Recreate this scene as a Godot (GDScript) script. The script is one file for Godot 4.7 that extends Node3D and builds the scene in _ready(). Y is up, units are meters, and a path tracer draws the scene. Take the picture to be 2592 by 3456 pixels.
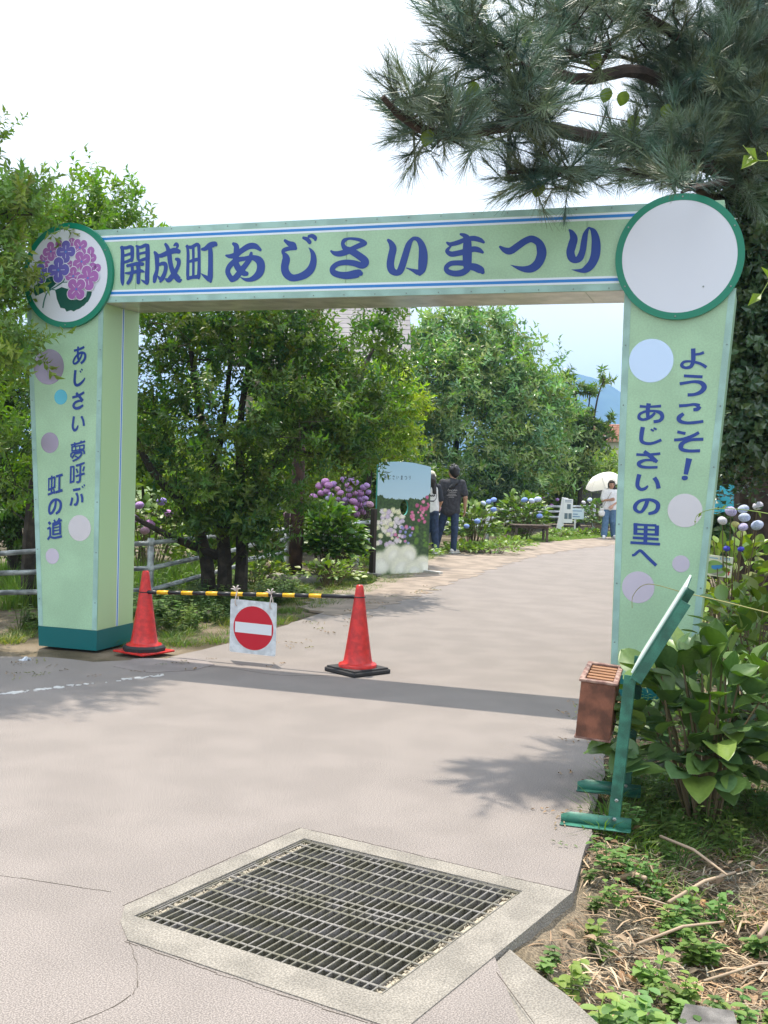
extends Node3D
# A park lane under a festival arch: built object by object, metres, y up.

var rng := RandomNumberGenerator.new()
var used := {}
var mats := {}


func numbered(parent: Node, called: String) -> String:
	var key := str(parent.get_instance_id()) + called
	used[key] = used.get(key, -1) + 1
	return called if used[key] == 0 else "%s_%03d" % [called, used[key]]


func thing(called: String, label: String, category: String, at := Vector3.ZERO, turn := 0.0, group := "") -> Node3D:
	var o := Node3D.new()
	o.name = numbered(self, called)
	add_child(o)
	o.position = at
	o.rotation.y = turn
	o.set_meta("label", label)
	o.set_meta("category", category)
	if group:
		o.set_meta("group", group)
	return o


func part(called: String, shape: Variant, m: Material, parent: Node, at := Vector3.ZERO) -> MeshInstance3D:
	var o := MeshInstance3D.new()
	o.name = numbered(parent, called)
	if shape is SurfaceTool:
		shape.generate_normals()
		o.mesh = shape.commit()
	else:
		o.mesh = shape
	o.material_override = m
	o.position = at
	parent.add_child(o)
	return o


func setting(called: String, shape: Variant, m: Material) -> MeshInstance3D:
	var o := part(called, shape, m, self)
	o.set_meta("kind", "structure")
	return o


func begin(smooth := false) -> SurfaceTool:
	var st := SurfaceTool.new()
	st.begin(Mesh.PRIMITIVE_TRIANGLES)
	st.set_smooth_group(0 if smooth else -1)
	return st


func lin(r: float, g: float, b: float) -> Color:
	return Color(r, g, b).linear_to_srgb()


func paint(r: float, g: float, b: float, rough := 0.6, metal := 0.0) -> StandardMaterial3D:
	var key := "%f %f %f %f %f" % [r, g, b, rough, metal]
	if not mats.has(key):
		var m := StandardMaterial3D.new()
		m.albedo_color = lin(r, g, b)
		m.roughness = rough
		m.metallic = metal
		mats[key] = m
	return mats[key]


func noise_tex(a: Color, b: Color, freq: float, kind: int, octaves: int, side := 512, sd := 1, normal := false, strength := 4.0, lo := 0.0, hi := 1.0) -> NoiseTexture2D:
	var n := FastNoiseLite.new()
	n.seed = sd
	n.frequency = freq
	n.noise_type = kind
	n.fractal_octaves = octaves
	n.fractal_type = FastNoiseLite.FRACTAL_FBM if octaves > 1 else FastNoiseLite.FRACTAL_NONE
	var t := NoiseTexture2D.new()
	t.width = side
	t.height = side
	t.seamless = true
	t.noise = n
	if normal:
		t.as_normal_map = true
		t.bump_strength = strength
	else:
		var g := Gradient.new()
		g.offsets = PackedFloat32Array([lo, hi])
		g.colors = PackedColorArray([a, b])
		t.color_ramp = g
	return t


var made := {}


func cached(key: String, make: Callable) -> NoiseTexture2D:
	if not made.has(key):
		made[key] = make.call()
	return made[key]


# Two layers of noise on a surface: a fine grain of tile size `fine` metres and broad blotches of tile size `broad`.
func grainy(a: Color, b: Color, c: Color, d: Color, fine: float, broad: float, rough := 0.9, bump := 3.0, sd := 1, freq := 0.09) -> StandardMaterial3D:
	var m := StandardMaterial3D.new()
	var low := snappedf(clampf((a.r + a.g + a.b) / (b.r + b.g + b.b), 0.4, 0.95), 0.08)
	var v := sd % 2
	m.albedo_color = b
	m.albedo_texture = cached("fine %.2f %.2f %d" % [low, freq, v], func(): return noise_tex(Color(low, low, low), Color.WHITE, freq, FastNoiseLite.TYPE_SIMPLEX, 3, 512, v, false, 0.0, 0.25, 0.75))
	m.uv1_triplanar = true
	m.uv1_world_triplanar = true
	m.uv1_triplanar_sharpness = 4.0
	m.uv2_triplanar_sharpness = 4.0
	m.uv1_scale = Vector3.ONE / fine
	m.roughness = rough
	m.detail_enabled = true
	m.detail_blend_mode = BaseMaterial3D.BLEND_MODE_MUL
	var l := snappedf((c.r + c.g + c.b) / 3.0, 0.05)
	var q := Color(l, l, l)
	if maxf(c.r, maxf(c.g, c.b)) - minf(c.r, minf(c.g, c.b)) > 0.09:
		q = Color(snappedf(c.r, 0.1), snappedf(c.g, 0.1), snappedf(c.b, 0.1))
	m.detail_albedo = cached("broad %s" % q, func(): return noise_tex(q, Color.WHITE, 0.012, FastNoiseLite.TYPE_SIMPLEX, 5, 512, 7, false, 0.0, 0.25, 0.75))
	m.detail_uv_layer = BaseMaterial3D.DETAIL_UV_2
	m.uv2_triplanar = true
	m.uv2_world_triplanar = true
	m.uv2_scale = Vector3.ONE / broad
	m.uv2_offset = Vector3(sd * 0.37, sd * 0.21, sd * 0.13)
	if bump > 0.0:
		m.normal_enabled = true
		m.normal_texture = cached("bump %.2f %.1f" % [freq, bump], func(): return noise_tex(Color.BLACK, Color.WHITE, freq, FastNoiseLite.TYPE_SIMPLEX, 3, 512, 1, true, bump))
		m.normal_scale = 1.0
	return m


func leafy(rough := 0.45, back := Color(0.9, 1.0, 0.3)) -> StandardMaterial3D:
	var m := StandardMaterial3D.new()
	m.albedo_color = Color.WHITE
	m.vertex_color_use_as_albedo = true
	m.roughness = rough
	m.backlight_enabled = true
	m.backlight = back
	return m


func tri(st: SurfaceTool, a: Vector3, b: Vector3, c: Vector3) -> void:
	st.add_vertex(a)
	st.add_vertex(c)
	st.add_vertex(b)


# Corners counter-clockwise as seen from outside.
func quad(st: SurfaceTool, a: Vector3, b: Vector3, c: Vector3, d: Vector3) -> void:
	tri(st, a, b, c)
	tri(st, a, c, d)


# A box with chamfered edges.
func cbox(st: SurfaceTool, xf: Transform3D, s: Vector3, e := 0.004) -> void:
	var h := s / 2.0
	e = minf(e, minf(h.x, minf(h.y, h.z)) * 0.45)
	var p := func(x: int, y: int, z: int, k: int) -> Vector3:
		var v := Vector3(x * h.x, y * h.y, z * h.z)
		for i in 3:
			if i != k:
				v[i] -= signf(v[i]) * e
		return xf * v
	for k in 3:
		for s1 in [-1, 1]:
			var i := (k + 1) % 3
			var j := (k + 2) % 3
			var c := []
			for q in [[-1, -1], [1, -1], [1, 1], [-1, 1]]:
				var v := [0, 0, 0]
				v[k] = s1
				v[i] = q[0]
				v[j] = q[1]
				c.append(p.call(v[0], v[1], v[2], k))
			if s1 > 0:
				quad(st, c[0], c[1], c[2], c[3])
			else:
				quad(st, c[3], c[2], c[1], c[0])
	for k in 3:
		var i := (k + 1) % 3
		var j := (k + 2) % 3
		for q in [[-1, -1], [1, -1], [1, 1], [-1, 1]]:
			var v := [0, 0, 0]
			var w := [0, 0, 0]
			v[k] = -1
			w[k] = 1
			v[i] = q[0]
			w[i] = q[0]
			v[j] = q[1]
			w[j] = q[1]
			var a: Vector3 = p.call(v[0], v[1], v[2], i)
			var b: Vector3 = p.call(w[0], w[1], w[2], i)
			var c: Vector3 = p.call(w[0], w[1], w[2], j)
			var d: Vector3 = p.call(v[0], v[1], v[2], j)
			if q[0] * q[1] > 0:
				quad(st, a, d, c, b)
			else:
				quad(st, a, b, c, d)
	for x in [-1, 1]:
		for y in [-1, 1]:
			for z in [-1, 1]:
				var a: Vector3 = p.call(x, y, z, 0)
				var b: Vector3 = p.call(x, y, z, 1)
				var c: Vector3 = p.call(x, y, z, 2)
				if x * y * z > 0:
					tri(st, a, b, c)
				else:
					tri(st, a, c, b)


func boxed(s: Vector3, e := 0.004) -> SurfaceTool:
	var st := begin()
	cbox(st, Transform3D.IDENTITY, s, e)
	return st


# A box from point to point: `wide` along the horizontal side, `high` across.
func bar(st: SurfaceTool, a: Vector3, b: Vector3, wide: float, high: float, e := 0.003, up := Vector3.UP) -> void:
	var z := (b - a).normalized()
	if absf(z.dot(up)) > 0.98:
		up = Vector3.BACK
	var x := up.cross(z).normalized()
	var y := z.cross(x)
	cbox(st, Transform3D(Basis(x, y, z), (a + b) / 2.0), Vector3(wide, high, a.distance_to(b)), e)


func side_of(d: Vector3) -> Vector3:
	var x := d.cross(Vector3.UP)
	if x.length() < 0.05:
		x = d.cross(Vector3.RIGHT)
	return x.normalized()


# A tapered tube through points, with radii; closed at both ends.
func tube(st: SurfaceTool, pts: Array, radii: Array, sides := 8) -> void:
	var rings := []
	var x := Vector3.ZERO
	for i in pts.size():
		var d: Vector3 = (pts[mini(i + 1, pts.size() - 1)] - pts[maxi(i - 1, 0)]).normalized()
		x = side_of(d) if i == 0 else (x - d * x.dot(d)).normalized()
		var y := d.cross(x)
		var ring := []
		for k in sides:
			var t := TAU * k / sides
			ring.append(pts[i] + (x * cos(t) + y * sin(t)) * radii[i])
		rings.append(ring)
	for i in pts.size() - 1:
		for k in sides:
			var n := (k + 1) % sides
			quad(st, rings[i][k], rings[i][n], rings[i + 1][n], rings[i + 1][k])
	for k in range(1, sides - 1):
		tri(st, rings[0][0], rings[0][k + 1], rings[0][k])
		tri(st, rings[-1][0], rings[-1][k], rings[-1][k + 1])


# A shape turned about the y axis: profile of (radius, height) from the bottom up.
func lathe(st: SurfaceTool, profile: Array, sides := 28, xf := Transform3D.IDENTITY) -> void:
	for i in profile.size() - 1:
		var a: Vector2 = profile[i]
		var b: Vector2 = profile[i + 1]
		for k in sides:
			var t := TAU * k / sides
			var u := TAU * (k + 1) / sides
			var p := xf * Vector3(a.x * cos(t), a.y, -a.x * sin(t))
			var q := xf * Vector3(a.x * cos(u), a.y, -a.x * sin(u))
			var r := xf * Vector3(b.x * cos(u), b.y, -b.x * sin(u))
			var s := xf * Vector3(b.x * cos(t), b.y, -b.x * sin(t))
			if a.x > 0.0:
				tri(st, p, q, r)
			if b.x > 0.0:
				tri(st, p, r, s)


# A polygon in the xy plane pushed from z0 to z1 (front at z1); `xf` places it.
func slab_xy(st: SurfaceTool, poly: PackedVector2Array, z0: float, z1: float, xf := Transform3D.IDENTITY) -> void:
	if Geometry2D.is_polygon_clockwise(poly):
		poly.reverse()
	var ix := Geometry2D.triangulate_polygon(poly)
	for t in range(0, ix.size(), 3):
		var a := poly[ix[t]]
		var b := poly[ix[t + 1]]
		var c := poly[ix[t + 2]]
		if (b - a).cross(c - a) < 0.0:
			var s := b
			b = c
			c = s
		tri(st, xf * Vector3(a.x, a.y, z1), xf * Vector3(b.x, b.y, z1), xf * Vector3(c.x, c.y, z1))
		if z0 < z1:
			tri(st, xf * Vector3(a.x, a.y, z0), xf * Vector3(c.x, c.y, z0), xf * Vector3(b.x, b.y, z0))
	if z0 < z1:
		for i in poly.size():
			var a := poly[i]
			var b := poly[(i + 1) % poly.size()]
			quad(st, xf * Vector3(a.x, a.y, z0), xf * Vector3(b.x, b.y, z0), xf * Vector3(b.x, b.y, z1), xf * Vector3(a.x, a.y, z1))


# A polygon on the ground given as (x, z), its top at y1 and its sides down to y0.
func slab_xz(st: SurfaceTool, poly: PackedVector2Array, y0: float, y1: float) -> void:
	var up := PackedVector2Array()
	for p in poly:
		up.append(Vector2(p.x, -p.y))
	slab_xy(st, up, y0, y1, Transform3D(Basis(Vector3.RIGHT, Vector3.FORWARD, Vector3.UP), Vector3.ZERO))


# An outline with its straight sides broken up and frayed a little.
func frayed(poly: Array, step: float, amount: float, closed := true) -> PackedVector2Array:
	var out := PackedVector2Array()
	for i in poly.size() - (0 if closed else 1):
		var a: Vector2 = poly[i]
		var b: Vector2 = poly[(i + 1) % poly.size()]
		var n := clampi(int(a.distance_to(b) / step), 1, 40)
		var across := (b - a).normalized().orthogonal()
		for k in n:
			var j := amount * rng.randf_range(-1.0, 1.0)
			out.append(a.lerp(b, float(k) / n) + across * (j if k else 0.0))
	if not closed:
		out.append(poly[-1])
	return out


func smooth_line(pts: Array, per := 6) -> Array:
	var out := []
	var n := pts.size()
	if n < 3:
		return pts
	for i in n - 1:
		var a: Variant = pts[maxi(i - 1, 0)]
		var b: Variant = pts[i]
		var c: Variant = pts[i + 1]
		var d: Variant = pts[mini(i + 2, n - 1)]
		for k in per:
			var t := float(k) / per
			out.append(0.5 * ((2.0 * b) + (c - a) * t + (2.0 * a - 5.0 * b + 4.0 * c - d) * t * t + (3.0 * b - a - 3.0 * c + d) * t * t * t))
	out.append(pts[n - 1])
	return out


# One written character as flat vinyl: each stroke is x, y, width, x, y, width ... in millimetres.
func glyph(parent: Node3D, brush: bool, strokes: Array, m: Material = null, z := 0.003, called := "letter", bend := 0.0) -> void:
	var st := begin()
	for k in strokes.size():
		var s: Array = strokes[k]
		var pts := []
		for i in range(0, s.size(), 3):
			pts.append(Vector3(s[i], s[i + 1], s[i + 2]) / 1000.0)
		pts = smooth_line(pts)
		var l := []
		var r := []
		var n := pts.size()
		for i in n:
			var d: Vector3 = pts[mini(i + 1, n - 1)] - pts[maxi(i - 1, 0)]
			var o: Vector2 = Vector2(-d.y, d.x).normalized() * pts[i].z / 2.0
			var lift: float = z + k * 0.00025 + i * 0.000015 - bend * pts[i].x * pts[i].x
			l.append(Vector3(pts[i].x + o.x, pts[i].y + o.y, lift))
			r.append(Vector3(pts[i].x - o.x, pts[i].y - o.y, lift))
		for i in n - 1:
			quad(st, r[i], r[i + 1], l[i + 1], l[i])
		if brush:
			for e in [0, n - 1]:
				var c: Vector3 = (l[e] + r[e]) / 2.0
				var from: Vector3 = (l[e] if e == 0 else r[e]) - c
				for q in 7:
					tri(st, c, c + from.rotated(Vector3.BACK, PI * q / 7.0), c + from.rotated(Vector3.BACK, PI * (q + 1) / 7.0))
	part(called, st, m if m else paint(0.012, 0.05, 0.26, 0.5), parent)


func outline(parent: Node3D, called: String, pts: Array, m: Material, z0: float, z1: float, smoothing := 0) -> MeshInstance3D:
	var poly := PackedVector2Array()
	for p in (smooth_line(pts + [pts[0]], smoothing) if smoothing else pts):
		poly.append(p)
	if smoothing:
		poly.remove_at(poly.size() - 1)
	var st := begin()
	slab_xy(st, poly, z0, z1)
	return part(called, st, m, parent)


func disc(r: float, thick: float, sides := 48) -> SurfaceTool:
	var st := begin()
	var poly := PackedVector2Array()
	for k in sides:
		poly.append(Vector2.from_angle(TAU * k / sides) * r)
	slab_xy(st, poly, 0.0, thick)
	return st


# Blobs: tapered capsules [from, to, radius, radius] joined smoothly and meshed by surface nets.
func blob(caps: Array, cell: float, k: float) -> ArrayMesh:
	var lo := Vector3.INF
	var hi := -Vector3.INF
	for c in caps:
		for e in 2:
			lo = lo.min(c[e] - Vector3.ONE * (c[2 + e] + cell * 3.0))
			hi = hi.max(c[e] + Vector3.ONE * (c[2 + e] + cell * 3.0))
	var n := Vector3i(((hi - lo) / cell).ceil()) + Vector3i.ONE
	var f := PackedFloat32Array()
	f.resize(n.x * n.y * n.z)
	f.fill(9.0)
	var sx := 1
	var sy := n.x
	var sz := n.x * n.y
	for c in caps:
		var a: Vector3 = c[0]
		var b: Vector3 = c[1]
		var r1: float = c[2]
		var r2: float = c[3]
		var pad := maxf(r1, r2) + k + cell * 2.0
		var i0 := Vector3i(((a.min(b) - Vector3.ONE * pad - lo) / cell).floor()).clamp(Vector3i.ZERO, n - Vector3i.ONE)
		var i1 := Vector3i(((a.max(b) + Vector3.ONE * pad - lo) / cell).ceil()).clamp(Vector3i.ZERO, n - Vector3i.ONE)
		var ab := b - a
		var l2 := maxf(ab.length_squared(), 1e-9)
		for z in range(i0.z, i1.z + 1):
			for y in range(i0.y, i1.y + 1):
				var at := z * sz + y * sy
				for x in range(i0.x, i1.x + 1):
					var p := lo + Vector3(x, y, z) * cell - a
					var t := clampf(p.dot(ab) / l2, 0.0, 1.0)
					var d := (p - ab * t).length() - lerpf(r1, r2, t)
					var o := f[at + x]
					var h := maxf(k - absf(d - o), 0.0) / k
					f[at + x] = minf(d, o) - h * h * k * 0.25
	var index := {}
	var verts := PackedVector3Array()
	var tris := PackedInt32Array()
	var corner := [0, sx, sy, sx + sy, sz, sx + sz, sy + sz, sx + sy + sz]
	var edges := [[0, 1], [2, 3], [4, 5], [6, 7], [0, 2], [1, 3], [4, 6], [5, 7], [0, 4], [1, 5], [2, 6], [3, 7]]
	for z in n.z - 1:
		for y in n.y - 1:
			for x in n.x - 1:
				var at := x + y * sy + z * sz
				var neg := 0
				for q in corner:
					if f[at + q] < 0.0:
						neg += 1
				if neg == 0 or neg == 8:
					continue
				var sum := Vector3.ZERO
				var num := 0
				for e in edges:
					var u := f[at + corner[e[0]]]
					var v := f[at + corner[e[1]]]
					if (u < 0.0) != (v < 0.0):
						var t := u / (u - v)
						var pa := Vector3(e[0] & 1, (e[0] >> 1) & 1, e[0] >> 2)
						var pb := Vector3(e[1] & 1, (e[1] >> 1) & 1, e[1] >> 2)
						sum += pa.lerp(pb, t)
						num += 1
				index[at] = verts.size()
				verts.append(lo + (Vector3(x, y, z) + sum / num) * cell)
	for at in index:
		var step := [sx, sy, sz]
		for ax in 3:
			var s1: int = step[(ax + 1) % 3]
			var s2: int = step[(ax + 2) % 3]
			var u := f[at]
			var v := f[at + step[ax]]
			if (u < 0.0) == (v < 0.0):
				continue
			if not (index.has(at - s1) and index.has(at - s2) and index.has(at - s1 - s2)):
				continue
			var q := [index[at], index[at - s1], index[at - s1 - s2], index[at - s2]]
			if u < 0.0:
				q = [q[3], q[2], q[1], q[0]]
			tris.append_array([q[0], q[1], q[2], q[0], q[2], q[3]])
	var normals := PackedVector3Array()
	normals.resize(verts.size())
	for t in range(0, tris.size(), 3):
		var nn := (verts[tris[t + 2]] - verts[tris[t]]).cross(verts[tris[t + 1]] - verts[tris[t]])
		for q in 3:
			normals[tris[t + q]] += nn
	for i in normals.size():
		normals[i] = normals[i].normalized()
	var arrays := []
	arrays.resize(Mesh.ARRAY_MAX)
	arrays[Mesh.ARRAY_VERTEX] = verts
	arrays[Mesh.ARRAY_NORMAL] = normals
	arrays[Mesh.ARRAY_INDEX] = tris
	var m := ArrayMesh.new()
	m.add_surface_from_arrays(Mesh.PRIMITIVE_TRIANGLES, arrays)
	return m


# ---- plants -------------------------------------------------------------------------------------------------

# A small folded leaf from `at` along `along`, its face towards `face`.
func leaf4(st: SurfaceTool, at: Vector3, along: Vector3, face: Vector3, long: float, wide: float, fold := 0.25, droop := 0.2) -> void:
	along = along.normalized()
	var x := along.cross(face).normalized()
	var up := x.cross(along)
	var mid := at + along * long * 0.42
	var tip := at + along * long - up * long * droop
	var l := mid - x * wide * 0.5 + up * wide * fold
	var r := mid + x * wide * 0.5 + up * wide * fold
	tri(st, at, mid, l)
	tri(st, at, r, mid)
	tri(st, l, mid, tip)
	tri(st, mid, r, tip)


# A twig of alternating leaves growing along +y.
func spray(leaves: int, twig: float, long: float, wide: float, hang: float, sd: int) -> Mesh:
	rng.seed = sd
	var st := begin()
	var pts := [Vector3.ZERO]
	var bend := Vector3(rng.randf_range(-0.2, 0.2), 0.0, rng.randf_range(-0.2, 0.2))
	for i in 3:
		var t := (i + 1) / 3.0
		pts.append(Vector3(bend.x * t * t, t, bend.z * t * t) * twig)
	for i in 3:
		var a: Vector3 = pts[i]
		var b: Vector3 = pts[i + 1]
		var w := 0.003 * (1.0 - i * 0.3)
		quad(st, a - Vector3(w, 0, 0), a + Vector3(w, 0, 0), b + Vector3(w * 0.6, 0, 0), b - Vector3(w * 0.6, 0, 0))
	for i in leaves:
		var t := (i + 0.7) / leaves
		var q := t * 3.0
		var k := mini(int(q), 2)
		var at: Vector3 = pts[k].lerp(pts[k + 1], q - k)
		var ang := i * 2.4 + rng.randf_range(-0.4, 0.4)
		var out := Vector3(cos(ang), 0.0, sin(ang))
		var along := out * (1.0 - 0.5 * t) + Vector3(0, 0.5 + 0.6 * t - hang, 0) + Vector3(rng.randf_range(-0.3, 0.3), rng.randf_range(-0.3, 0.2), rng.randf_range(-0.3, 0.3))
		var s := rng.randf_range(0.7, 1.15)
		leaf4(st, at, along, Vector3.UP * 1.2 - out * 0.3 + Vector3(rng.randf_range(-0.5, 0.5), 0, rng.randf_range(-0.5, 0.5)), long * s, wide * s, 0.22, rng.randf_range(0.1, 0.35))
	st.generate_normals()
	return st.commit()


# A shoot with long needles growing along +y.
func needle_shoot(needles: int, twig: float, long: float, sd: int) -> Mesh:
	rng.seed = sd
	var st := begin()
	tube(st, [Vector3.ZERO, Vector3(0, twig * 0.5, 0), Vector3(0, twig, 0)], [0.006, 0.005, 0.004], 4)
	for i in needles:
		var t := pow(rng.randf(), 0.7)
		var at := Vector3(0, twig * t, 0)
		var ang := rng.randf() * TAU
		var lean := lerpf(1.1, 0.35, t) + rng.randf_range(-0.2, 0.2)
		var d := Vector3(cos(ang) * sin(lean), cos(lean), sin(ang) * sin(lean))
		var x := side_of(d) * 0.0016
		var far := at + d * long * rng.randf_range(0.75, 1.1) - Vector3(0, long * 0.08, 0)
		quad(st, at - x, at + x, far + x * 0.5, far - x * 0.5)
	st.generate_normals()
	return st.commit()


# A broad ovate leaf along +y in the xy plane, unit length.
func broad_leaf(wide: float, fold: float, droop: float, sd: int) -> ArrayMesh:
	rng.seed = sd
	var st := begin(true)
	var rows := []
	var ts := [0.0, 0.12, 0.3, 0.5, 0.7, 0.87, 1.0]
	var ws := [0.04, 0.58, 0.94, 1.0, 0.84, 0.5, 0.02]
	for i in ts.size():
		var t: float = ts[i]
		var w: float = ws[i] * wide * 0.5 * rng.randf_range(0.95, 1.05)
		var z := -droop * t * t + rng.randf_range(-0.02, 0.02)
		rows.append([Vector3(-w, t, z + fold * w), Vector3(-w * 0.5, t, z + fold * w * 0.3 + 0.015), Vector3(0, t, z), Vector3(w * 0.5, t, z + fold * w * 0.3 + 0.015), Vector3(w, t, z + fold * w)])
	for i in ts.size() - 1:
		for k in 4:
			quad(st, rows[i][k], rows[i][k + 1], rows[i + 1][k + 1], rows[i + 1][k])
	var stalk := 0.012
	quad(st, Vector3(-stalk, -0.25, 0.02), Vector3(stalk, -0.25, 0.02), Vector3(stalk, 0, 0), Vector3(-stalk, 0, 0))
	st.generate_normals()
	return st.commit()


func crowd(called: String, mesh: Mesh, m: Material, parent: Node, where: Array, tints: Array, stuff := false) -> void:
	var mm := MultiMesh.new()
	mm.transform_format = MultiMesh.TRANSFORM_3D
	mm.use_colors = true
	mm.mesh = mesh
	mm.instance_count = where.size()
	for i in where.size():
		mm.set_instance_transform(i, where[i])
		mm.set_instance_color(i, tints[i])
	var o := MultiMeshInstance3D.new()
	o.name = numbered(parent, called)
	o.multimesh = mm
	o.material_override = m
	parent.add_child(o)
	if stuff:
		o.set_meta("kind", "stuff")


func aim(at: Vector3, along: Vector3, size: float) -> Transform3D:
	var y := along.normalized()
	var x := side_of(y).rotated(y, rng.randf() * TAU)
	return Transform3D(Basis(x, y, x.cross(y)) * size, at)


func tint(c: Color, vary: float) -> Color:
	var v := 1.0 + rng.randf_range(-vary, vary)
	var w := rng.randf_range(-vary, vary) * 0.6
	return Color(clampf(c.r * (v + w), 0.0, 1.0), clampf(c.g * v, 0.0, 1.0), clampf(c.b * (v - w), 0.0, 1.0))


func in_ball(edge: float) -> Vector3:
	var d := Vector3(rng.randfn(), rng.randfn(), rng.randfn()).normalized()
	return d * pow(rng.randf(), edge)


# A tree: given stems, then limbs that reach out to points scattered in the lobes [centre, radii, points]; twigs with leaves at their ends.
func tree(o: Node3D, stems: Array, lobes: Array, bark: Material, sprays: Array, leaf_m: Material, per: int, size: float, shade: Color, vary: float, lift: float, tip := 0.004, sd := 1, scatter := 0.22) -> void:
	rng.seed = sd
	var pos: Array[Vector3] = []
	var up: Array[int] = []
	var least: Array[float] = []
	for s in stems:
		var from := -1
		if pos.size():
			from = 0
			for i in pos.size():
				if pos[i].distance_squared_to(s[0]) < pos[from].distance_squared_to(s[0]):
					from = i
		var line: Array = smooth_line(s.slice(0, s.size() - 1), 4)
		var thick: float = s[s.size() - 1]
		for i in line.size():
			pos.append(line[i])
			up.append(from)
			least.append(thick * (1.0 - 0.75 * i / line.size()))
			from = pos.size() - 1
	var goals := []
	for l in lobes:
		for i in int(l[2]):
			goals.append([l[0] + in_ball(0.45) * l[1], l[0]])
	var root := pos[0]
	goals.sort_custom(func(a, b): return a[0].distance_squared_to(root) < b[0].distance_squared_to(root))
	var where := []
	var tints := []
	var kinds := []
	for g in goals:
		var at: Vector3 = g[0]
		var best := 0
		var cost := 1e9
		for i in pos.size():
			var dd := pos[i].distance_squared_to(at) * (1.0 + 0.8 * maxf(0.0, pos[i].y - at.y))
			if dd < cost:
				cost = dd
				best = i
		var a := pos[best]
		var far := a.distance_to(at)
		var n := clampi(int(far / 0.22), 1, 6)
		var from := best
		for i in n:
			var t := (i + 1.0) / n
			var p := a.lerp(at, t) + Vector3(rng.randf_range(-1, 1), sin(t * PI) * 1.2 + rng.randf_range(-1, 1), rng.randf_range(-1, 1)) * far * 0.06 * (1.0 if i < n - 1 else 0.0)
			pos.append(p)
			up.append(from)
			least.append(tip)
			from = pos.size() - 1
		var out: Vector3 = (at - g[1]).normalized() * 0.6 + (at - a).normalized() * 0.6
		for i in per:
			var d := out + Vector3(rng.randfn(), rng.randfn() * 0.7 + lift, rng.randfn()) * 0.75
			where.append(aim(at + in_ball(0.5) * scatter * (0.3 + i * 0.7 / per), d, size * (rng.randf_range(0.5, 1.0) if rng.randf() < 0.45 else rng.randf_range(0.95, 1.35))))
			tints.append(tint(shade, vary))
			kinds.append(rng.randi() % sprays.size())
	var burden := PackedFloat32Array()
	burden.resize(pos.size())
	for i in range(pos.size() - 1, -1, -1):
		burden[i] = maxf(burden[i], tip ** 2.3)
		if up[i] >= 0:
			burden[up[i]] += burden[i]
	var st := begin()
	var stc := begin()
	for i in pos.size():
		if up[i] < 0:
			continue
		var r1 := maxf(burden[up[i]] ** (1.0 / 2.3), least[up[i]])
		var r2 := maxf(burden[i] ** (1.0 / 2.3), least[i])
		r1 = minf(r1, r2 * 1.5)
		if pos[i].distance_to(pos[up[i]]) > 0.004:
			tube(st if r2 > tip * 4.0 else stc, [pos[up[i]], pos[i]], [r1, r2], 7 if r2 > tip * 4.0 else 4)
	part("trunk", st, bark, o)
	part("branches", stc, bark, o)
	for k in sprays.size():
		var w := []
		var c := []
		for i in where.size():
			if kinds[i] == k:
				w.append(where[i])
				c.append(tints[i])
		crowd("crown", sprays[k], leaf_m, o, w, c, true)


# A round flower head of small four-petalled florets, about `r` in radius.
func flower_head(r: float, florets: int, sd: int) -> ArrayMesh:
	rng.seed = sd
	var st := begin()
	for i in florets:
		var y := 1.0 - 1.7 * (i + 0.5) / florets
		var a := i * 2.39996
		var n := Vector3(cos(a) * sqrt(1.0 - y * y), y * 0.9, sin(a) * sqrt(1.0 - y * y)).normalized()
		n = (n + Vector3(rng.randfn(), rng.randfn(), rng.randfn()) * 0.12).normalized()
		var c := n * r * rng.randf_range(0.78, 1.06)
		var x := side_of(n).rotated(n, rng.randf() * TAU)
		var z := n.cross(x)
		var s := r * 2.0 / sqrt(florets) * 1.05
		for q in 4:
			var u := x * cos(q * PI / 2) + z * sin(q * PI / 2)
			var v := n.cross(u)
			var tip := c + u * s + n * s * 0.18
			quad(st, c, c + (u * 0.62 - v * 0.5) * s + n * s * 0.3, tip, c + (u * 0.62 + v * 0.5) * s + n * s * 0.3)
	var core := SphereMesh.new()
	core.radius = r * 0.66
	core.height = r * 1.3
	core.radial_segments = 10
	core.rings = 6
	st.append_from(core, 0, Transform3D.IDENTITY)
	st.generate_normals()
	return st.commit()


var heads := {}
var ovate := []
var hyd_leaf_m: StandardMaterial3D


func head_mat(hue: String) -> StandardMaterial3D:
	var c: Array = {"blue": [0.22, 0.3, 0.72], "pale blue": [0.5, 0.58, 0.85], "purple": [0.5, 0.28, 0.66], "pink": [0.68, 0.34, 0.54], "violet": [0.34, 0.24, 0.66], "lavender": [0.52, 0.44, 0.78], "white": [0.75, 0.78, 0.74], "yellow": [0.72, 0.68, 0.25], "deep blue": [0.06, 0.06, 0.5], "magenta": [0.58, 0.26, 0.6]}[hue]
	var key := "head " + hue
	if not mats.has(key):
		var m := StandardMaterial3D.new()
		m.albedo_texture = noise_tex(lin(c[0] * 0.66, c[1] * 0.6, c[2] * 0.75), lin(minf(c[0] * 1.5, 0.9), minf(c[1] * 1.8, 0.9), minf(c[2] * 1.25, 0.92)), 0.09, FastNoiseLite.TYPE_SIMPLEX, 2, 64, 5)
		m.uv1_triplanar = true
		m.uv1_scale = Vector3.ONE * 0.8
		m.roughness = 0.8
		m.backlight_enabled = true
		m.backlight = Color(0.5, 0.5, 0.5)
		mats[key] = m
	return mats[key]


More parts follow.
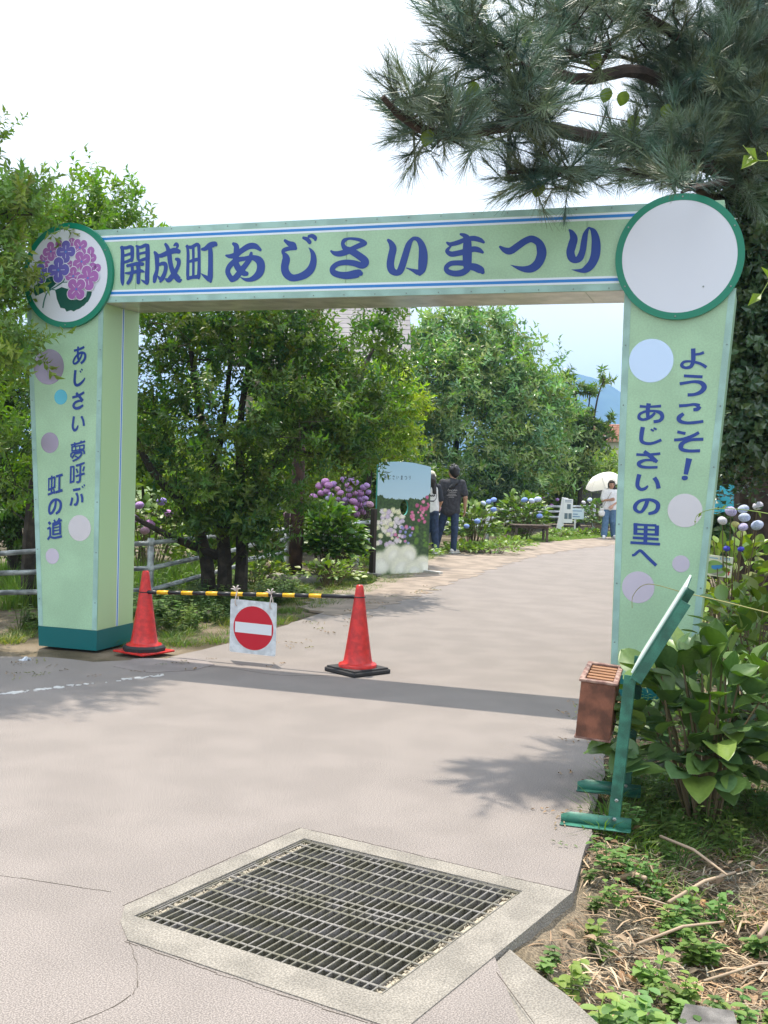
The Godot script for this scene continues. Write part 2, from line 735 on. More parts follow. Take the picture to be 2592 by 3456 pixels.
# A hydrangea: stems from one root, big leaves facing outward and up, round flower heads [place, radius, hue].
func hydrangea(label: String, group: String, at: Vector3, spread: Vector3, leaves: int, leaf_size: float, flowers: Array, shade: Color, each := false, sd := 3) -> Node3D:
	rng.seed = sd
	var o := thing("hydrangea_bush", label, "bush", at, 0.0, group)
	if ovate.is_empty():
		for i in 4:
			ovate.append(broad_leaf(0.6 + 0.05 * i, 0.2 + 0.1 * i, 0.06 + 0.07 * i, 40 + i))
		hyd_leaf_m = leafy(0.42, Color(0.72, 0.8, 0.2))
	rng.seed = sd
	var st := begin()
	var tops := []
	for i in clampi(leaves / 8, 7, 34):
		var d := in_ball(0.5)
		var top := Vector3(d.x * spread.x, spread.y * rng.randf_range(0.55, 0.95), d.z * spread.z)
		var foot := Vector3(d.x * spread.x * 0.25, -0.05, d.z * spread.z * 0.25)
		var knee := foot.lerp(top, 0.5) + Vector3(rng.randf_range(-0.05, 0.05), 0.05, rng.randf_range(-0.05, 0.05))
		tube(st, [foot, knee, top], [0.008, 0.006, 0.004], 5)
		tops.append(top)
	for f in flowers:
		var top: Vector3 = f[0] - at
		var foot := Vector3(top.x * 0.3, 0.0, top.z * 0.3)
		tube(st, [foot, foot.lerp(top, 0.5) + Vector3(0, 0.04, 0), top], [0.007, 0.006, 0.004], 5)
	part("stems", st, paint(0.13, 0.1, 0.05, 0.8), o)
	var where := []
	var tints := []
	for i in leaves:
		var d := in_ball(0.28)
		d.y = absf(d.y)
		if i % 5 == 0:
			d.y *= 0.3
		var p := Vector3(d.x * spread.x, spread.y * (0.32 + 0.66 * d.y), d.z * spread.z)
		var out := Vector3(d.x, d.y * 0.7 + 0.02, d.z).normalized()
		var along := (out + Vector3(rng.randfn(), rng.randfn() * 0.5, rng.randfn()) * 0.35).normalized()
		var face := (Vector3.UP * 0.9 + out * 0.5 + Vector3(rng.randfn(), 0, rng.randfn()) * 0.25).normalized()
		var x := along.cross(face).normalized()
		var b := Basis(x, along, x.cross(along)) * (leaf_size * rng.randf_range(0.65, 1.2))
		where.append(Transform3D(b, p))
		tints.append(tint(shade, 0.3))
	if each:
		for i in leaves:
			var l := MeshInstance3D.new()
			l.name = numbered(o, "leaf")
			l.mesh = ovate[i % 4]
			l.transform = where[i]
			l.material_override = leaf_paint(i % 7)
			o.add_child(l)
	else:
		for k in 4:
			var w := []
			var c := []
			for i in range(k, leaves, 4):
				w.append(where[i])
				c.append(tints[i])
			crowd("foliage", ovate[k], hyd_leaf_m, o, w, c, true)
	for f in flowers:
		var kind := "%d" % int(f[1] > 0.07)
		if not heads.has(kind):
			heads[kind] = [flower_head(1.0, 46, 11), flower_head(1.0, 46, 12)]
		var h := part("flower_head", heads[kind][rng.randi() % 2], head_mat(f[2]), o, f[0] - at)
		h.rotation = Vector3(rng.randf_range(-0.4, 0.4), rng.randf() * TAU, rng.randf_range(-0.4, 0.4))
		h.scale = Vector3(1.12, 0.8, 1.0) * f[1]
	return o


func leaf_paint(k: int) -> StandardMaterial3D:
	var key := "leaf %d" % k
	if not mats.has(key):
		var m := StandardMaterial3D.new()
		var c: Array = [[0.1, 0.18, 0.05], [0.08, 0.16, 0.055], [0.12, 0.2, 0.05], [0.14, 0.23, 0.055], [0.085, 0.15, 0.045], [0.11, 0.2, 0.08], [0.17, 0.25, 0.05]][k]
		m.albedo_texture = noise_tex(lin(c[0] * 0.8, c[1] * 0.85, c[2] * 0.8), lin(c[0] * 1.2, c[1] * 1.15, c[2] * 1.2), 0.03, FastNoiseLite.TYPE_SIMPLEX, 3, 128, k)
		m.uv1_triplanar = true
		m.uv1_scale = Vector3.ONE * 1.5
		m.roughness = 0.4
		m.backlight_enabled = true
		m.backlight = Color(0.62, 0.7, 0.2)
		mats[key] = m
	return mats[key]


# ---- the scene ----------------------------------------------------------------------------------------------

func sky_image() -> ImageTexture:
	var w := 768
	var h := 384
	var im := Image.create(w, h, false, Image.FORMAT_RGBF)
	var n := FastNoiseLite.new()
	n.seed = 21
	n.noise_type = FastNoiseLite.TYPE_SIMPLEX
	n.frequency = 1.1
	n.fractal_octaves = 5
	var sun := Vector3(-0.13, 1.0, -0.30).normalized()
	for y in h:
		var el := (0.5 - (y + 0.5) / h) * PI
		for x in w:
			var az := (x + 0.5) / w * TAU - PI
			var d := Vector3(sin(az) * cos(el), sin(el), -cos(az) * cos(el))
			var c := Vector3(0.2, 0.2, 0.19)
			if el > 0.0:
				var e := sin(el)
				var clear := Vector3(0.63, 0.645, 0.665).lerp(Vector3(0.5, 0.6, 0.76), smoothstep(0.1, 0.9, e))
				var q := d / (e + 0.35)
				var cover := smoothstep(-0.28, 0.3, n.get_noise_3d(q.x * 1.3, q.y, q.z * 1.3) + 0.22 * smoothstep(0.0, 0.35, e) - 0.12)
				var cloud := Vector3(0.7, 0.72, 0.74) * (1.0 + 0.16 * n.get_noise_3d(q.x * 3.0 + 9.0, q.y, q.z * 3.0))
				c = clear.lerp(cloud, cover * 0.85)
				var off := acos(clampf(d.dot(sun), -1.0, 1.0))
				c *= 1.22 + 0.28 * exp(-pow(off / 1.15, 2.0)) + 1.6 * exp(-pow(off / 0.3, 2.0))
			im.set_pixel(x, y, Color(c.x, c.y, c.z))
	return ImageTexture.create_from_image(im)


func edge_x(z: float) -> float:
	var zs := [-40.0, -16.0, -12.0, -10.0, -8.34, -6.32, -5.39, -4.63, -4.2, -3.55, -3.1, 6.0]
	var xs := [20.0, 3.6, 2.6, 2.2, 1.77, 1.32, 1.09, 0.89, 0.75, 0.44, 0.5, 0.9]
	for i in zs.size() - 1:
		if z <= zs[i + 1]:
			return lerpf(xs[i], xs[i + 1], clampf((z - zs[i]) / (zs[i + 1] - zs[i]), 0.0, 1.0))
	return 0.9


var lumps := FastNoiseLite.new()


func ground_y(x: float, z: float) -> float:
	var y := -0.03 + 0.018 * lumps.get_noise_2d(x, z) * minf(1.0, 8.0 / maxf(1.0, absf(z)))
	var d := x - edge_x(z)
	if z > -9.5 and z < 3.0 and d > -0.3:
		var fall := smoothstep(-0.05, 0.35, d) * smoothstep(-6.8, -4.2, z)
		y -= 0.12 * fall + 0.09 * fall * smoothstep(-4.6, -3.9, z)
		y += 0.05 * lumps.get_noise_2d(x * 3.0 + 50.0, z * 3.0) * fall
	if z < -15.0 or x < -6.0 or x > 8.0:
		y -= 0.01
	return y


const GRATE := Vector2(-0.29, -4.61)
const GRATE_TURN := 0.5477


# A place on the grate's own axes, as (x, z) in the world.
func on_grate(a: float, b: float) -> Vector2:
	return GRATE + Vector2(cos(GRATE_TURN), sin(GRATE_TURN)) * a + Vector2(-sin(GRATE_TURN), cos(GRATE_TURN)) * b


func _ready() -> void:
	var camera := Camera3D.new()
	camera.name = "camera"
	add_child(camera)
	camera.position = Vector3(0, 1.55, 0)
	camera.rotation = Vector3(deg_to_rad(-2.0), 0, 0.0296)
	camera.fov = 49.546
	camera.near = 0.1
	camera.far = 9000.0
	camera.current = true

	var around := WorldEnvironment.new()
	around.name = "environment"
	var e := Environment.new()
	e.background_mode = Environment.BG_SKY
	var sky := Sky.new()
	var panorama := PanoramaSkyMaterial.new()
	panorama.panorama = sky_image()
	sky.sky_material = panorama
	e.sky = sky
	e.background_energy_multiplier = 1.0
	e.tonemap_mode = Environment.TONE_MAPPER_LINEAR
	e.tonemap_exposure = 1.85
	e.sdfgi_enabled = true
	e.ssao_enabled = true
	e.ssil_enabled = true
	e.fog_enabled = true
	e.fog_density = 0.00045
	e.fog_light_color = Color(0.6, 0.8, 1.0)
	around.environment = e
	add_child(around)

	var sun := DirectionalLight3D.new()
	sun.name = "sun"
	add_child(sun)
	sun.look_at_from_position(Vector3.ZERO, Vector3(0.13, -1.0, 0.30), Vector3.BACK)
	sun.light_energy = 1.2
	sun.light_color = Color(1.0, 0.965, 0.91)
	sun.light_angular_distance = 0.6
	sun.shadow_enabled = true

	lumps.seed = 4
	lumps.frequency = 0.9
	lumps.fractal_octaves = 4
	rng.seed = 100
	build_setting()
	build_grate()
	build_arch()
	build_barrier()
	build_stand_and_box()
	build_fence()
	build_park_things()
	build_people()
	build_houses()
	build_trees()
	build_bushes()
	build_ground_cover()


func build_setting() -> void:
	# ground: fine near the road, one wide skirt to the horizon; left out over the drain pit
	var earth := grainy(lin(0.13, 0.098, 0.062), lin(0.27, 0.21, 0.14), Color(0.62, 0.62, 0.5), Color(1, 1, 1), 0.7, 7.0, 0.95, 4.0, 3)
	var st := begin(true)
	var xs := []
	var zs := []
	for i in 111:
		xs.append(-6.6 + i * 0.12)
	for i in 130:
		zs.append(-13.5 + i * 0.12)
	xs = [-3000.0, -900.0, -250.0, -80.0, -40.0, -25.0, -16.0, -11.0, -8.0] + xs + [7.4, 9.0, 12.0, 18.0, 28.0, 45.0, 90.0, 250.0, 900.0, 3000.0]
	zs = [-4000.0, -1500.0, -600.0, -250.0, -120.0, -70.0, -50.0, -40.0, -34.0, -30.0, -27.0, -24.0, -21.5, -19.0, -17.0, -15.5, -14.3] + zs + [3.0, 6.0, 12.0, 40.0, 300.0]
	var inv := Transform2D(GRATE_TURN, GRATE).affine_inverse()
	for j in zs.size() - 1:
		for i in xs.size() - 1:
			var c: Vector2 = inv * Vector2((xs[i] + xs[i + 1]) / 2.0, (zs[j] + zs[j + 1]) / 2.0)
			if c.x > -0.05 and c.x < 1.06 and c.y > -0.05 and c.y < 1.06:
				continue
			var q := []
			for k in [[0, 1], [1, 1], [1, 0], [0, 0]]:
				var x: float = xs[i + k[0]]
				var z: float = zs[j + k[1]]
				q.append(Vector3(x, ground_y(x, z), z))
			quad(st, q[0], q[1], q[2], q[3])
	st.index()
	setting("ground", st, earth)

	# far fields: a green sheet over the ground beyond the park
	var field := begin()
	slab_xz(field, PackedVector2Array([Vector2(-900, -46), Vector2(900, -46), Vector2(1500, -2300), Vector2(-1500, -2300)]), 0.0, 0.0)
	setting("field", field, grainy(lin(0.09, 0.13, 0.035), lin(0.15, 0.2, 0.06), Color(0.8, 0.85, 0.7), Color(1, 1, 1), 5.0, 60.0, 0.95, 0.0, 9))

	# the lane
	var g := [on_grate(1.15, -0.11), on_grate(-0.1, -0.11), on_grate(-0.1, 0.95), on_grate(0.11, 1.15), on_grate(1.15, 1.15), on_grate(1.15, 0.56)]
	var lane := [Vector2(-14, -8.7), Vector2(-3.05, -8.8), Vector2(-2.68, -8.84), Vector2(-2.25, -8.68), Vector2(-1.93, -8.84), Vector2(-1.75, -8.86), Vector2(-1.52, -9.4), Vector2(-1.26, -9.95), Vector2(-1.01, -10.91), Vector2(-0.79, -11.66), Vector2(-0.3, -13.1), Vector2(0.45, -15.7), Vector2(1.35, -19.2), Vector2(2.6, -22.95), Vector2(3.94, -25.3), Vector2(6.0, -28.9), Vector2(9, -32.0), Vector2(16, -37), Vector2(30, -44), Vector2(32, -40), Vector2(18, -33), Vector2(11, -28.5), Vector2(7.5, -25), Vector2(5, -20.5), Vector2(3.6, -16), Vector2(2.6, -12), Vector2(2.2, -10), Vector2(1.77, -8.34), Vector2(1.32, -6.32), Vector2(1.09, -5.39), Vector2(0.89, -4.63)]
	var poly := frayed(lane, 0.16, 0.022, false)
	poly.append_array(PackedVector2Array(g))
	poly.append_array(PackedVector2Array([Vector2(0.43, -3.1), Vector2(0.5, -2.2), Vector2(0.6, 5.0), Vector2(-14, 5.0)]))
	var road := begin()
	slab_xz(road, poly, -0.06, 0.0)
	var asphalt := grainy(lin(0.15, 0.13, 0.117), lin(0.305, 0.266, 0.24), Color(0.95, 0.95, 0.95), Color.WHITE, 0.5, 4.3, 0.9, 1.3, 12, 0.12)
	setting("road", road, asphalt)

	# sandy shoulder on the far left of the lane
	var sand := begin()
	slab_xz(sand, frayed([Vector2(-0.95, -12.6), Vector2(-0.75, -13.8), Vector2(0.0, -16.2), Vector2(-0.2, -18.2), Vector2(0.55, -19.6), Vector2(1.0, -22.2), Vector2(2.4, -24.2), Vector2(3.7, -26.5), Vector2(5.9, -29.8), Vector2(9, -33), Vector2(9.4, -31.2), Vector2(6.6, -28.3), Vector2(4.5, -24.8), Vector2(3.2, -22.3), Vector2(1.95, -19.0), Vector2(0.95, -15.7), Vector2(0.1, -13.1), Vector2(-0.5, -11.9)], 0.14, 0.11), -0.02, 0.004)
	setting("path", sand, grainy(lin(0.26, 0.205, 0.155), lin(0.36, 0.29, 0.23), Color(0.85, 0.84, 0.8), Color(1, 1, 1), 0.5, 3.0, 0.95, 3.0, 15))

	# an older, pinkish patch of paving by the left pillar, and what is left of a painted line
	var patch := begin()
	slab_xz(patch, frayed([Vector2(-1.98, -8.86), Vector2(-1.5, -8.98), Vector2(-1.3, -8.7), Vector2(-1.44, -8.42), Vector2(-1.72, -8.28), Vector2(-2.05, -8.5)], 0.12, 0.02), -0.01, 0.004)
	setting("pavement_patch", patch, grainy(lin(0.2, 0.165, 0.15), lin(0.36, 0.31, 0.29), Color(0.9, 0.9, 0.9), Color(1, 1, 1), 0.4, 3.0, 0.9, 4.0, 18))
	var line := begin()
	var from := Vector2(-2.75, -7.13)
	var to := Vector2(-1.6, -8.22)
	for i in 120:
		var t := rng.randf()
		if t > 0.56 and t < 0.78 and rng.randf() < 0.85:
			continue
		var c := from.lerp(to, t) + (to - from).normalized().orthogonal() * rng.randf_range(-0.028, 0.028)
		var s := rng.randf_range(0.008, 0.03)
		var bit := PackedVector2Array()
		for k in 5:
			bit.append(c + Vector2.from_angle(TAU * k / 5 + rng.randf() * 0.8) * s * rng.randf_range(0.5, 1.2))
		slab_xz(line, bit, 0.0, 0.003 + 0.0000045 * i)
	setting("road_marking", line, paint(0.5, 0.49, 0.47, 0.85))

	# cracks and dark joints in the paving
	var crack := begin()
	for c in [[Vector2(-2.0, -8.84), Vector2(-1.55, -8.62), Vector2(-1.2, -8.6), Vector2(-0.75, -8.35), Vector2(-0.3, -8.42)], [on_grate(-0.11, -0.12), on_grate(0.3, -0.125), on_grate(0.75, -0.12), on_grate(1.15, -0.125)], [on_grate(-0.11, -0.12), on_grate(-0.115, 0.4), on_grate(-0.11, 0.95)], [on_grate(0.11, 1.16), on_grate(0.5, 1.165), on_grate(1.15, 1.16)], [Vector2(-3.4, -4.3), Vector2(-2.6, -4.1), Vector2(-1.7, -4.16), Vector2(-0.95, -3.98)], [Vector2(-0.95, -2.9), Vector2(-0.7, -3.2), Vector2(-0.8, -3.6)], [Vector2(0.4, -3.42), Vector2(0.47, -3.1)]]:
		var line2 := smooth_line(c, 9)
		for i in line2.size() - 1:
			var d: Vector2 = (line2[i + 1] - line2[i]).orthogonal().normalized()
			var w := rng.randf_range(0.0004, 0.0022)
			var j := Vector2(rng.randf_range(-0.006, 0.006), rng.randf_range(-0.006, 0.006))
			slab_xz(crack, PackedVector2Array([line2[i] + j - d * w, line2[i] + j + d * w, line2[i + 1] + d * w * 0.7, line2[i + 1] - d * w * 0.7]), 0.0, 0.0012 + 0.00002 * (i % 2))
	setting("road_crack", crack, paint(0.07, 0.058, 0.045, 0.95))

	# a wooded mountain far off
	var hill := begin(true)
	var ridge := FastNoiseLite.new()
	ridge.seed = 8
	ridge.frequency = 0.0032
	ridge.fractal_octaves = 4
	var cols := 90
	var rows := 16
	var grid := []
	for j in rows + 1:
		var row := []
		for i in cols + 1:
			var x := -700.0 + 2200.0 * i / cols
			var crest := 40.0 + 172.0 * exp(-pow((x - 385.0) / 150.0, 2.0)) * 0.55 + 118.0 * exp(-pow((x - 470.0) / 230.0, 2.0)) + 30.0 * exp(-pow((x + 300.0) / 300.0, 2.0))
			var t := float(j) / rows
			var up := sin(t * PI * 0.5) if t < 1.0 else 1.0
			var p := Vector3(x, crest * up + 12.0 * ridge.get_noise_2d(x, t * 600.0) * up, -2100.0 - 420.0 * t)
			row.append(p)
		grid.append(row)
	for j in rows:
		for i in cols:
			quad(hill, grid[j][i], grid[j][i + 1], grid[j + 1][i + 1], grid[j + 1][i])
	for i in cols:
		var a: Vector3 = grid[rows][i]
		var b: Vector3 = grid[rows][i + 1]
		quad(hill, a, b, Vector3(b.x, -2, -3000), Vector3(a.x, -2, -3000))
	hill.index()
	setting("mountain", hill, grainy(lin(0.03, 0.055, 0.025), lin(0.06, 0.1, 0.04), Color(0.7, 0.75, 0.7), Color(1, 1, 1), 60.0, 500.0, 0.95, 0.0, 30))


func build_grate() -> void:
	var o := thing("drain_grate", "galvanised steel grating of two square-barred halves over the roadside drain", "drain grate", Vector3(GRATE.x, 0, GRATE.y), -GRATE_TURN)
	var steel := grainy(lin(0.17, 0.155, 0.14), lin(0.26, 0.24, 0.22), Color(0.8, 0.75, 0.7), Color(1, 1, 1), 0.5, 1.1, 0.5, 0.0, 41)
	var conc := grainy(lin(0.2, 0.182, 0.155), lin(0.345, 0.313, 0.265), Color(0.9, 0.9, 0.9), Color(1, 1, 1), 0.7, 1.6, 0.92, 4.0, 44, 0.12)
	# bearing bars run along b, cross bars along a
	var bear := boxed(Vector3(0.0062, 0.032, 0.486), 0.0014)
	bear.generate_normals()
	var bear_mesh := bear.commit()
	var cross := boxed(Vector3(0.975, 0.007, 0.0095), 0.0018)
	cross.generate_normals()
	var cross_mesh := cross.commit()
	var frame := boxed(Vector3(0.98, 0.034, 0.005), 0.0012)
	frame.generate_normals()
	var frame_mesh := frame.commit()
	for half in 2:
		var z0 := 0.003 + half * 0.4935
		for i in 30:
			var x := 0.0025 + i * 0.975 / 29.0
			part("bearing_bar", bear_mesh, steel, o, Vector3(x, -0.02, z0 + 0.2445))
		for i in 5:
			part("cross_bar", cross_mesh, steel, o, Vector3(0.49, -0.0068, z0 + 0.0445 + i * 0.1))
		for s in 2:
			part("end_bar", frame_mesh, steel, o, Vector3(0.49, -0.0195, z0 + s * 0.489))
	# angle frame let into the concrete
	for s in 2:
		part("frame_angle", boxed(Vector3(1.0, 0.045, 0.004), 0.001), steel, o, Vector3(0.49, -0.025, -0.006 + s * 1.0005))
		part("frame_angle", boxed(Vector3(0.004, 0.045, 0.996), 0.001), steel, o, Vector3(-0.008 + s * 0.996, -0.025, 0.494))
	# dirt caught along two edges
	var dirt := begin()
	for i in 420:
		var s := rng.randf_range(0.003, 0.009)
		var along := rng.randf_range(0.01, 0.97)
		var p := Vector3(rng.randf_range(0.002, 0.034), -0.012, along) if i % 3 else Vector3(rng.randf_range(0.945, 0.975), -0.012, along)
		p.y += rng.randf_range(-0.004, 0.003)
		cbox(dirt, Transform3D(Basis.from_euler(Vector3(rng.randf(), rng.randf() * 6.0, rng.randf())), p), Vector3(s, s * 0.7, s * 1.2), 0.001)
	cbox(dirt, Transform3D(Basis.IDENTITY, Vector3(0.018, -0.03, 0.49)), Vector3(0.03, 0.03, 0.96), 0.003)
	cbox(dirt, Transform3D(Basis.IDENTITY, Vector3(0.962, -0.03, 0.49)), Vector3(0.026, 0.03, 0.96), 0.003)
	var dd := part("trapped_dirt", dirt, grainy(lin(0.3, 0.26, 0.19), lin(0.48, 0.42, 0.32), Color.WHITE, Color.WHITE, 0.1, 1.0, 0.95, 0.0, 47), o)
	dd.set_meta("kind", "stuff")

	var f := thing("concrete_drain_surround", "worn exposed-aggregate concrete surround of the drain grating with its edge over the soil", "drain surround", Vector3(GRATE.x, 0, GRATE.y), -GRATE_TURN)
	var top := 0.004
	for w in [[Vector2(-0.1, -0.11), Vector2(-0.012, -0.11), Vector2(-0.012, 1.06), Vector2(-0.1, 0.95)], [Vector2(0.992, -0.11), Vector2(1.15, -0.11), Vector2(1.15, 1.15), Vector2(0.992, 1.15)], [Vector2(-0.012, -0.11), Vector2(0.992, -0.11), Vector2(0.992, -0.0085), Vector2(-0.012, -0.0085)], [Vector2(-0.012, 0.997), Vector2(0.992, 0.997), Vector2(0.992, 1.15), Vector2(0.11, 1.15), Vector2(-0.012, 1.06)]]:
		var st := begin()
		slab_xz(st, PackedVector2Array(w), -0.8, top)
		part("concrete_side", st, conc, f)
	part("pit_floor", boxed(Vector3(1.2, 0.05, 1.2), 0.004), grainy(lin(0.02, 0.019, 0.017), lin(0.04, 0.038, 0.034), Color(0.7, 0.7, 0.7), Color.WHITE, 0.4, 1.0, 0.7, 0.0, 49), f, Vector3(0.5, -0.8, 0.5))  # floor colour darkened too, for the shade in the pit
	var pit_shade := grainy(lin(0.03, 0.029, 0.026), lin(0.06, 0.057, 0.05), Color(0.6, 0.6, 0.6), Color.WHITE, 0.4, 1.0, 0.8, 0.0, 50)  # lining added to darken the pit, shade put into its colour
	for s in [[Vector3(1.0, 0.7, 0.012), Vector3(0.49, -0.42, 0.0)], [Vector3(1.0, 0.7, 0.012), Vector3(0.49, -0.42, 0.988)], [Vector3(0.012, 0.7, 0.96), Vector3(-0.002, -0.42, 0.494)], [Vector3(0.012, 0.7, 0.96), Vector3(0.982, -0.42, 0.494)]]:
		part("shade_lining", boxed(s[0], 0.002), pit_shade, f, s[1])

	# gutter pieces at the lower right
	var s := begin()
	slab_xz(s, frayed([Vector2(0.46, -3.62), Vector2(0.36, -3.44), Vector2(0.44, -3.08), Vector2(0.56, -2.5), Vector2(0.86, -2.5), Vector2(0.72, -2.95), Vector2(0.6, -3.3)], 0.12, 0.006), -0.25, -0.012)
	var slab := part("gutter_slab", s, conc, self)
	slab.set_meta("label", "pale concrete gutter slab beside the corner of the drain surround")
	slab.set_meta("category", "concrete slab")
	var b := begin()
	slab_xz(b, frayed([Vector2(0.93, -3.3), Vector2(1.0, -3.46), Vector2(1.14, -3.42), Vector2(1.12, -3.3), Vector2(1.3, -3.28), Vector2(1.34, -3.1), Vector2(0.98, -3.02)], 0.1, 0.008), -0.4, -0.1)
	var block := part("concrete_block", b, grainy(lin(0.16, 0.15, 0.14), lin(0.3, 0.28, 0.26), Color(0.7, 0.7, 0.7), Color.WHITE, 0.25, 1.0, 0.92, 6.0, 52, 0.15), self)
	block.set_meta("label", "weathered dark concrete block end half sunk among the weeds")
	block.set_meta("category", "concrete block")


func trapezoid(w0: float, w1: float, h0: float, h1: float, leftward: bool) -> Array:
	var s := -1.0 if leftward else 1.0
	return [Vector2(0, h0), Vector2(s * w0, h0), Vector2(s * w1, h1), Vector2(0, h1)]


func build_arch() -> void:
	var span := 4.2307
	var o := thing("welcome_arch", "pale green festival gateway arch with blue brush lettering spanning the lane", "gateway arch", Vector3(-2.3635, 0, -9.2032), -0.3236)
	var skin := grainy(lin(0.37, 0.585, 0.375), lin(0.385, 0.605, 0.39), Color(0.97, 0.97, 0.97), Color(1, 1, 1), 0.9, 3.2, 0.3, 0.0, 60)
	var trim := grainy(lin(0.33, 0.54, 0.47), lin(0.36, 0.58, 0.51), Color(0.9, 0.9, 0.9), Color(1, 1, 1), 0.4, 2.0, 0.35, 0.0, 63)
	var teal := paint(0.0, 0.115, 0.118, 0.35)
	var under := grainy(lin(0.5, 0.5, 0.42), lin(0.6, 0.6, 0.5), Color(0.9, 0.9, 0.9), Color(1, 1, 1), 0.8, 2.0, 0.22, 0.0, 66)
	under.metallic = 0.25
	var blue := paint(0.02, 0.21, 0.58, 0.4)
	var white := paint(0.72, 0.8, 0.86, 0.4)
	var deep := -0.56
	var hb := 2.887
	var ht := 3.484
	for side in 2:
		var left := side == 0
		var sg := -1.0 if left else 1.0
		var x0 := 0.0 if left else span
		var p := Node3D.new()
		p.name = numbered(o, "pillar")
		p.position.x = x0
		o.add_child(p)
		var w := func(y: float) -> float: return 0.56 + 0.185 * y / 2.85
		# body, base band, front skin, edge strips
		outline(p, "core", trapezoid(w.call(0.0) - 0.004, w.call(hb) - 0.004, 0.0, hb - 0.002, left), skin, deep, -0.004)
		outline(p, "front_panel", trapezoid(w.call(0.17) - 0.002, w.call(hb), 0.17, hb - 0.004, left).map(func(v): return v + Vector2(sg * 0.002, 0)), skin, -0.0035, 0.0)
		outline(p, "base_band", trapezoid(w.call(0.0) + 0.003, w.call(0.168) + 0.003, 0.0, 0.168, left).map(func(v): return v + (Vector2(-sg * 0.003, 0) if v.x == 0.0 else Vector2.ZERO)), teal, deep - 0.003, 0.003)
		outline(p, "edge_strip", [Vector2(0, 0.172), Vector2(sg * 0.045, 0.172), Vector2(sg * 0.045, hb - 0.006), Vector2(0, hb - 0.006)], trim, 0.0005, 0.0025)
		outline(p, "edge_strip", [Vector2(sg * (w.call(0.17) - 0.045), 0.172), Vector2(sg * w.call(0.17), 0.172), Vector2(sg * w.call(hb), hb - 0.006), Vector2(sg * (w.call(hb) - 0.045), hb - 0.006)], trim, 0.0005, 0.0025)
		# the inner side: a yellower sheet with a white and blue line, and the edge strip
		var inner := paint(0.38, 0.56, 0.3, 0.3)
		var tall := hb - 0.18
		var mid_y := 0.172 + tall / 2.0
		part("side_panel", boxed(Vector3(0.003, tall, -deep - 0.01), 0.001), inner, p, Vector3(-sg * 0.0018, mid_y, deep / 2.0))
		part("white_line", boxed(Vector3(0.001, tall - 0.004, 0.034), 0.0002), white, p, Vector3(-sg * 0.004, mid_y, deep / 2.0 - 0.02))
		part("blue_line", boxed(Vector3(0.001, tall - 0.004, 0.015), 0.0002), blue, p, Vector3(-sg * 0.0052, mid_y, deep / 2.0 - 0.02))
		# reflective dots; reflected ground and sky partly tinted into their colours
		for d in ([[-0.518, 2.361, 0.149, 0], [-0.394, 2.108, 0.063, 1], [-0.494, 1.724, 0.087, 0], [-0.185, 1.017, 0.109, 2], [-0.447, 0.768, 0.066, 3]] if left else [[4.43, 2.392, 0.152, 4], [4.698, 1.353, 0.117, 2], [4.685, 0.981, 0.059, 3], [4.4, 0.8, 0.112, 3]]):
			var c: Array = [[0.36, 0.32, 0.42], [0.1, 0.42, 0.52], [0.62, 0.62, 0.66], [0.56, 0.54, 0.66], [0.5, 0.64, 0.82]][d[3]]
			var film := paint(c[0], c[1], c[2], 0.25, 0.45)
			part("reflective_dot", disc(d[2], 0.0012), film, p, Vector3(d[0] - x0, d[1], 0.0006))
		# the roundel at the top
		var r := Node3D.new()
		r.name = numbered(o, "roundel")
		o.add_child(r)
		r.position = Vector3(-0.333, 3.115, 0.004) if left else Vector3(span + 0.363, 3.104, 0.004)
		part("backing_disc", disc(0.4322, 0.026, 72), paint(0.3, 0.42, 0.36, 0.4), r)
		part("white_face", disc(0.39, 0.0015, 72), paint(0.66, 0.7, 0.77, 0.35), r, Vector3(0, 0, 0.0262))
		var ring := begin()
		for k in 72:
			var a := Vector2.from_angle(TAU * k / 72)
			var b := Vector2.from_angle(TAU * (k + 1) / 72)
			var q := []
			for v in [a * 0.386, a * 0.4332, b * 0.4332, b * 0.386]:
				q.append(Vector3(v.x, v.y, 0.029))
			quad(ring, q[0], q[1], q[2], q[3])
			quad(ring, q[1], q[1] - Vector3(0, 0, 0.03), q[2] - Vector3(0, 0, 0.03), q[2])
			quad(ring, q[3], q[3] - Vector3(0, 0, 0.003), q[0] - Vector3(0, 0, 0.003), q[0])
		part("green_rim", ring, paint(0.0, 0.2, 0.115, 0.35), r)
		if left:
			emblem(r)
		var dots := begin()
		for k in (5 if left else 6):
			var v := Vector2.from_angle(0.5 + k * TAU / 6.0) * 0.41
			dots.append_from(disc(0.006, 0.003, 8).commit(), 0, Transform3D(Basis.IDENTITY, Vector3(v.x, v.y, 0.029)))
		if not left:
			dots.append_from(disc(0.006, 0.003, 8).commit(), 0, Transform3D(Basis.IDENTITY, Vector3(0.17, -0.21, 0.028)))
		var sc := part("screws", dots, paint(0.25, 0.3, 0.28, 0.4, 0.6), r)
		sc.set_meta("kind", "stuff")
	# the beam: core, three front sheets with open joints, stripes, soffit sheets
	var beam := Node3D.new()
	beam.name = "beam"
	o.add_child(beam)
	part("core", boxed(Vector3(span + 1.3, ht - hb, -deep - 0.006), 0.003), skin, beam, Vector3(span / 2.0, (hb + ht) / 2.0, deep / 2.0 - 0.003))
	var joints := [-0.65, 0.3, 2.13, 3.95, span + 0.65]
	for i in 4:
		var wide: float = joints[i + 1] - joints[i] - 0.003
		var mid: float = (joints[i] + joints[i + 1]) / 2.0
		part("front_panel", boxed(Vector3(wide, ht - hb, 0.004), 0.001), skin, beam, Vector3(mid, (hb + ht) / 2.0, -0.0005))
		part("soffit_panel", boxed(Vector3(wide, 0.003, -deep - 0.02), 0.001), under, beam, Vector3(mid, hb - 0.0016, deep / 2.0))
	var run := span + 0.8
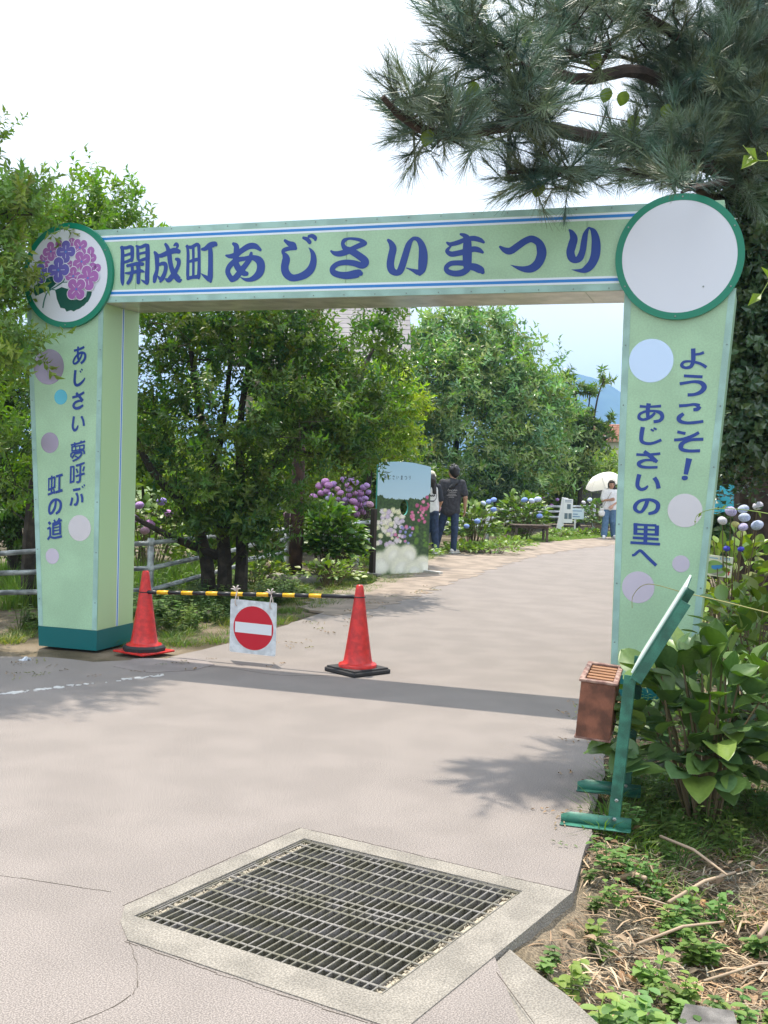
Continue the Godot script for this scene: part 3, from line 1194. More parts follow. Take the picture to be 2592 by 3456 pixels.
	for s in [[3.4615, 0.045, trim, "edge_strip", 0.0016], [2.9095, 0.045, trim, "edge_strip", 0.0016], [3.4085, 0.052, white, "white_stripe", 0.0016], [2.9625, 0.052, white, "white_stripe", 0.0016], [3.4085, 0.021, blue, "blue_stripe", 0.0028], [2.9625, 0.021, blue, "blue_stripe", 0.0028]]:
		part(s[3], boxed(Vector3(run, s[1], 0.001), 0.0002), s[2], beam, Vector3(span / 2.0, s[0], s[4] + 0.0004))
	var heads_ := begin()
	for i in 17:
		for y in [3.466, 2.903]:
			heads_.append_from(disc(0.005, 0.003, 8).commit(), 0, Transform3D(Basis.IDENTITY, Vector3(0.12 + i * 0.25, y, 0.003)))
	for side in 2:
		for i in 6:
			var y := 0.4 + i * 0.42
			heads_.append_from(disc(0.005, 0.003, 8).commit(), 0, Transform3D(Basis.IDENTITY, Vector3((-0.02 if side == 0 else span + 0.02), y, 0.003)))
			heads_.append_from(disc(0.005, 0.003, 8).commit(), 0, Transform3D(Basis.IDENTITY, Vector3((-0.54 - 0.065 * y if side == 0 else span + 0.54 + 0.065 * y), y, 0.003)))
	var sw := part("screws", heads_, paint(0.2, 0.24, 0.22, 0.4, 0.6), beam)
	sw.set_meta("kind", "stuff")
	var left_pillar := o.get_node("pillar") as Node3D
	write_arch(beam, left_pillar, o.get_node("pillar_001") as Node3D, span)


func emblem(r: Node3D) -> void:
	# flat print of a hydrangea spray; places in millimetres on the pillar's own axes
	var off := Vector2(-333, 3115)
	var z := 0.028
	var fix := func(list: Array) -> Array: return list.map(func(v): return (Vector2(v[0], v[1]) - off) / 1000.0)
	var green := paint(0.004, 0.085, 0.06, 0.5)
	outline(r, "printed_leaf", fix.call([[-433, 3054], [-482, 3115], [-577, 3078], [-657, 3034], [-659, 2983], [-640, 2950], [-574, 2974], [-503, 3000], [-456, 3034]]), green, z, z + 0.0003)
	outline(r, "printed_leaf", fix.call([[-449, 2996], [-385, 3020], [-319, 3000], [-300, 2930], [-264, 2909], [-148, 2931], [-138, 2981], [-92, 2973], [-97, 2945], [-113, 2916], [-127, 2893], [-142, 2885], [-164, 2862], [-185, 2852], [-205, 2838], [-239, 2828], [-262, 2815], [-290, 2826], [-333, 2815], [-350, 2840], [-393, 2848], [-412, 2886], [-430, 2923], [-440, 2968]]), green, z, z + 0.0003)
	for s in [[[-564, 2855, 14], [-549, 2925, 13], [-515, 2985, 12], [-432, 3028, 10], [-374, 3062, 9], [-352, 3092, 7]], [[-473, 3002, 8], [-443, 2996, 7]], [[-371, 3059, 7], [-333, 3058, 6]]]:
		var flat := []
		for v in s:
			flat.append_array([v[0] - off.x, v[1] - off.y, v[2]])
		glyph(r, true, [flat], paint(0.03, 0.16, 0.14, 0.5), z + 0.0006, "printed_stem")
	var pink := paint(0.36, 0.13, 0.4, 0.5)
	var violet := paint(0.13, 0.11, 0.42, 0.5)
	var pale := paint(0.72, 0.75, 0.82, 0.5)
	var up := z + 0.001
	for q in [[-293, 3388, 1.9], [-419, 3375, 1.9], [-110, 3309, -1.6], [-89, 3251, -2.9], [-306, 3201, -2.8], [-90, 3179, -2.4], [-44, 3167, -2.5], [-440, 3255, -1.5]]:
		var c := (Vector2(q[0], q[1]) - off) / 1000.0
		var ring := []
		for k in 9:
			ring.append(c + Vector2.from_angle(TAU * k / 9) * 0.036)
		outline(r, "printed_petal", ring, pink, up, up + 0.0002)
		var a := Vector2.from_angle(q[2])
		glyph(r, false, [[(c.x - a.x * 0.008) * 1000, (c.y - a.y * 0.008) * 1000, 4, (c.x + a.x * 0.028) * 1000, (c.y + a.y * 0.028) * 1000, 4]], pale, up + 0.0006, "printed_vein")
	for f in [[-562, 3234, 66, 20, 0], [-495, 3317, 79, 5, 0], [-213, 3340, 76, 35, 0], [-584, 3138, 82, 8, 1], [-347, 3309, 91, 0, 1], [-192, 3223, 88, 25, 0], [-269, 3105, 76, 0, 0], [-413, 3160, 104, 0, 1], [-126, 3085, 102, 12, 0], [-234, 2996, 97, 42, 0]]:
		var c := (Vector2(f[0], f[1]) - off) / 1000.0
		for layer in 2:
			var ring := []
			for k in 64:
				var t := TAU * k / 64
				var petal := pow(absf(cos(2.0 * t)), 0.55)
				var rr: float = f[2] / 1000.0 * (0.5 + 0.5 * petal) * 1.02 + (0.006 if layer == 0 else 0.0)
				ring.append(c + Vector2.from_angle(t + deg_to_rad(f[3])) * rr)
			outline(r, "printed_outline" if layer == 0 else "printed_floret", ring, pale if layer == 0 else (violet if f[4] else pink), up, up + 0.0002)
			up += 0.0004
		for k in 4:
			var a := Vector2.from_angle(k * PI / 2 + deg_to_rad(f[3]))
			var p: Vector2 = c + a * f[2] * 0.00022
			var q: Vector2 = c + a * f[2] * 0.00058
			glyph(r, false, [[p.x * 1000, p.y * 1000, 4, q.x * 1000, q.y * 1000, 4]], pale, up, "printed_vein")
		var eye := []
		for k in 10:
			eye.append(c + Vector2.from_angle(TAU * k / 10) * 0.009)
		outline(r, "printed_eye", eye, paint(0.05, 0.2, 0.6, 0.5), up, up + 0.0002)
		up += 0.0004


func write_arch(beam: Node3D, left: Node3D, right: Node3D, span: float) -> void:
	# lettering in vinyl, stroke by stroke
	glyph(beam, true, [[164, 3334, 28, 172, 3287, 34, 173, 3182, 38, 175, 3083, 39, 178, 3043, 29, 180, 3025, 11], [158, 3332, 24, 200, 3327, 28, 245, 3335, 29, 261, 3320, 33], [261, 3325, 35, 264, 3263, 35, 260, 3224, 29], [171, 3262, 20, 216, 3272, 22, 262, 3283, 25], [173, 3208, 23, 221, 3218, 26, 261, 3234, 31], [403, 3336, 37, 406, 3279, 41, 407, 3175, 39, 406, 3087, 42, 409, 3043, 31, 399, 3030, 14], [300, 3339, 18, 338, 3328, 26, 385, 3342, 31, 403, 3331, 33], [311, 3329, 23, 316, 3277, 29, 321, 3235, 26, 328, 3222, 20], [321, 3274, 20, 363, 3281, 21, 398, 3286, 23], [329, 3218, 19, 364, 3227, 26, 405, 3237, 28], [352, 3065, 6, 374, 3051, 19, 406, 3039, 35], [222, 3182, 26, 263, 3189, 26, 317, 3196, 30, 362, 3190, 30], [205, 3123, 14, 247, 3122, 26, 301, 3131, 29, 349, 3136, 28, 379, 3127, 12], [261, 3185, 28, 268, 3153, 28, 264, 3112, 30, 251, 3070, 34, 231, 3042, 31], [320, 3188, 34, 327, 3141, 37, 326, 3089, 35, 327, 3045, 34]]) # 開
	glyph(beam, true, [[646, 3331, 15, 664, 3341, 30, 678, 3326, 27, 668, 3310, 13], [568, 3343, 25, 587, 3316, 34, 603, 3267, 42, 613, 3205, 42, 627, 3153, 42, 647, 3111, 45, 674, 3077, 51, 703, 3052, 44, 717, 3053, 19], [471, 3282, 23, 488, 3255, 40, 495, 3198, 40, 494, 3136, 33, 480, 3085, 41, 474, 3049, 30], [497, 3254, 25, 535, 3255, 36, 599, 3277, 44, 651, 3290, 47, 691, 3281, 35], [502, 3177, 25, 537, 3189, 29, 567, 3185, 36, 576, 3157, 36, 567, 3113, 36, 546, 3070, 39, 530, 3047, 22], [504, 3091, 9, 522, 3071, 27], [669, 3221, 25, 691, 3210, 36, 691, 3176, 34, 673, 3136, 36, 645, 3096, 44, 605, 3056, 42, 574, 3066, 12]]) # 成
	glyph(beam, true, [[764, 3323, 22, 774, 3266, 27, 775, 3164, 29, 776, 3087, 28, 785, 3061, 22], [758, 3320, 19, 802, 3311, 30, 850, 3331, 30, 869, 3319, 30], [869, 3319, 30, 874, 3237, 28, 876, 3135, 30, 875, 3076, 33, 877, 3061, 18], [820, 3305, 24, 824, 3188, 23, 826, 3080, 23], [781, 3195, 19, 827, 3207, 30, 873, 3214, 28], [779, 3065, 31, 819, 3072, 28, 874, 3075, 34], [901, 3292, 24, 928, 3295, 36, 968, 3319, 47, 1010, 3328, 44, 1023, 3322, 27], [968, 3310, 32, 975, 3259, 41, 978, 3157, 43, 978, 3071, 46, 982, 3033, 22], [895, 3100, 5, 924, 3079, 22, 966, 3053, 41]]) # 町
	glyph(beam, true, [[1113, 3235, 17, 1147, 3228, 35, 1198, 3237, 47, 1247, 3268, 45, 1308, 3299, 49, 1363, 3299, 45, 1409, 3269, 24], [1174, 3325, 25, 1200, 3303, 46, 1202, 3247, 51, 1198, 3182, 51, 1223, 3131, 53, 1269, 3094, 47, 1296, 3086, 35], [1331, 3245, 26, 1321, 3203, 42, 1289, 3159, 45, 1246, 3110, 51, 1208, 3065, 53, 1172, 3044, 43], [1166, 3046, 43, 1131, 3103, 43, 1147, 3151, 45, 1204, 3194, 43, 1277, 3205, 35, 1343, 3211, 40, 1401, 3185, 62, 1419, 3135, 70, 1400, 3080, 65, 1343, 3043, 40, 1287, 3041, 24, 1239, 3062, 3]]) # あ
	glyph(beam, true, [[1617, 3333, 23, 1648, 3311, 37, 1686, 3292, 54, 1708, 3270, 29], [1709, 3265, 19, 1654, 3270, 33, 1609, 3258, 34, 1605, 3238, 29], [1606, 3238, 23, 1630, 3193, 65, 1621, 3128, 65, 1634, 3081, 64, 1677, 3046, 56, 1731, 3045, 54, 1795, 3066, 63, 1842, 3107, 64, 1861, 3165, 54, 1855, 3220, 39, 1834, 3255, 19, 1817, 3271, 2], [1772, 3348, 22, 1804, 3335, 33, 1825, 3313, 32], [1818, 3358, 24, 1846, 3359, 32, 1868, 3343, 35, 1872, 3329, 21]]) # じ
	glyph(beam, true, [[2004, 3238, 16, 2032, 3221, 33, 2074, 3216, 45, 2137, 3230, 47, 2188, 3254, 39, 2245, 3276, 42, 2274, 3287, 41], [2278, 3287, 36, 2249, 3309, 28, 2196, 3323, 23, 2144, 3327, 20, 2108, 3313, 33, 2099, 3287, 31, 2120, 3254, 41, 2173, 3231, 52, 2232, 3195, 54, 2277, 3161, 58, 2283, 3137, 62, 2255, 3121, 50, 2192, 3140, 45, 2123, 3148, 42, 2061, 3138, 40, 2022, 3109, 43, 2027, 3077, 47, 2074, 3056, 49, 2142, 3049, 57, 2205, 3057, 64, 2238, 3063, 57, 2252, 3060, 36]]) # さ
	glyph(beam, true, [[2464, 3303, 23, 2486, 3280, 40, 2503, 3238, 58, 2492, 3178, 59, 2486, 3121, 60, 2499, 3078, 56, 2534, 3057, 45, 2564, 3071, 54, 2583, 3118, 55, 2602, 3184, 53, 2624, 3258, 48, 2644, 3293, 33, 2668, 3309, 28, 2703, 3295, 38, 2730, 3251, 53, 2741, 3194, 68, 2741, 3132, 71, 2735, 3075, 60, 2720, 3046, 34], [2614, 3091, 7, 2655, 3076, 19, 2701, 3057, 41]]) # い
	glyph(beam, true, [[2923, 3268, 16, 2950, 3255, 30, 3009, 3266, 36, 3067, 3286, 34, 3125, 3291, 38, 3174, 3277, 33, 3201, 3260, 19], [2955, 3242, 12, 2928, 3214, 28, 2930, 3198, 31, 2962, 3182, 40, 3021, 3189, 42, 3079, 3201, 43, 3127, 3213, 41, 3166, 3205, 37, 3196, 3187, 19], [3026, 3325, 18, 3056, 3313, 34, 3076, 3282, 57, 3079, 3202, 70, 3082, 3127, 68, 3084, 3089, 61], [3082, 3110, 43, 3014, 3116, 38, 2955, 3112, 38, 2923, 3084, 36, 2937, 3055, 39, 2987, 3039, 43, 3045, 3043, 48, 3084, 3066, 48], [3093, 3089, 46, 3141, 3080, 55, 3186, 3058, 53, 3201, 3042, 30]]) # ま
	glyph(beam, true, [[3325, 3222, 18, 3360, 3198, 40, 3403, 3190, 52, 3459, 3225, 52, 3511, 3258, 50, 3557, 3270, 49, 3605, 3244, 52, 3627, 3199, 67, 3631, 3153, 70, 3610, 3097, 67, 3570, 3062, 61, 3523, 3054, 47, 3470, 3064, 28, 3406, 3089, 2]]) # つ
	glyph(beam, true, [[3828, 3321, 17, 3844, 3302, 36, 3859, 3261, 56, 3848, 3211, 61, 3839, 3166, 59, 3851, 3125, 56, 3877, 3109, 46, 3907, 3123, 51, 3925, 3173, 46, 3933, 3233, 44, 3941, 3288, 36, 3960, 3329, 17, 3975, 3328, 16, 3997, 3305, 40, 4014, 3255, 56, 4019, 3195, 65, 4015, 3134, 65, 3994, 3080, 61, 3960, 3045, 55, 3920, 3032, 29, 3851, 3041, 2]]) # り
	glyph(left, false, [[-274, 2494, 20, -221, 2506, 20, -173, 2525, 20], [-233, 2529, 18, -235, 2477, 20, -230, 2427, 20, -219, 2401, 15], [-192, 2471, 15, -211, 2431, 18, -241, 2395, 20, -268, 2387, 18, -276, 2407, 17, -251, 2448, 18, -207, 2477, 20, -169, 2470, 20, -163, 2438, 22, -179, 2408, 22, -205, 2388, 20]]) # あ
	glyph(left, false, [[-255, 2333, 23, -260, 2280, 23, -259, 2229, 25, -240, 2207, 25, -206, 2219, 23, -174, 2248, 17, -163, 2269, 10], [-212, 2328, 11, -199, 2313, 11], [-199, 2343, 11, -186, 2330, 11]]) # じ
	glyph(left, false, [[-281, 2104, 21, -221, 2121, 22, -166, 2150, 19], [-244, 2144, 25, -212, 2113, 25, -177, 2077, 25], [-181, 2074, 20, -211, 2078, 19, -250, 2064, 21, -267, 2037, 24, -250, 2017, 24, -214, 2019, 25, -173, 2042, 19]]) # さ
	glyph(left, false, [[-261, 1948, 21, -267, 1901, 21, -270, 1859, 23, -254, 1832, 23, -232, 1844, 21, -219, 1873, 11], [-189, 1950, 21, -170, 1915, 20, -162, 1870, 20]]) # い
	glyph(left, false, [[-286, 1707, 16, -217, 1722, 17, -147, 1742, 18], [-249, 1732, 17, -246, 1702, 17], [-187, 1747, 16, -185, 1723, 15], [-278, 1692, 12, -152, 1712, 12], [-277, 1658, 11, -151, 1682, 11], [-272, 1695, 15, -272, 1653, 15], [-156, 1714, 16, -157, 1685, 15], [-238, 1698, 11, -237, 1664, 11], [-198, 1707, 11, -197, 1673, 11], [-279, 1606, 15, -276, 1639, 15, -216, 1655, 14, -162, 1666, 18, -152, 1635, 16], [-241, 1641, 15, -271, 1596, 15], [-250, 1633, 13, -183, 1648, 16, -182, 1629, 17, -210, 1600, 17, -263, 1574, 15], [-241, 1617, 13, -212, 1606, 12]]) # 夢
	glyph(left, false, [[-282, 1530, 17, -281, 1465, 17, -282, 1387, 17], [-285, 1525, 15, -248, 1530, 15], [-253, 1530, 17, -251, 1466, 17, -251, 1397, 17], [-284, 1397, 18, -247, 1406, 17], [-232, 1537, 19, -190, 1548, 19, -147, 1564, 16], [-227, 1512, 16, -212, 1477, 16], [-150, 1533, 16, -163, 1492, 16], [-233, 1448, 17, -145, 1475, 19], [-187, 1544, 17, -188, 1476, 17, -189, 1423, 19, -201, 1402, 19, -224, 1401, 17]]) # 呼
	glyph(left, false, [[-256, 1331, 23, -184, 1345, 20], [-224, 1309, 22, -210, 1282, 20, -209, 1241, 22, -224, 1213, 23, -245, 1213, 17], [-261, 1270, 20, -267, 1235, 20, -278, 1202, 20], [-176, 1303, 22, -165, 1271, 22, -163, 1232, 20], [-169, 1368, 12, -157, 1353, 12], [-152, 1383, 12, -141, 1369, 12]]) # ぶ
	glyph(left, false, [[-496, 1422, 14, -494, 1317, 13], [-501, 1417, 17, -433, 1436, 16], [-437, 1436, 17, -438, 1355, 17], [-500, 1324, 18, -430, 1354, 18], [-466, 1447, 17, -466, 1379, 16, -467, 1295, 17], [-502, 1285, 19, -434, 1311, 18], [-445, 1334, 14, -432, 1296, 14], [-425, 1441, 19, -359, 1458, 22], [-390, 1448, 19, -390, 1312, 19], [-425, 1307, 19, -358, 1329, 25]]) # 虹
	glyph(left, false, [[-422, 1244, 20, -428, 1189, 22, -450, 1143, 23, -476, 1127, 21, -486, 1150, 22, -481, 1195, 22, -452, 1235, 23, -412, 1248, 20, -378, 1229, 24, -373, 1191, 25, -388, 1152, 24, -420, 1127, 19]]) # の
	glyph(left, false, [[-490, 1056, 23, -470, 1036, 25], [-501, 996, 18, -472, 1010, 20], [-472, 1010, 19, -470, 935, 19], [-469, 939, 19, -495, 905, 20], [-474, 932, 19, -426, 924, 19, -354, 941, 21], [-436, 1077, 17, -423, 1056, 17], [-381, 1092, 17, -398, 1064, 17], [-451, 1041, 17, -358, 1077, 19], [-444, 1040, 19, -441, 944, 19], [-442, 1026, 15, -372, 1054, 18], [-374, 1057, 20, -371, 953, 21], [-437, 1007, 11, -371, 1022, 11], [-437, 982, 11, -370, 995, 11], [-436, 952, 16, -363, 966, 16]]) # 道
	glyph(right, false, [[480, 2475, 30, 483, 2419, 30, 482, 2379, 28, 467, 2349, 24, 433, 2342, 19, 408, 2357, 23, 421, 2381, 19, 460, 2386, 16, 510, 2377, 19, 543, 2364, 20, 573, 2344, 22], [496, 2433, 17, 526, 2437, 18, 553, 2447, 20]]) # よ
	glyph(right, false, [[425, 2286, 20, 550, 2279, 21], [399, 2231, 22, 444, 2239, 20, 497, 2246, 20, 542, 2238, 28, 564, 2209, 35, 543, 2176, 29, 501, 2158, 22, 455, 2154, 23]]) # う
	glyph(right, false, [[400, 2078, 22, 450, 2082, 20, 503, 2089, 20, 536, 2077, 33], [541, 2076, 25, 524, 2057, 27, 497, 2052, 22], [433, 2025, 23, 403, 1997, 31, 412, 1972, 26, 454, 1961, 21, 508, 1964, 21, 567, 1973, 20]]) # こ
	glyph(right, false, [[133, 2073, 20, 196, 2070, 16, 279, 2076, 20], [194, 2094, 31, 189, 2047, 28, 192, 1994, 23], [239, 2028, 16, 210, 1999, 22, 167, 1980, 19, 133, 1989, 23, 136, 2018, 19, 179, 2038, 17, 234, 2040, 18, 277, 2028, 27, 290, 1999, 27, 273, 1974, 23, 232, 1966, 22]]) # あ
	glyph(right, false, [[160, 1928, 30, 153, 1878, 30, 154, 1833, 27, 180, 1815, 22, 228, 1815, 20, 290, 1840, 20], [215, 1913, 13, 236, 1900, 13], [234, 1922, 13, 255, 1911, 13]]) # じ
	glyph(right, false, [[122, 1734, 19, 201, 1734, 19, 286, 1745, 18], [175, 1758, 23, 216, 1727, 30, 267, 1685, 24], [251, 1688, 19, 232, 1697, 17, 181, 1695, 19, 142, 1674, 28, 155, 1652, 22, 205, 1646, 19, 271, 1649, 18]]) # さ
	glyph(right, false, [[148, 1596, 30, 138, 1546, 28, 140, 1510, 28, 163, 1490, 23, 192, 1498, 21, 210, 1518, 11], [251, 1576, 30, 272, 1543, 28, 284, 1500, 30]]) # い
	glyph(right, false, [[395, 1898, 21, 451, 1887, 20], [541, 1896, 22, 494, 1869, 23, 430, 1847, 21, 376, 1841, 20], [572, 1850, 22, 495, 1845, 21, 443, 1826, 26, 423, 1801, 34, 433, 1776, 26, 480, 1767, 22, 553, 1770, 22]]) # そ
	glyph(right, false, [[482, 1715, 41, 463, 1604, 29], [437, 1579, 15, 447, 1579, 29, 457, 1579, 31, 467, 1580, 29, 478, 1580, 15]]) # ！
	glyph(right, false, [[211, 1413, 27, 198, 1374, 28, 177, 1338, 22, 155, 1331, 20, 130, 1347, 26, 128, 1374, 28, 152, 1404, 23, 193, 1418, 19, 240, 1418, 22, 277, 1399, 28, 284, 1370, 29, 267, 1337, 26, 220, 1320, 19]]) # の
	glyph(right, false, [[134, 1252, 27, 136, 1174, 28], [120, 1243, 18, 200, 1241, 16, 278, 1241, 18], [282, 1242, 29, 283, 1171, 29], [206, 1242, 26, 206, 1176, 27, 206, 1108, 26], [125, 1210, 13, 289, 1210, 14], [123, 1177, 16, 295, 1177, 17], [119, 1148, 19, 297, 1145, 19], [104, 1113, 19, 308, 1111, 19]]) # 里
	glyph(right, false, [[118, 1023, 16, 135, 1028, 19, 158, 1050, 19, 175, 1059, 20, 197, 1042, 22, 238, 1004, 23, 288, 960, 22]]) # へ


func build_barrier() -> void:
	var red := grainy(lin(0.52, 0.02, 0.014), lin(0.72, 0.026, 0.02), Color(0.85, 0.85, 0.85), Color.WHITE, 0.35, 0.5, 0.36, 0.0, 88)
	var rubber := paint(0.02, 0.019, 0.02, 0.7)
	var a := Vector3(-1.97, 0, -9.22)
	var b := Vector3(-0.17, 0, -8.57)
	var cone := func(at: Vector3, label: String) -> Node3D:
		var o := thing("traffic_cone", label, "traffic cone", at, 0.0, "red cones of the barrier")
		var st := begin(true)
		lathe(st, [Vector2(0.148, 0.03), Vector2(0.15, 0.062), Vector2(0.146, 0.07), Vector2(0.124, 0.075), Vector2(0.112, 0.09), Vector2(0.1, 0.16), Vector2(0.0625, 0.42), Vector2(0.033, 0.64), Vector2(0.028, 0.672), Vector2(0.02, 0.68), Vector2(0.0, 0.682)], 32)
		part("cone_body", st, red, o)
		return o
	var r: Node3D = cone.call(b, "glossy red traffic cone on a square black base, standing in the sunny lane")
	var plate := part("base_plate", boxed(Vector3(0.37, 0.034, 0.37), 0.008), rubber, r, Vector3(0, 0.0175, 0))
	plate.rotation.y = 0.72
	var rim := part("base_rim", boxed(Vector3(0.34, 0.012, 0.34), 0.005), rubber, r, Vector3(0, 0.0405, 0))
	rim.rotation.y = 0.72
	var l: Node3D = cone.call(a, "glossy red traffic cone in the shade at the foot of the left pillar")
	var foot := part("red_base", boxed(Vector3(0.36, 0.016, 0.36), 0.005), red, l, Vector3(0, 0.009, 0))
	foot.rotation.y = 0.95
	var st := begin()
	lathe(st, [Vector2(0.178, 0.018), Vector2(0.181, 0.045), Vector2(0.165, 0.062), Vector2(0.149, 0.062)], 8)
	part("weight_ring", st, rubber, l)
	# the striped bar, its end loops
	var o := thing("barrier_bar", "black and yellow striped bar resting between the two traffic cones", "barrier bar")
	var p := Vector3(-1.945, 0.505, -9.19)
	var q := Vector3(-0.19, 0.588, -8.57)
	var long := p.distance_to(q)
	var dir := (q - p) / long
	var cuts := [0.0, 0.095]
	for k in 7:
		cuts.append(0.095 + k * 0.228 + 0.105)
		cuts.append(0.095 + (k + 1) * 0.228)
	cuts[cuts.size() - 1] = long
	for i in cuts.size() - 1:
		var t := begin(true)
		var rr := 0.0165 if i % 2 else 0.0162
		tube(t, [p + dir * cuts[i], p + dir * cuts[i + 1]], [rr, rr], 14)
		part("yellow_band" if i % 2 else "black_band", t, paint(0.75, 0.42, 0.01, 0.4) if i % 2 else paint(0.015, 0.015, 0.018, 0.4), o)
	for c in [[a, 0.505, 0.056], [b, 0.588, 0.046]]:
		var t := begin(true)
		var pts := []
		var radii := []
		for k in 25:
			pts.append(c[0] + Vector3(cos(TAU * k / 24) * c[2], c[1], sin(TAU * k / 24) * c[2]))
			radii.append(0.004)
		tube(t, pts, radii, 6)
		part("end_loop", t, rubber, o)
	# the sign tied to the bar
	var at := p + dir * long * 0.525
	var s := thing("no_entry_sign", "square white sign with red no entry disc tied under the striped bar", "road sign", at, -0.345)
	s.rotation.z = -0.02
	s.rotation.x = 0.04
	var sq := PackedVector2Array()
	for c in [[1, 1], [-1, 1], [-1, -1], [1, -1]]:
		for k in 5:
			var ang := (atan2(c[1], c[0]) - PI / 4) + PI / 2 * k / 4.0
			sq.append(Vector2(c[0] * 0.19, c[1] * 0.2) + Vector2.from_angle(ang) * 0.016)
	var face := begin()
	slab_xy(face, sq, -0.0015, 0.0015)
	part("plate", face, grainy(lin(0.58, 0.62, 0.64), lin(0.68, 0.72, 0.74), Color(0.9, 0.9, 0.9), Color.WHITE, 0.3, 0.5, 0.45, 0.0, 90), s, Vector3(0, -0.268, 0))
	part("red_disc", disc(0.178, 0.0012, 56), paint(0.5, 0.01, 0.025, 0.4), s, Vector3(0.004, -0.274, 0.0016))
	part("white_bar", boxed(Vector3(0.326, 0.085, 0.0008), 0.0002), paint(0.66, 0.7, 0.72, 0.45), s, Vector3(0.004, -0.276, 0.0034))
	for x in [-0.15, 0.158]:
		var t := begin(true)
		var ring := []
		var rad := []
		for k in 17:
			ring.append(Vector3(x + 0.006 * sin(k * 0.8), -0.04 + cos(TAU * k / 16) * 0.062, sin(TAU * k / 16) * 0.023))
			rad.append(0.005)
		tube(t, ring, rad, 6)
		for w in [[-0.045, 0.022], [0.04, 0.03], [-0.03, 0.05], [0.024, 0.062]]:
			tube(t, [Vector3(x, 0.02, 0.016), Vector3(x + w[0] * 0.6, 0.022 + w[1] * 0.6, 0.024), Vector3(x + w[0], 0.015 + w[1] * 0.8, 0.02)], [0.007, 0.006, 0.003], 6)
		part("tie", t, paint(0.62, 0.55, 0.5, 0.9), s)


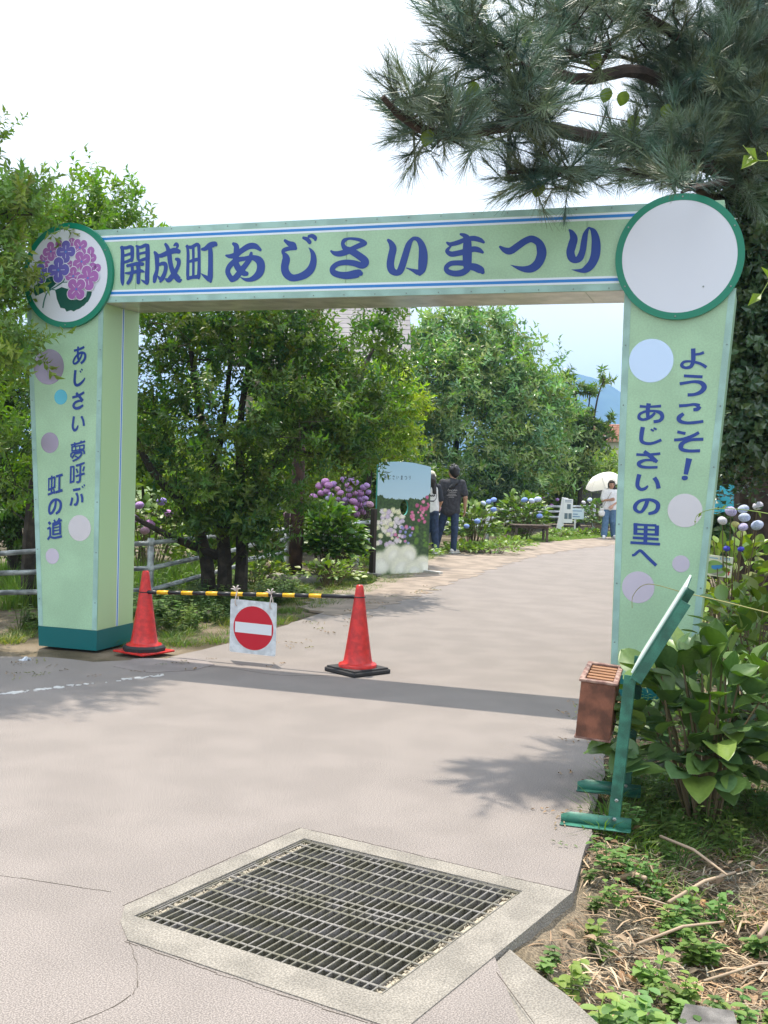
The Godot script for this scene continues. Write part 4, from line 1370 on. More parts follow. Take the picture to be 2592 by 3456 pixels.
func build_stand_and_box() -> void:
	var green := grainy(lin(0.03, 0.17, 0.115), lin(0.045, 0.21, 0.145), Color(0.75, 0.8, 0.75), Color.WHITE, 0.3, 0.8, 0.42, 0.0, 101)
	var o := thing("lectern_sign", "green steel lectern sign seen edge-on, its tilted board above two angle-iron legs", "information board", Vector3(1.06, 0, -4.89), -0.3)
	for k in 2:
		var z := -0.57 * k
		var st := begin()
		bar(st, Vector3(0, 0.0, z), Vector3(0.05, 0.69, z), 0.05, 0.004, 0.001, Vector3.BACK)
		bar(st, Vector3(0.024, 0.0, z - 0.022), Vector3(0.074, 0.69, z - 0.022), 0.004, 0.042, 0.001, Vector3.BACK)
		part("leg", st, green, o)
		var ft := begin()
		var c := Vector3(0.03, 0.0, z + 0.006)
		var flat := begin()
		slab_xy(flat, PackedVector2Array([Vector2(-0.26, 0.004), Vector2(0.05, 0.004), Vector2(0.05, 0.055), Vector2(-0.22, 0.055), Vector2(-0.26, 0.04)]), -0.002, 0.002)
		ft.append_from(flat.commit(), 0, Transform3D(Basis.IDENTITY, c))
		bar(ft, c + Vector3(-0.26, 0.005, 0.024), c + Vector3(0.05, 0.005, 0.024), 0.046, 0.004, 0.001)
		part("foot", ft, green, o)
		for y in [0.045, 0.13]:
			var bolt := begin()
			lathe(bolt, [Vector2(0.009, 0), Vector2(0.009, 0.006), Vector2(0.005, 0.009), Vector2(0.0, 0.009)], 6, Transform3D(Basis(Vector3.RIGHT, Vector3.BACK, Vector3.DOWN), Vector3(0.004 + y * 0.07, y, z + 0.009)))
			part("bolt", bolt, paint(0.3, 0.32, 0.3, 0.4, 0.7), o)
	# tilted board: across z, rising to the right
	var lo := Vector3(0.052, 0.675, -0.285)
	var along := Vector3(0.225, 0.41, 0).normalized()
	var up := Vector3(-along.y, along.x, 0)
	var b := Basis(along, up, along.cross(up))
	var long := 0.47
	var wide := 0.64
	var tray := begin()
	cbox(tray, Transform3D(b, lo + along * long / 2.0), Vector3(long, 0.006, wide), 0.002)
	for s in [-1, 1]:
		cbox(tray, Transform3D(b, lo + along * (long - 0.04) / 2.0 - up * 0.0265 + Vector3(0, 0, s * (wide / 2.0 - 0.003))), Vector3(long - 0.06, 0.046, 0.005), 0.001)
	part("board_tray", tray, green, o)
	var sheet := begin()
	cbox(sheet, Transform3D(b, lo + along * (long / 2.0 + 0.02) + up * 0.0085), Vector3(long - 0.02, 0.01, wide - 0.01), 0.002)
	part("printed_sheet", sheet, paint(0.6, 0.7, 0.64, 0.35), o)

	var w := thing("leaflet_box", "brown wooden leaflet box with slatted lid hung between the green lectern legs", "wooden box", Vector3(1.05, 0.36, -5.29), -0.262)
	w.rotation.z = -0.07
	var wood := grainy(lin(0.19, 0.065, 0.035), lin(0.3, 0.11, 0.06), Color(0.72, 0.7, 0.7), Color.WHITE, 0.25, 0.9, 0.6, 2.0, 107)
	wood.uv1_scale = Vector3(3, 9, 3)
	var worn := grainy(lin(0.3, 0.16, 0.11), lin(0.45, 0.3, 0.24), Color(0.7, 0.65, 0.6), Color.WHITE, 0.15, 0.4, 0.7, 2.0, 109)
	var hw := 0.078
	for s in [[Vector3(0.156, 0.256, 0.012), Vector3(0, 0.13, 0.244), "front_board"], [Vector3(0.156, 0.256, 0.012), Vector3(0, 0.13, -0.244), "back_board"], [Vector3(0.012, 0.256, 0.476), Vector3(-hw + 0.006, 0.13, 0), "side_board"], [Vector3(0.012, 0.256, 0.476), Vector3(hw - 0.006, 0.13, 0), "side_board"], [Vector3(0.13, 0.01, 0.474), Vector3(0, 0.012, 0), "floor_board"]]:
		part(s[2], boxed(s[0], 0.002), wood, w, s[1])
	for s in [[Vector3(0.176, 0.014, 0.03), Vector3(0, 0.265, 0.241)], [Vector3(0.176, 0.014, 0.03), Vector3(0, 0.265, -0.241)], [Vector3(0.024, 0.014, 0.45), Vector3(-0.076, 0.265, 0)], [Vector3(0.024, 0.014, 0.45), Vector3(0.076, 0.265, 0)]]:
		part("lid_rim", boxed(s[0], 0.003), worn, w, s[1])
	part("bottom_rim", boxed(Vector3(0.166, 0.012, 0.5), 0.003), worn, w, Vector3(0, 0.0, 0))
	for i in 6:
		var sl := part("lid_slat", boxed(Vector3(0.128, 0.02, 0.026), 0.004), paint(0.3, 0.13, 0.05, 0.5), w, Vector3(0, 0.253, -0.19 + i * 0.076))
		sl.rotation.x = 0.0


func pipe(parent: Node3D, called: String, a: Vector3, b: Vector3, r: float, m: Material) -> void:
	var st := begin(true)
	tube(st, [a, b], [r, r], 12)
	part(called, st, m, parent)


func build_fence() -> void:
	var grey := grainy(lin(0.4, 0.44, 0.45), lin(0.58, 0.62, 0.63), Color(0.62, 0.6, 0.56), Color.WHITE, 0.25, 1.2, 0.5, 0.0, 120)
	var white := grainy(lin(0.62, 0.66, 0.68), lin(0.76, 0.78, 0.8), Color(0.82, 0.82, 0.8), Color.WHITE, 0.4, 1.6, 0.5, 0.0, 122)
	var o := thing("pipe_fence", "scuffed grey three-rail pipe fence behind the left pillar", "fence")
	var p := [[-7.0, -10.5, 0.58, 0.4, 0.22], [-4.0, -11.4, 0.6, 0.4, 0.2], [-2.64, -12.6, 0.68, 0.39, 0.14], [-1.88, -14.6, 0.7, 0.5, 0.28]]
	for i in p.size() - 1:
		for k in 3:
			pipe(o, "rail", Vector3(p[i][0], p[i][2 + k], p[i][1]), Vector3(p[i + 1][0], p[i + 1][2 + k], p[i + 1][1]), 0.027, grey)
	for i in p.size():
		pipe(o, "post", Vector3(p[i][0], -0.2, p[i][1]), Vector3(p[i][0], p[i][2] + 0.055, p[i][1]), 0.038, grey)
		for k in 3:
			pipe(o, "collar", Vector3(p[i][0], p[i][2 + k] - 0.03, p[i][1]), Vector3(p[i][0], p[i][2 + k] + 0.03, p[i][1]), 0.046, grey)
	var w := thing("white_rail_fence", "white three-rail fence curving along the far side of the lane behind the bushes", "fence")
	var q := [[-1.86, -14.7, 0.69, 0.53, 0.33], [-1.38, -16.0, 0.7, 0.55, 0.38], [-0.45, -18.5, 0.7, 0.54, 0.39], [1.0, -22.9, 0.7, 0.53, 0.37], [2.53, -27.0, 0.705, 0.525, 0.373], [4.82, -33.4, 0.69, 0.54, 0.37], [6.72, -35.5, 0.69, 0.52, 0.35]]
	for i in q.size() - 1:
		for k in 3:
			pipe(w, "rail", Vector3(q[i][0], q[i][2 + k], q[i][1]), Vector3(q[i + 1][0], q[i + 1][2 + k], q[i + 1][1]), 0.034, white)
	for i in q.size():
		pipe(w, "post", Vector3(q[i][0], -0.1, q[i][1]), Vector3(q[i][0], q[i][2] + 0.06, q[i][1]), 0.05, white)


func board_print() -> ImageTexture:
	# the printed face: pale sky over beds of white, cream and pink flowers, big blurred blooms below
	var w := 256
	var h := 512
	var im := Image.create(w, h, false, Image.FORMAT_RGB8)
	var n := FastNoiseLite.new()
	n.seed = 5
	n.frequency = 0.02
	n.fractal_octaves = 4
	for y in h:
		for x in w:
			var t := float(y) / h
			var sky := Color(0.62, 0.76, 0.83).lerp(Color(0.72, 0.82, 0.86), t * 2.0)
			var edge := 0.36 + 0.05 * n.get_noise_2d(x * 0.6, 3.0) + 0.012 * n.get_noise_2d(x * 6.0, y * 6.0) + 0.05 * absf(x / 128.0 - 1.0) * -1.0
			var c := sky
			if t > edge:
				var v := 0.5 + 0.5 * n.get_noise_2d(x * 3.0, y * 3.0)
				c = Color(0.12, 0.2, 0.1).lerp(Color(0.3, 0.42, 0.2), v)
			im.set_pixel(x, y, c)
	var r := RandomNumberGenerator.new()
	r.seed = 9
	var dab := func(cx: float, cy: float, rad: float, col: Color) -> void:
		for y in range(maxi(0, int(cy - rad)), mini(h, int(cy + rad + 1))):
			for x in range(maxi(0, int(cx - rad)), mini(w, int(cx + rad + 1))):
				var d := Vector2(x - cx, y - cy).length() / rad
				if d < 1.0:
					var v := 1.0 - 0.14 * d * d + (0.3 if rad < 30.0 else 0.07) * n.get_noise_2d(x * 14.0 / sqrt(rad / 10.0), y * 14.0 / sqrt(rad / 10.0))
					im.set_pixel(x, y, Color(col.r * v, col.g * v, col.b * v).lerp(im.get_pixel(x, y), smoothstep(0.6, 1.0, d + (0.35 if rad < 30.0 else 0.08) * n.get_noise_2d(x * 8.0, y * 8.0 + 90.0))))
	for i in 74:
		var pos := Vector2(r.randf_range(4, 124), r.randf_range(215, 378))
		dab.call(pos.x, pos.y, r.randf_range(9, 17), [Color(0.85, 0.82, 0.84), Color(0.86, 0.86, 0.7), Color(0.8, 0.74, 0.82), Color(0.9, 0.88, 0.82)][i % 4])
	for i in 26:
		var pos := Vector2(r.randf_range(160, 252), r.randf_range(185, 280) - 0.0)
		dab.call(pos.x, pos.y, r.randf_range(6, 13), [Color(0.8, 0.42, 0.58), Color(0.86, 0.55, 0.66), Color(0.72, 0.34, 0.5)][i % 3])
	for i in 18:
		dab.call(r.randf_range(90, 175), r.randf_range(290, 390), r.randf_range(6, 11), [Color(0.55, 0.6, 0.82), Color(0.6, 0.55, 0.75), Color(0.82, 0.5, 0.64)][i % 3])
	dab.call(240, 165, 11, Color(0.75, 0.36, 0.52))
	for i in 14:
		dab.call(r.randf_range(170, 250), r.randf_range(300, 400), r.randf_range(8, 15), Color(0.35, 0.5, 0.16))
	for b in [[20, 460, 70], [80, 420, 58], [150, 425, 60], [120, 480, 70], [225, 480, 62], [180, 500, 60]]:
		dab.call(b[0], b[1], b[2], Color(0.93, 0.93, 0.84))
		dab.call(b[0] + 8, b[1] + 10, b[2] * 0.6, Color(0.96, 0.96, 0.9))
	return ImageTexture.create_from_image(im)


func build_park_things() -> void:
	# photo panel with a hole for a face
	var at := Vector3(-0.12, 0, -16.75)
	var turn := atan2(0.82, 0.82) * 0.98
	var o := thing("photo_panel", "tall face-in-hole photo panel printed with flower beds under a pale sky", "photo panel", at, turn)
	var wide := 1.16
	var rim := [Vector2(0, 0), Vector2(wide, 0), Vector2(wide, 1.67)]
	for k in 9:
		var t := (k + 1) / 10.0
		rim.append(Vector2(wide * (1.0 - t), 1.67 + 0.03 * t + 0.05 * sin(t * PI)))
	rim.append(Vector2(0, 1.7))
	var hole := Vector2(0.585, 1.03)
	var hr := Vector2(0.09, 0.12)
	# front and back as strips between the hole and the rim
	var st := begin()
	var uv := func(v: Vector2, z: float) -> void:
		st.set_uv(Vector2(v.x / wide, 1.0 - v.y / 1.76))
		st.add_vertex(Vector3(v.x, v.y, z))
	var core := begin()
	var outer := []
	var inner := []
	for k in 64:
		var a := TAU * k / 64
		var d := Vector2.from_angle(a)
		inner.append(hole + d * hr)
		var far := hole + d * 3.0
		var hit: Vector2 = far
		for i in rim.size():
			var x: Variant = Geometry2D.segment_intersects_segment(hole, far, rim[i], rim[(i + 1) % rim.size()])
			if x != null:
				hit = x
		outer.append(hit)
	for c in [rim[0], rim[1], rim[2], rim[rim.size() - 1]]:
		var best := 0
		for k in 64:
			if outer[k].distance_to(c) < outer[best].distance_to(c):
				best = k
		outer[best] = c
	for k in 64:
		var n := (k + 1) % 64
		var q := [inner[k], outer[k], outer[n], inner[n]]
		for i in [0, 2, 1, 0, 3, 2]:
			uv.call(q[i], 0.016)
		quad(core, Vector3(q[3].x, q[3].y, -0.014), Vector3(q[2].x, q[2].y, -0.014), Vector3(q[1].x, q[1].y, -0.014), Vector3(q[0].x, q[0].y, -0.014))
		quad(core, Vector3(q[1].x, q[1].y, -0.014), Vector3(q[2].x, q[2].y, -0.014), Vector3(q[2].x, q[2].y, 0.0145), Vector3(q[1].x, q[1].y, 0.0145))
		quad(core, Vector3(q[3].x, q[3].y, -0.014), Vector3(q[0].x, q[0].y, -0.014), Vector3(q[0].x, q[0].y, 0.0145), Vector3(q[3].x, q[3].y, 0.0145))
	var printed := StandardMaterial3D.new()
	printed.albedo_texture = board_print()
	printed.roughness = 0.35
	part("printed_face", st, printed, o)
	part("board_edge", core, paint(0.05, 0.3, 0.24, 0.5), o)
	# small title: seven characters
	var ink := paint(0.08, 0.1, 0.13, 0.6)
	var x := 0.13
	for g in [[[0, 40, 5, 40, 44, 5], [18, 55, 5, 16, 20, 5], [34, 36, 5, 12, 12, 5, 6, 22, 5, 36, 30, 5, 34, 8, 5]], [[8, 52, 5, 8, 14, 5, 22, 6, 5, 38, 18, 5], [30, 52, 4, 34, 46, 4]], [[4, 42, 5, 40, 44, 5], [16, 54, 5, 32, 30, 5], [12, 22, 5, 16, 8, 5, 34, 8, 5]], [[6, 48, 5, 8, 16, 5, 16, 12, 5], [32, 44, 5, 36, 24, 5]], [[6, 46, 5, 38, 46, 5], [8, 34, 5, 36, 34, 5], [22, 56, 5, 22, 12, 5, 8, 8, 5, 20, 18, 5, 38, 6, 5]], [[2, 38, 5, 24, 46, 5, 40, 32, 5, 34, 14, 5, 16, 8, 5]], [[10, 52, 5, 10, 26, 5], [30, 54, 5, 30, 24, 5, 20, 6, 5]]]:
		var moved := []
		for s in g:
			var m := []
			for i in range(0, s.size(), 3):
				m.append_array([s[i] * 1.25 + x * 1000.0, s[i + 1] * 1.25 + 1455.0, s[i + 2] * 1.6])
			moved.append(m)
		glyph(o, false, moved, ink, 0.018, "title_letter")
		x += 0.088
	glyph(o, false, [[130, 1560, 5, 150, 1565, 5], [152, 1578, 5, 152, 1548, 5], [168, 1575, 5, 185, 1575, 5, 172, 1562, 5, 185, 1550, 5, 168, 1548, 5], [195, 1562, 5, 205, 1576, 5, 213, 1562, 5, 205, 1548, 5, 195, 1562, 5]], ink, 0.018, "title_letter")
	part("frame_post", boxed(Vector3(0.06, 1.02, 0.09), 0.004), paint(0.035, 0.024, 0.018, 0.8), o, Vector3(-0.034, 0.5, -0.01))
	part("frame_post", boxed(Vector3(0.05, 1.02, 0.07), 0.004), paint(0.035, 0.024, 0.018, 0.8), o, Vector3(wide - 0.05, 0.5, -0.052))
	part("foot_beam", boxed(Vector3(0.09, 0.05, 0.7), 0.004), paint(0.3, 0.28, 0.25, 0.8), o, Vector3(-0.034, 0.015, -0.2))
	part("foot_beam", boxed(Vector3(0.09, 0.05, 0.7), 0.004), paint(0.5, 0.48, 0.44, 0.8), o, Vector3(wide - 0.06, 0.015, 0.0))

	# wooden pole on a concrete foot, a small box on it
	var pole := thing("wooden_pole", "thick brown wooden pole on a round concrete foot beside the dark tree", "pole", Vector3(-1.25, 0, -15.89))
	var bark := grainy(lin(0.06, 0.028, 0.018), lin(0.12, 0.06, 0.04), Color(0.7, 0.7, 0.7), Color.WHITE, 0.4, 1.5, 0.85, 4.0, 130)
	var st2 := begin(true)
	tube(st2, [Vector3(0, 0, 0), Vector3(0.01, 1.2, 0), Vector3(0.0, 3.2, 0)], [0.098, 0.094, 0.088], 16)
	part("shaft", st2, bark, pole)
	var ft := begin(true)
	lathe(ft, [Vector2(0.42, -0.05), Vector2(0.41, 0.03), Vector2(0.36, 0.06), Vector2(0.0, 0.065)], 20)
	part("concrete_foot", ft, grainy(lin(0.22, 0.2, 0.17), lin(0.36, 0.33, 0.28), Color(0.8, 0.8, 0.8), Color.WHITE, 0.3, 1.0, 0.9, 3.0, 132), pole)
	part("meter_box", boxed(Vector3(0.07, 0.3, 0.1), 0.006), paint(0.04, 0.022, 0.016, 0.7), pole, Vector3(-0.135, 0.8, 0.01))

	# bench
	var bench := thing("bench", "small dark wooden bench on the grass edge of the far bend", "bench", Vector3(3.55, 0, -26.85), 0.12)
	var wd := grainy(lin(0.1, 0.07, 0.055), lin(0.18, 0.13, 0.1), Color(0.75, 0.75, 0.75), Color.WHITE, 0.3, 1.0, 0.75, 2.0, 134)
	for i in 4:
		part("seat_plank", boxed(Vector3(0.92, 0.03, 0.125), 0.004), wd, bench, Vector3(0, 0.4, -0.2 + i * 0.133))
	for sx in [-1, 1]:
		for sz in [-1, 1]:
			part("leg", boxed(Vector3(0.055, 0.39, 0.055), 0.004), wd, bench, Vector3(sx * 0.38, 0.193, sz * 0.17))
		part("stretcher", boxed(Vector3(0.035, 0.05, 0.29), 0.004), wd, bench, Vector3(sx * 0.38, 0.33, 0))
	part("apron", boxed(Vector3(0.72, 0.05, 0.025), 0.004), wd, bench, Vector3(0, 0.355, 0.19))

	# notices by the far fence
	var n1 := thing("notice_sign", "small pale blue notice on a white stake by the far white fence", "notice sign", Vector3(5.33, 0, -30.9), -0.05)
	part("stake", boxed(Vector3(0.05, 0.5, 0.03), 0.003), paint(0.7, 0.72, 0.72, 0.6), n1, Vector3(0, 0.22, -0.02))
	part("plate", boxed(Vector3(0.48, 0.3, 0.012), 0.003), paint(0.6, 0.72, 0.78, 0.5), n1, Vector3(0, 0.58, 0))
	var rows := [[0.66, 0.36], [0.57, 0.14], [0.5, 0.26]]
	for r in rows:
		part("text_line", boxed(Vector3(r[1], 0.022, 0.002), 0.0005), paint(0.12, 0.22, 0.4, 0.6), n1, Vector3(0, r[0], 0.0075))
	var n2 := thing("poster_post", "white leaning fence post carrying a tall poster with photographs", "poster", Vector3(4.9, 0, -30.6), 0.0)
	var pp := begin()
	bar(pp, Vector3(-0.06, 0, -0.03), Vector3(0.09, 1.02, -0.03), 0.17, 0.08, 0.008, Vector3.BACK)
	part("post", pp, paint(0.7, 0.72, 0.73, 0.55), n2)
	part("poster_sheet", boxed(Vector3(0.26, 0.66, 0.008), 0.002), paint(0.72, 0.74, 0.74, 0.5), n2, Vector3(0.17, 0.66, 0.02))
	for q in [[0.19, 0.78, 0.1, 0.14], [0.12, 0.52, 0.09, 0.16], [0.23, 0.52, 0.09, 0.16]]:
		part("photograph", boxed(Vector3(q[2], q[3], 0.002), 0.0005), paint(0.12, 0.17, 0.2, 0.5), n2, Vector3(q[0], q[1], 0.026))
	for r in [0.95, 0.91]:
		part("text_line", boxed(Vector3(0.18, 0.016, 0.002), 0.0005), paint(0.15, 0.2, 0.3, 0.6), n2, Vector3(0.17, r, 0.026))

	# map sign to the right of the arch
	var mp := thing("map_sign", "small white path map sign with blue pond and red arrow beside the right pillar", "map sign", Vector3(2.92, 0, -9.6), -0.25)
	part("post", boxed(Vector3(0.035, 0.86, 0.025), 0.003), paint(0.3, 0.25, 0.18, 0.8), mp, Vector3(0.02, 0.4, -0.02))
	var plate := Node3D.new()
	plate.name = "face"
	mp.add_child(plate)
	plate.position = Vector3(0, 0.83, 0)
	plate.rotation.z = -0.08
	part("plate", boxed(Vector3(0.215, 0.18, 0.008), 0.002), paint(0.75, 0.74, 0.6, 0.45), plate)
	outline(plate, "printed_lawn", [Vector2(-0.09, -0.07), Vector2(0.045, -0.08), Vector2(0.05, 0.0), Vector2(-0.02, 0.045), Vector2(-0.09, 0.03)], paint(0.24, 0.4, 0.12, 0.5), 0.0045, 0.005, 5)
	outline(plate, "printed_pond", [Vector2(-0.065, 0.0), Vector2(-0.01, 0.01), Vector2(0.035, 0.015), Vector2(0.02, -0.01), Vector2(-0.02, -0.03), Vector2(-0.06, -0.025)], paint(0.05, 0.25, 0.6, 0.5), 0.0055, 0.006, 5)
	outline(plate, "printed_path", [Vector2(-0.07, -0.07), Vector2(-0.03, -0.06), Vector2(0.03, -0.035), Vector2(0.035, -0.05), Vector2(-0.02, -0.08)], paint(0.35, 0.33, 0.3, 0.5), 0.006, 0.0065, 5)
	outline(plate, "printed_arrow", [Vector2(0.078, -0.07), Vector2(0.078, -0.045), Vector2(0.067, -0.045), Vector2(0.083, -0.022), Vector2(0.099, -0.045), Vector2(0.088, -0.045), Vector2(0.088, -0.07)], paint(0.55, 0.02, 0.02, 0.5), 0.0045, 0.005)
	var blue_ink := paint(0.05, 0.3, 0.65, 0.5)
	for i in 5:
		glyph(plate, false, [[i * 18 - 2, 72, 4, i * 18 + 10, 74, 4], [i * 18 + 4, 82, 4, i * 18 + 3, 62, 4, i * 18 + 11, 60, 4]], blue_ink, 0.005, "title_letter")
	part("text_line", boxed(Vector3(0.07, 0.008, 0.001), 0.0002), paint(0.2, 0.4, 0.6, 0.5), plate, Vector3(-0.055, 0.066, 0.0048))
	for i in 4:
		glyph(plate, false, [[78, 40 - i * 12, 3, 90, 41 - i * 12, 3], [84, 45 - i * 12, 3, 84, 36 - i * 12, 3]], paint(0.1, 0.1, 0.1, 0.5), 0.005, "letter")

	# a crushed scrap by the left pillar, and a turquoise sheet beyond the hydrangeas on the right
	var sc := begin()
	for k in 5:
		cbox(sc, Transform3D(Basis.from_euler(Vector3(k * 0.5, k * 1.3, k * 0.7)), Vector3(k * 0.012 - 0.02, 0.012, sin(k) * 0.012)), Vector3(0.06, 0.004, 0.035), 0.001)
	var scrap := part("paper_scrap", sc, paint(0.6, 0.64, 0.68, 0.5), self, Vector3(-2.78, -0.01, -8.66))
	scrap.set_meta("label", "crumpled white paper scrap on the shaded ground before the left pillar")
	scrap.set_meta("category", "litter")
	var tarp := begin(true)
	var pts := []
	for i in 9:
		for j in 5:
			pts.append(Vector3(i * 0.055, 1.08 + j * 0.085 - 0.02 * sin(i * 1.1), 0.05 * sin(i * 1.9) + 0.02 * sin(j * 2.0 + i)))
	for i in 8:
		for j in 4:
			quad(tarp, pts[i * 5 + j], pts[i * 5 + 5 + j], pts[i * 5 + 6 + j], pts[i * 5 + 1 + j])
			quad(tarp, pts[i * 5 + 1 + j] - Vector3(0, 0, 0.004), pts[i * 5 + 6 + j] - Vector3(0, 0, 0.004), pts[i * 5 + 5 + j] - Vector3(0, 0, 0.004), pts[i * 5 + j] - Vector3(0, 0, 0.004))
	var sheet := part("turquoise_sheet", tarp, paint(0.05, 0.4, 0.5, 0.7), self, Vector3(4.1, 0.1, -14.0))
	sheet.set_meta("label", "bright turquoise sheet hanging behind the pale hydrangeas on the right")
	sheet.set_meta("category", "cloth")


# ---- people -------------------------------------------------------------------------------------------------

var hand_mesh: ArrayMesh


func hand(o: Node3D, skin: Material, wrist: Vector3, elbow: Vector3, palm_to: Vector3, left: bool) -> void:
	if hand_mesh == null:
		var caps := [[Vector3(0, 0.01, 0), Vector3(0, -0.03, 0), 0.022, 0.024]]
		for i in 4:
			var z := -0.028 + i * 0.019
			var long: float = [0.062, 0.074, 0.078, 0.07][i]
			var k := Vector3(0, -0.078, z * 1.1)
			caps.append([Vector3(0, -0.02, z * 0.7), k, 0.012, 0.0105])
			var j := k + Vector3(0.012, -long * 0.5, z * 0.05)
			caps.append([k, j, 0.0098, 0.0088])
			caps.append([j, j + Vector3(0.02, -long * 0.42, 0), 0.0086, 0.0074])
		caps.append([Vector3(0.004, -0.02, 0.02), Vector3(0.014, -0.055, 0.044), 0.0125, 0.0108])
		caps.append([Vector3(0.014, -0.055, 0.044), Vector3(0.024, -0.085, 0.048), 0.0104, 0.0085])
		hand_mesh = blob(caps, 0.005, 0.007)
	var y := (elbow - wrist).normalized()
	var x := (palm_to - y * palm_to.dot(y)).normalized()
	var z := x.cross(y)
	if left:
		z = -z
	var h := part("hand", hand_mesh, skin, o)
	h.transform = Transform3D(Basis(x, y, z), wrist)


func shoe(o: Node3D, ankle: Vector3, toe: Vector3, m: Material) -> void:
	toe = toe.normalized()
	var s := blob([[Vector3(0, -0.035, 0) - toe * 0.055, Vector3(0, -0.04, 0) + toe * 0.05, 0.04, 0.042], [Vector3(0, -0.04, 0) + toe * 0.05, Vector3(0, -0.052, 0) + toe * 0.155, 0.042, 0.03], [Vector3.ZERO, Vector3(0, -0.03, 0), 0.042, 0.045]], 0.012, 0.03)
	var p := part("shoe", s, m, o, ankle)
	var sole := begin()
	var side := toe.cross(Vector3.UP)
	cbox(sole, Transform3D(Basis(side, Vector3.UP, -toe), Vector3(0, -0.078, 0) + toe * 0.05), Vector3(0.08, 0.022, 0.27), 0.008)
	part("sole", sole, paint(0.7, 0.69, 0.66, 0.7), p)


func build_people() -> void:
	var skin := paint(0.42, 0.24, 0.16, 0.55)
	var hair := paint(0.012, 0.01, 0.01, 0.45)
	var jean := grainy(lin(0.018, 0.035, 0.085), lin(0.04, 0.07, 0.15), Color(0.8, 0.8, 0.85), Color.WHITE, 0.2, 0.6, 0.85, 0.0, 140)
	var pale_jean := grainy(lin(0.07, 0.14, 0.26), lin(0.13, 0.22, 0.36), Color(0.8, 0.85, 0.9), Color.WHITE, 0.2, 0.6, 0.85, 0.0, 142)
	var grey := grainy(lin(0.04, 0.04, 0.048), lin(0.065, 0.064, 0.075), Color(0.8, 0.8, 0.8), Color.WHITE, 0.2, 0.5, 0.9, 0.0, 144)
	var white := grainy(lin(0.66, 0.68, 0.7), lin(0.78, 0.79, 0.8), Color(0.93, 0.93, 0.95), Color.WHITE, 0.2, 0.5, 0.85, 0.0, 146)

	# the man, seen from behind, looking down to his left
	var o := thing("person", "man in dark grey printed T-shirt and blue jeans, seen from behind beside the photo panel", "person", Vector3(1.33, 0, -21.95))
	var sl := Vector3(-0.185, 1.4, 0.0)
	var sr := Vector3(0.195, 1.4, 0.0)
	var el := Vector3(-0.255, 1.13, 0.02)
	var er := Vector3(0.265, 1.12, 0.03)
	var wl := Vector3(-0.285, 0.9, -0.04)
	var wr := Vector3(0.27, 0.88, -0.02)
	var hl := Vector3(-0.11, 0.9, 0)
	var hr := Vector3(0.07, 0.9, 0)
	var kl := Vector3(-0.2, 0.5, -0.02)
	var kr := Vector3(0.075, 0.5, 0.07)
	var al := Vector3(-0.285, 0.1, -0.01)
	var ar := Vector3(0.06, 0.1, 0.1)
	var hd := Vector3(0.035, 1.6, -0.02)
	part("body", blob([[Vector3(-0.02, 0.92, 0), Vector3(0, 1.34, -0.01), 0.1, 0.1], [Vector3(0, 1.36, 0), Vector3(0.02, 1.49, 0), 0.07, 0.055], [hd, hd + Vector3(-0.012, 0.03, 0.01), 0.082, 0.09], [hd + Vector3(-0.04, -0.05, -0.035), hd + Vector3(-0.03, -0.02, -0.02), 0.055, 0.06], [hd + Vector3(-0.1, -0.02, -0.035), hd + Vector3(-0.085, 0.0, -0.03), 0.013, 0.015], [hd + Vector3(0.01, -0.02, 0.035), hd + Vector3(0.012, 0.005, 0.055), 0.02, 0.022], [sl, el, 0.052, 0.043], [el, wl, 0.042, 0.029], [sr, er, 0.052, 0.043], [er, wr, 0.042, 0.029], [hl, kl, 0.075, 0.052], [kl, al, 0.05, 0.036], [hr, kr, 0.075, 0.052], [kr, ar, 0.05, 0.036]], 0.016, 0.03), skin, o)
	hand(o, skin, wl, el, Vector3(1, 0, 0), true)
	hand(o, skin, wr, er, Vector3(-1, 0, 0), false)
	part("shirt", blob([[Vector3(-0.02, 0.86, 0.0), Vector3(0, 1.36, -0.01), 0.122, 0.122], [Vector3(-0.09, 0.9, 0.0), Vector3(-0.1, 1.3, -0.01), 0.105, 0.108], [Vector3(0.06, 0.9, 0.01), Vector3(0.1, 1.3, -0.01), 0.105, 0.108], [Vector3(-0.12, 1.38, 0), Vector3(0.13, 1.38, 0), 0.085, 0.085], [sl, sl.lerp(el, 0.72), 0.075, 0.08], [sr, sr.lerp(er, 0.72), 0.075, 0.08], [Vector3(0, 1.4, 0.0), Vector3(0.01, 1.45, 0), 0.08, 0.068], [Vector3(-0.1, 0.83, 0.0), Vector3(0.07, 0.84, 0.0), 0.11, 0.11]], 0.016, 0.03), grey, o)
	part("jeans", blob([[Vector3(-0.08, 0.9, 0), Vector3(0.05, 0.9, 0), 0.1, 0.1], [hl + Vector3(0, -0.02, 0), kl, 0.092, 0.07], [kl, al + Vector3(0, -0.01, 0), 0.07, 0.06], [hr + Vector3(0, -0.02, 0), kr, 0.092, 0.07], [kr, ar + Vector3(0, -0.01, 0), 0.07, 0.06]], 0.016, 0.025), jean, o)
	rng.seed = 60
	var locks := [[hd + Vector3(0.005, 0.045, 0.02), hd + Vector3(-0.005, 0.055, -0.015), 0.108, 0.1], [hd + Vector3(0.02, -0.01, 0.045), hd + Vector3(0.01, 0.03, 0.03), 0.085, 0.09], [hd + Vector3(0.02, 0.0, 0.05), hd + Vector3(0.02, -0.06, 0.05), 0.066, 0.045], [hd + Vector3(0.06, 0.02, 0.02), hd + Vector3(0.055, -0.03, 0.03), 0.045, 0.03]]
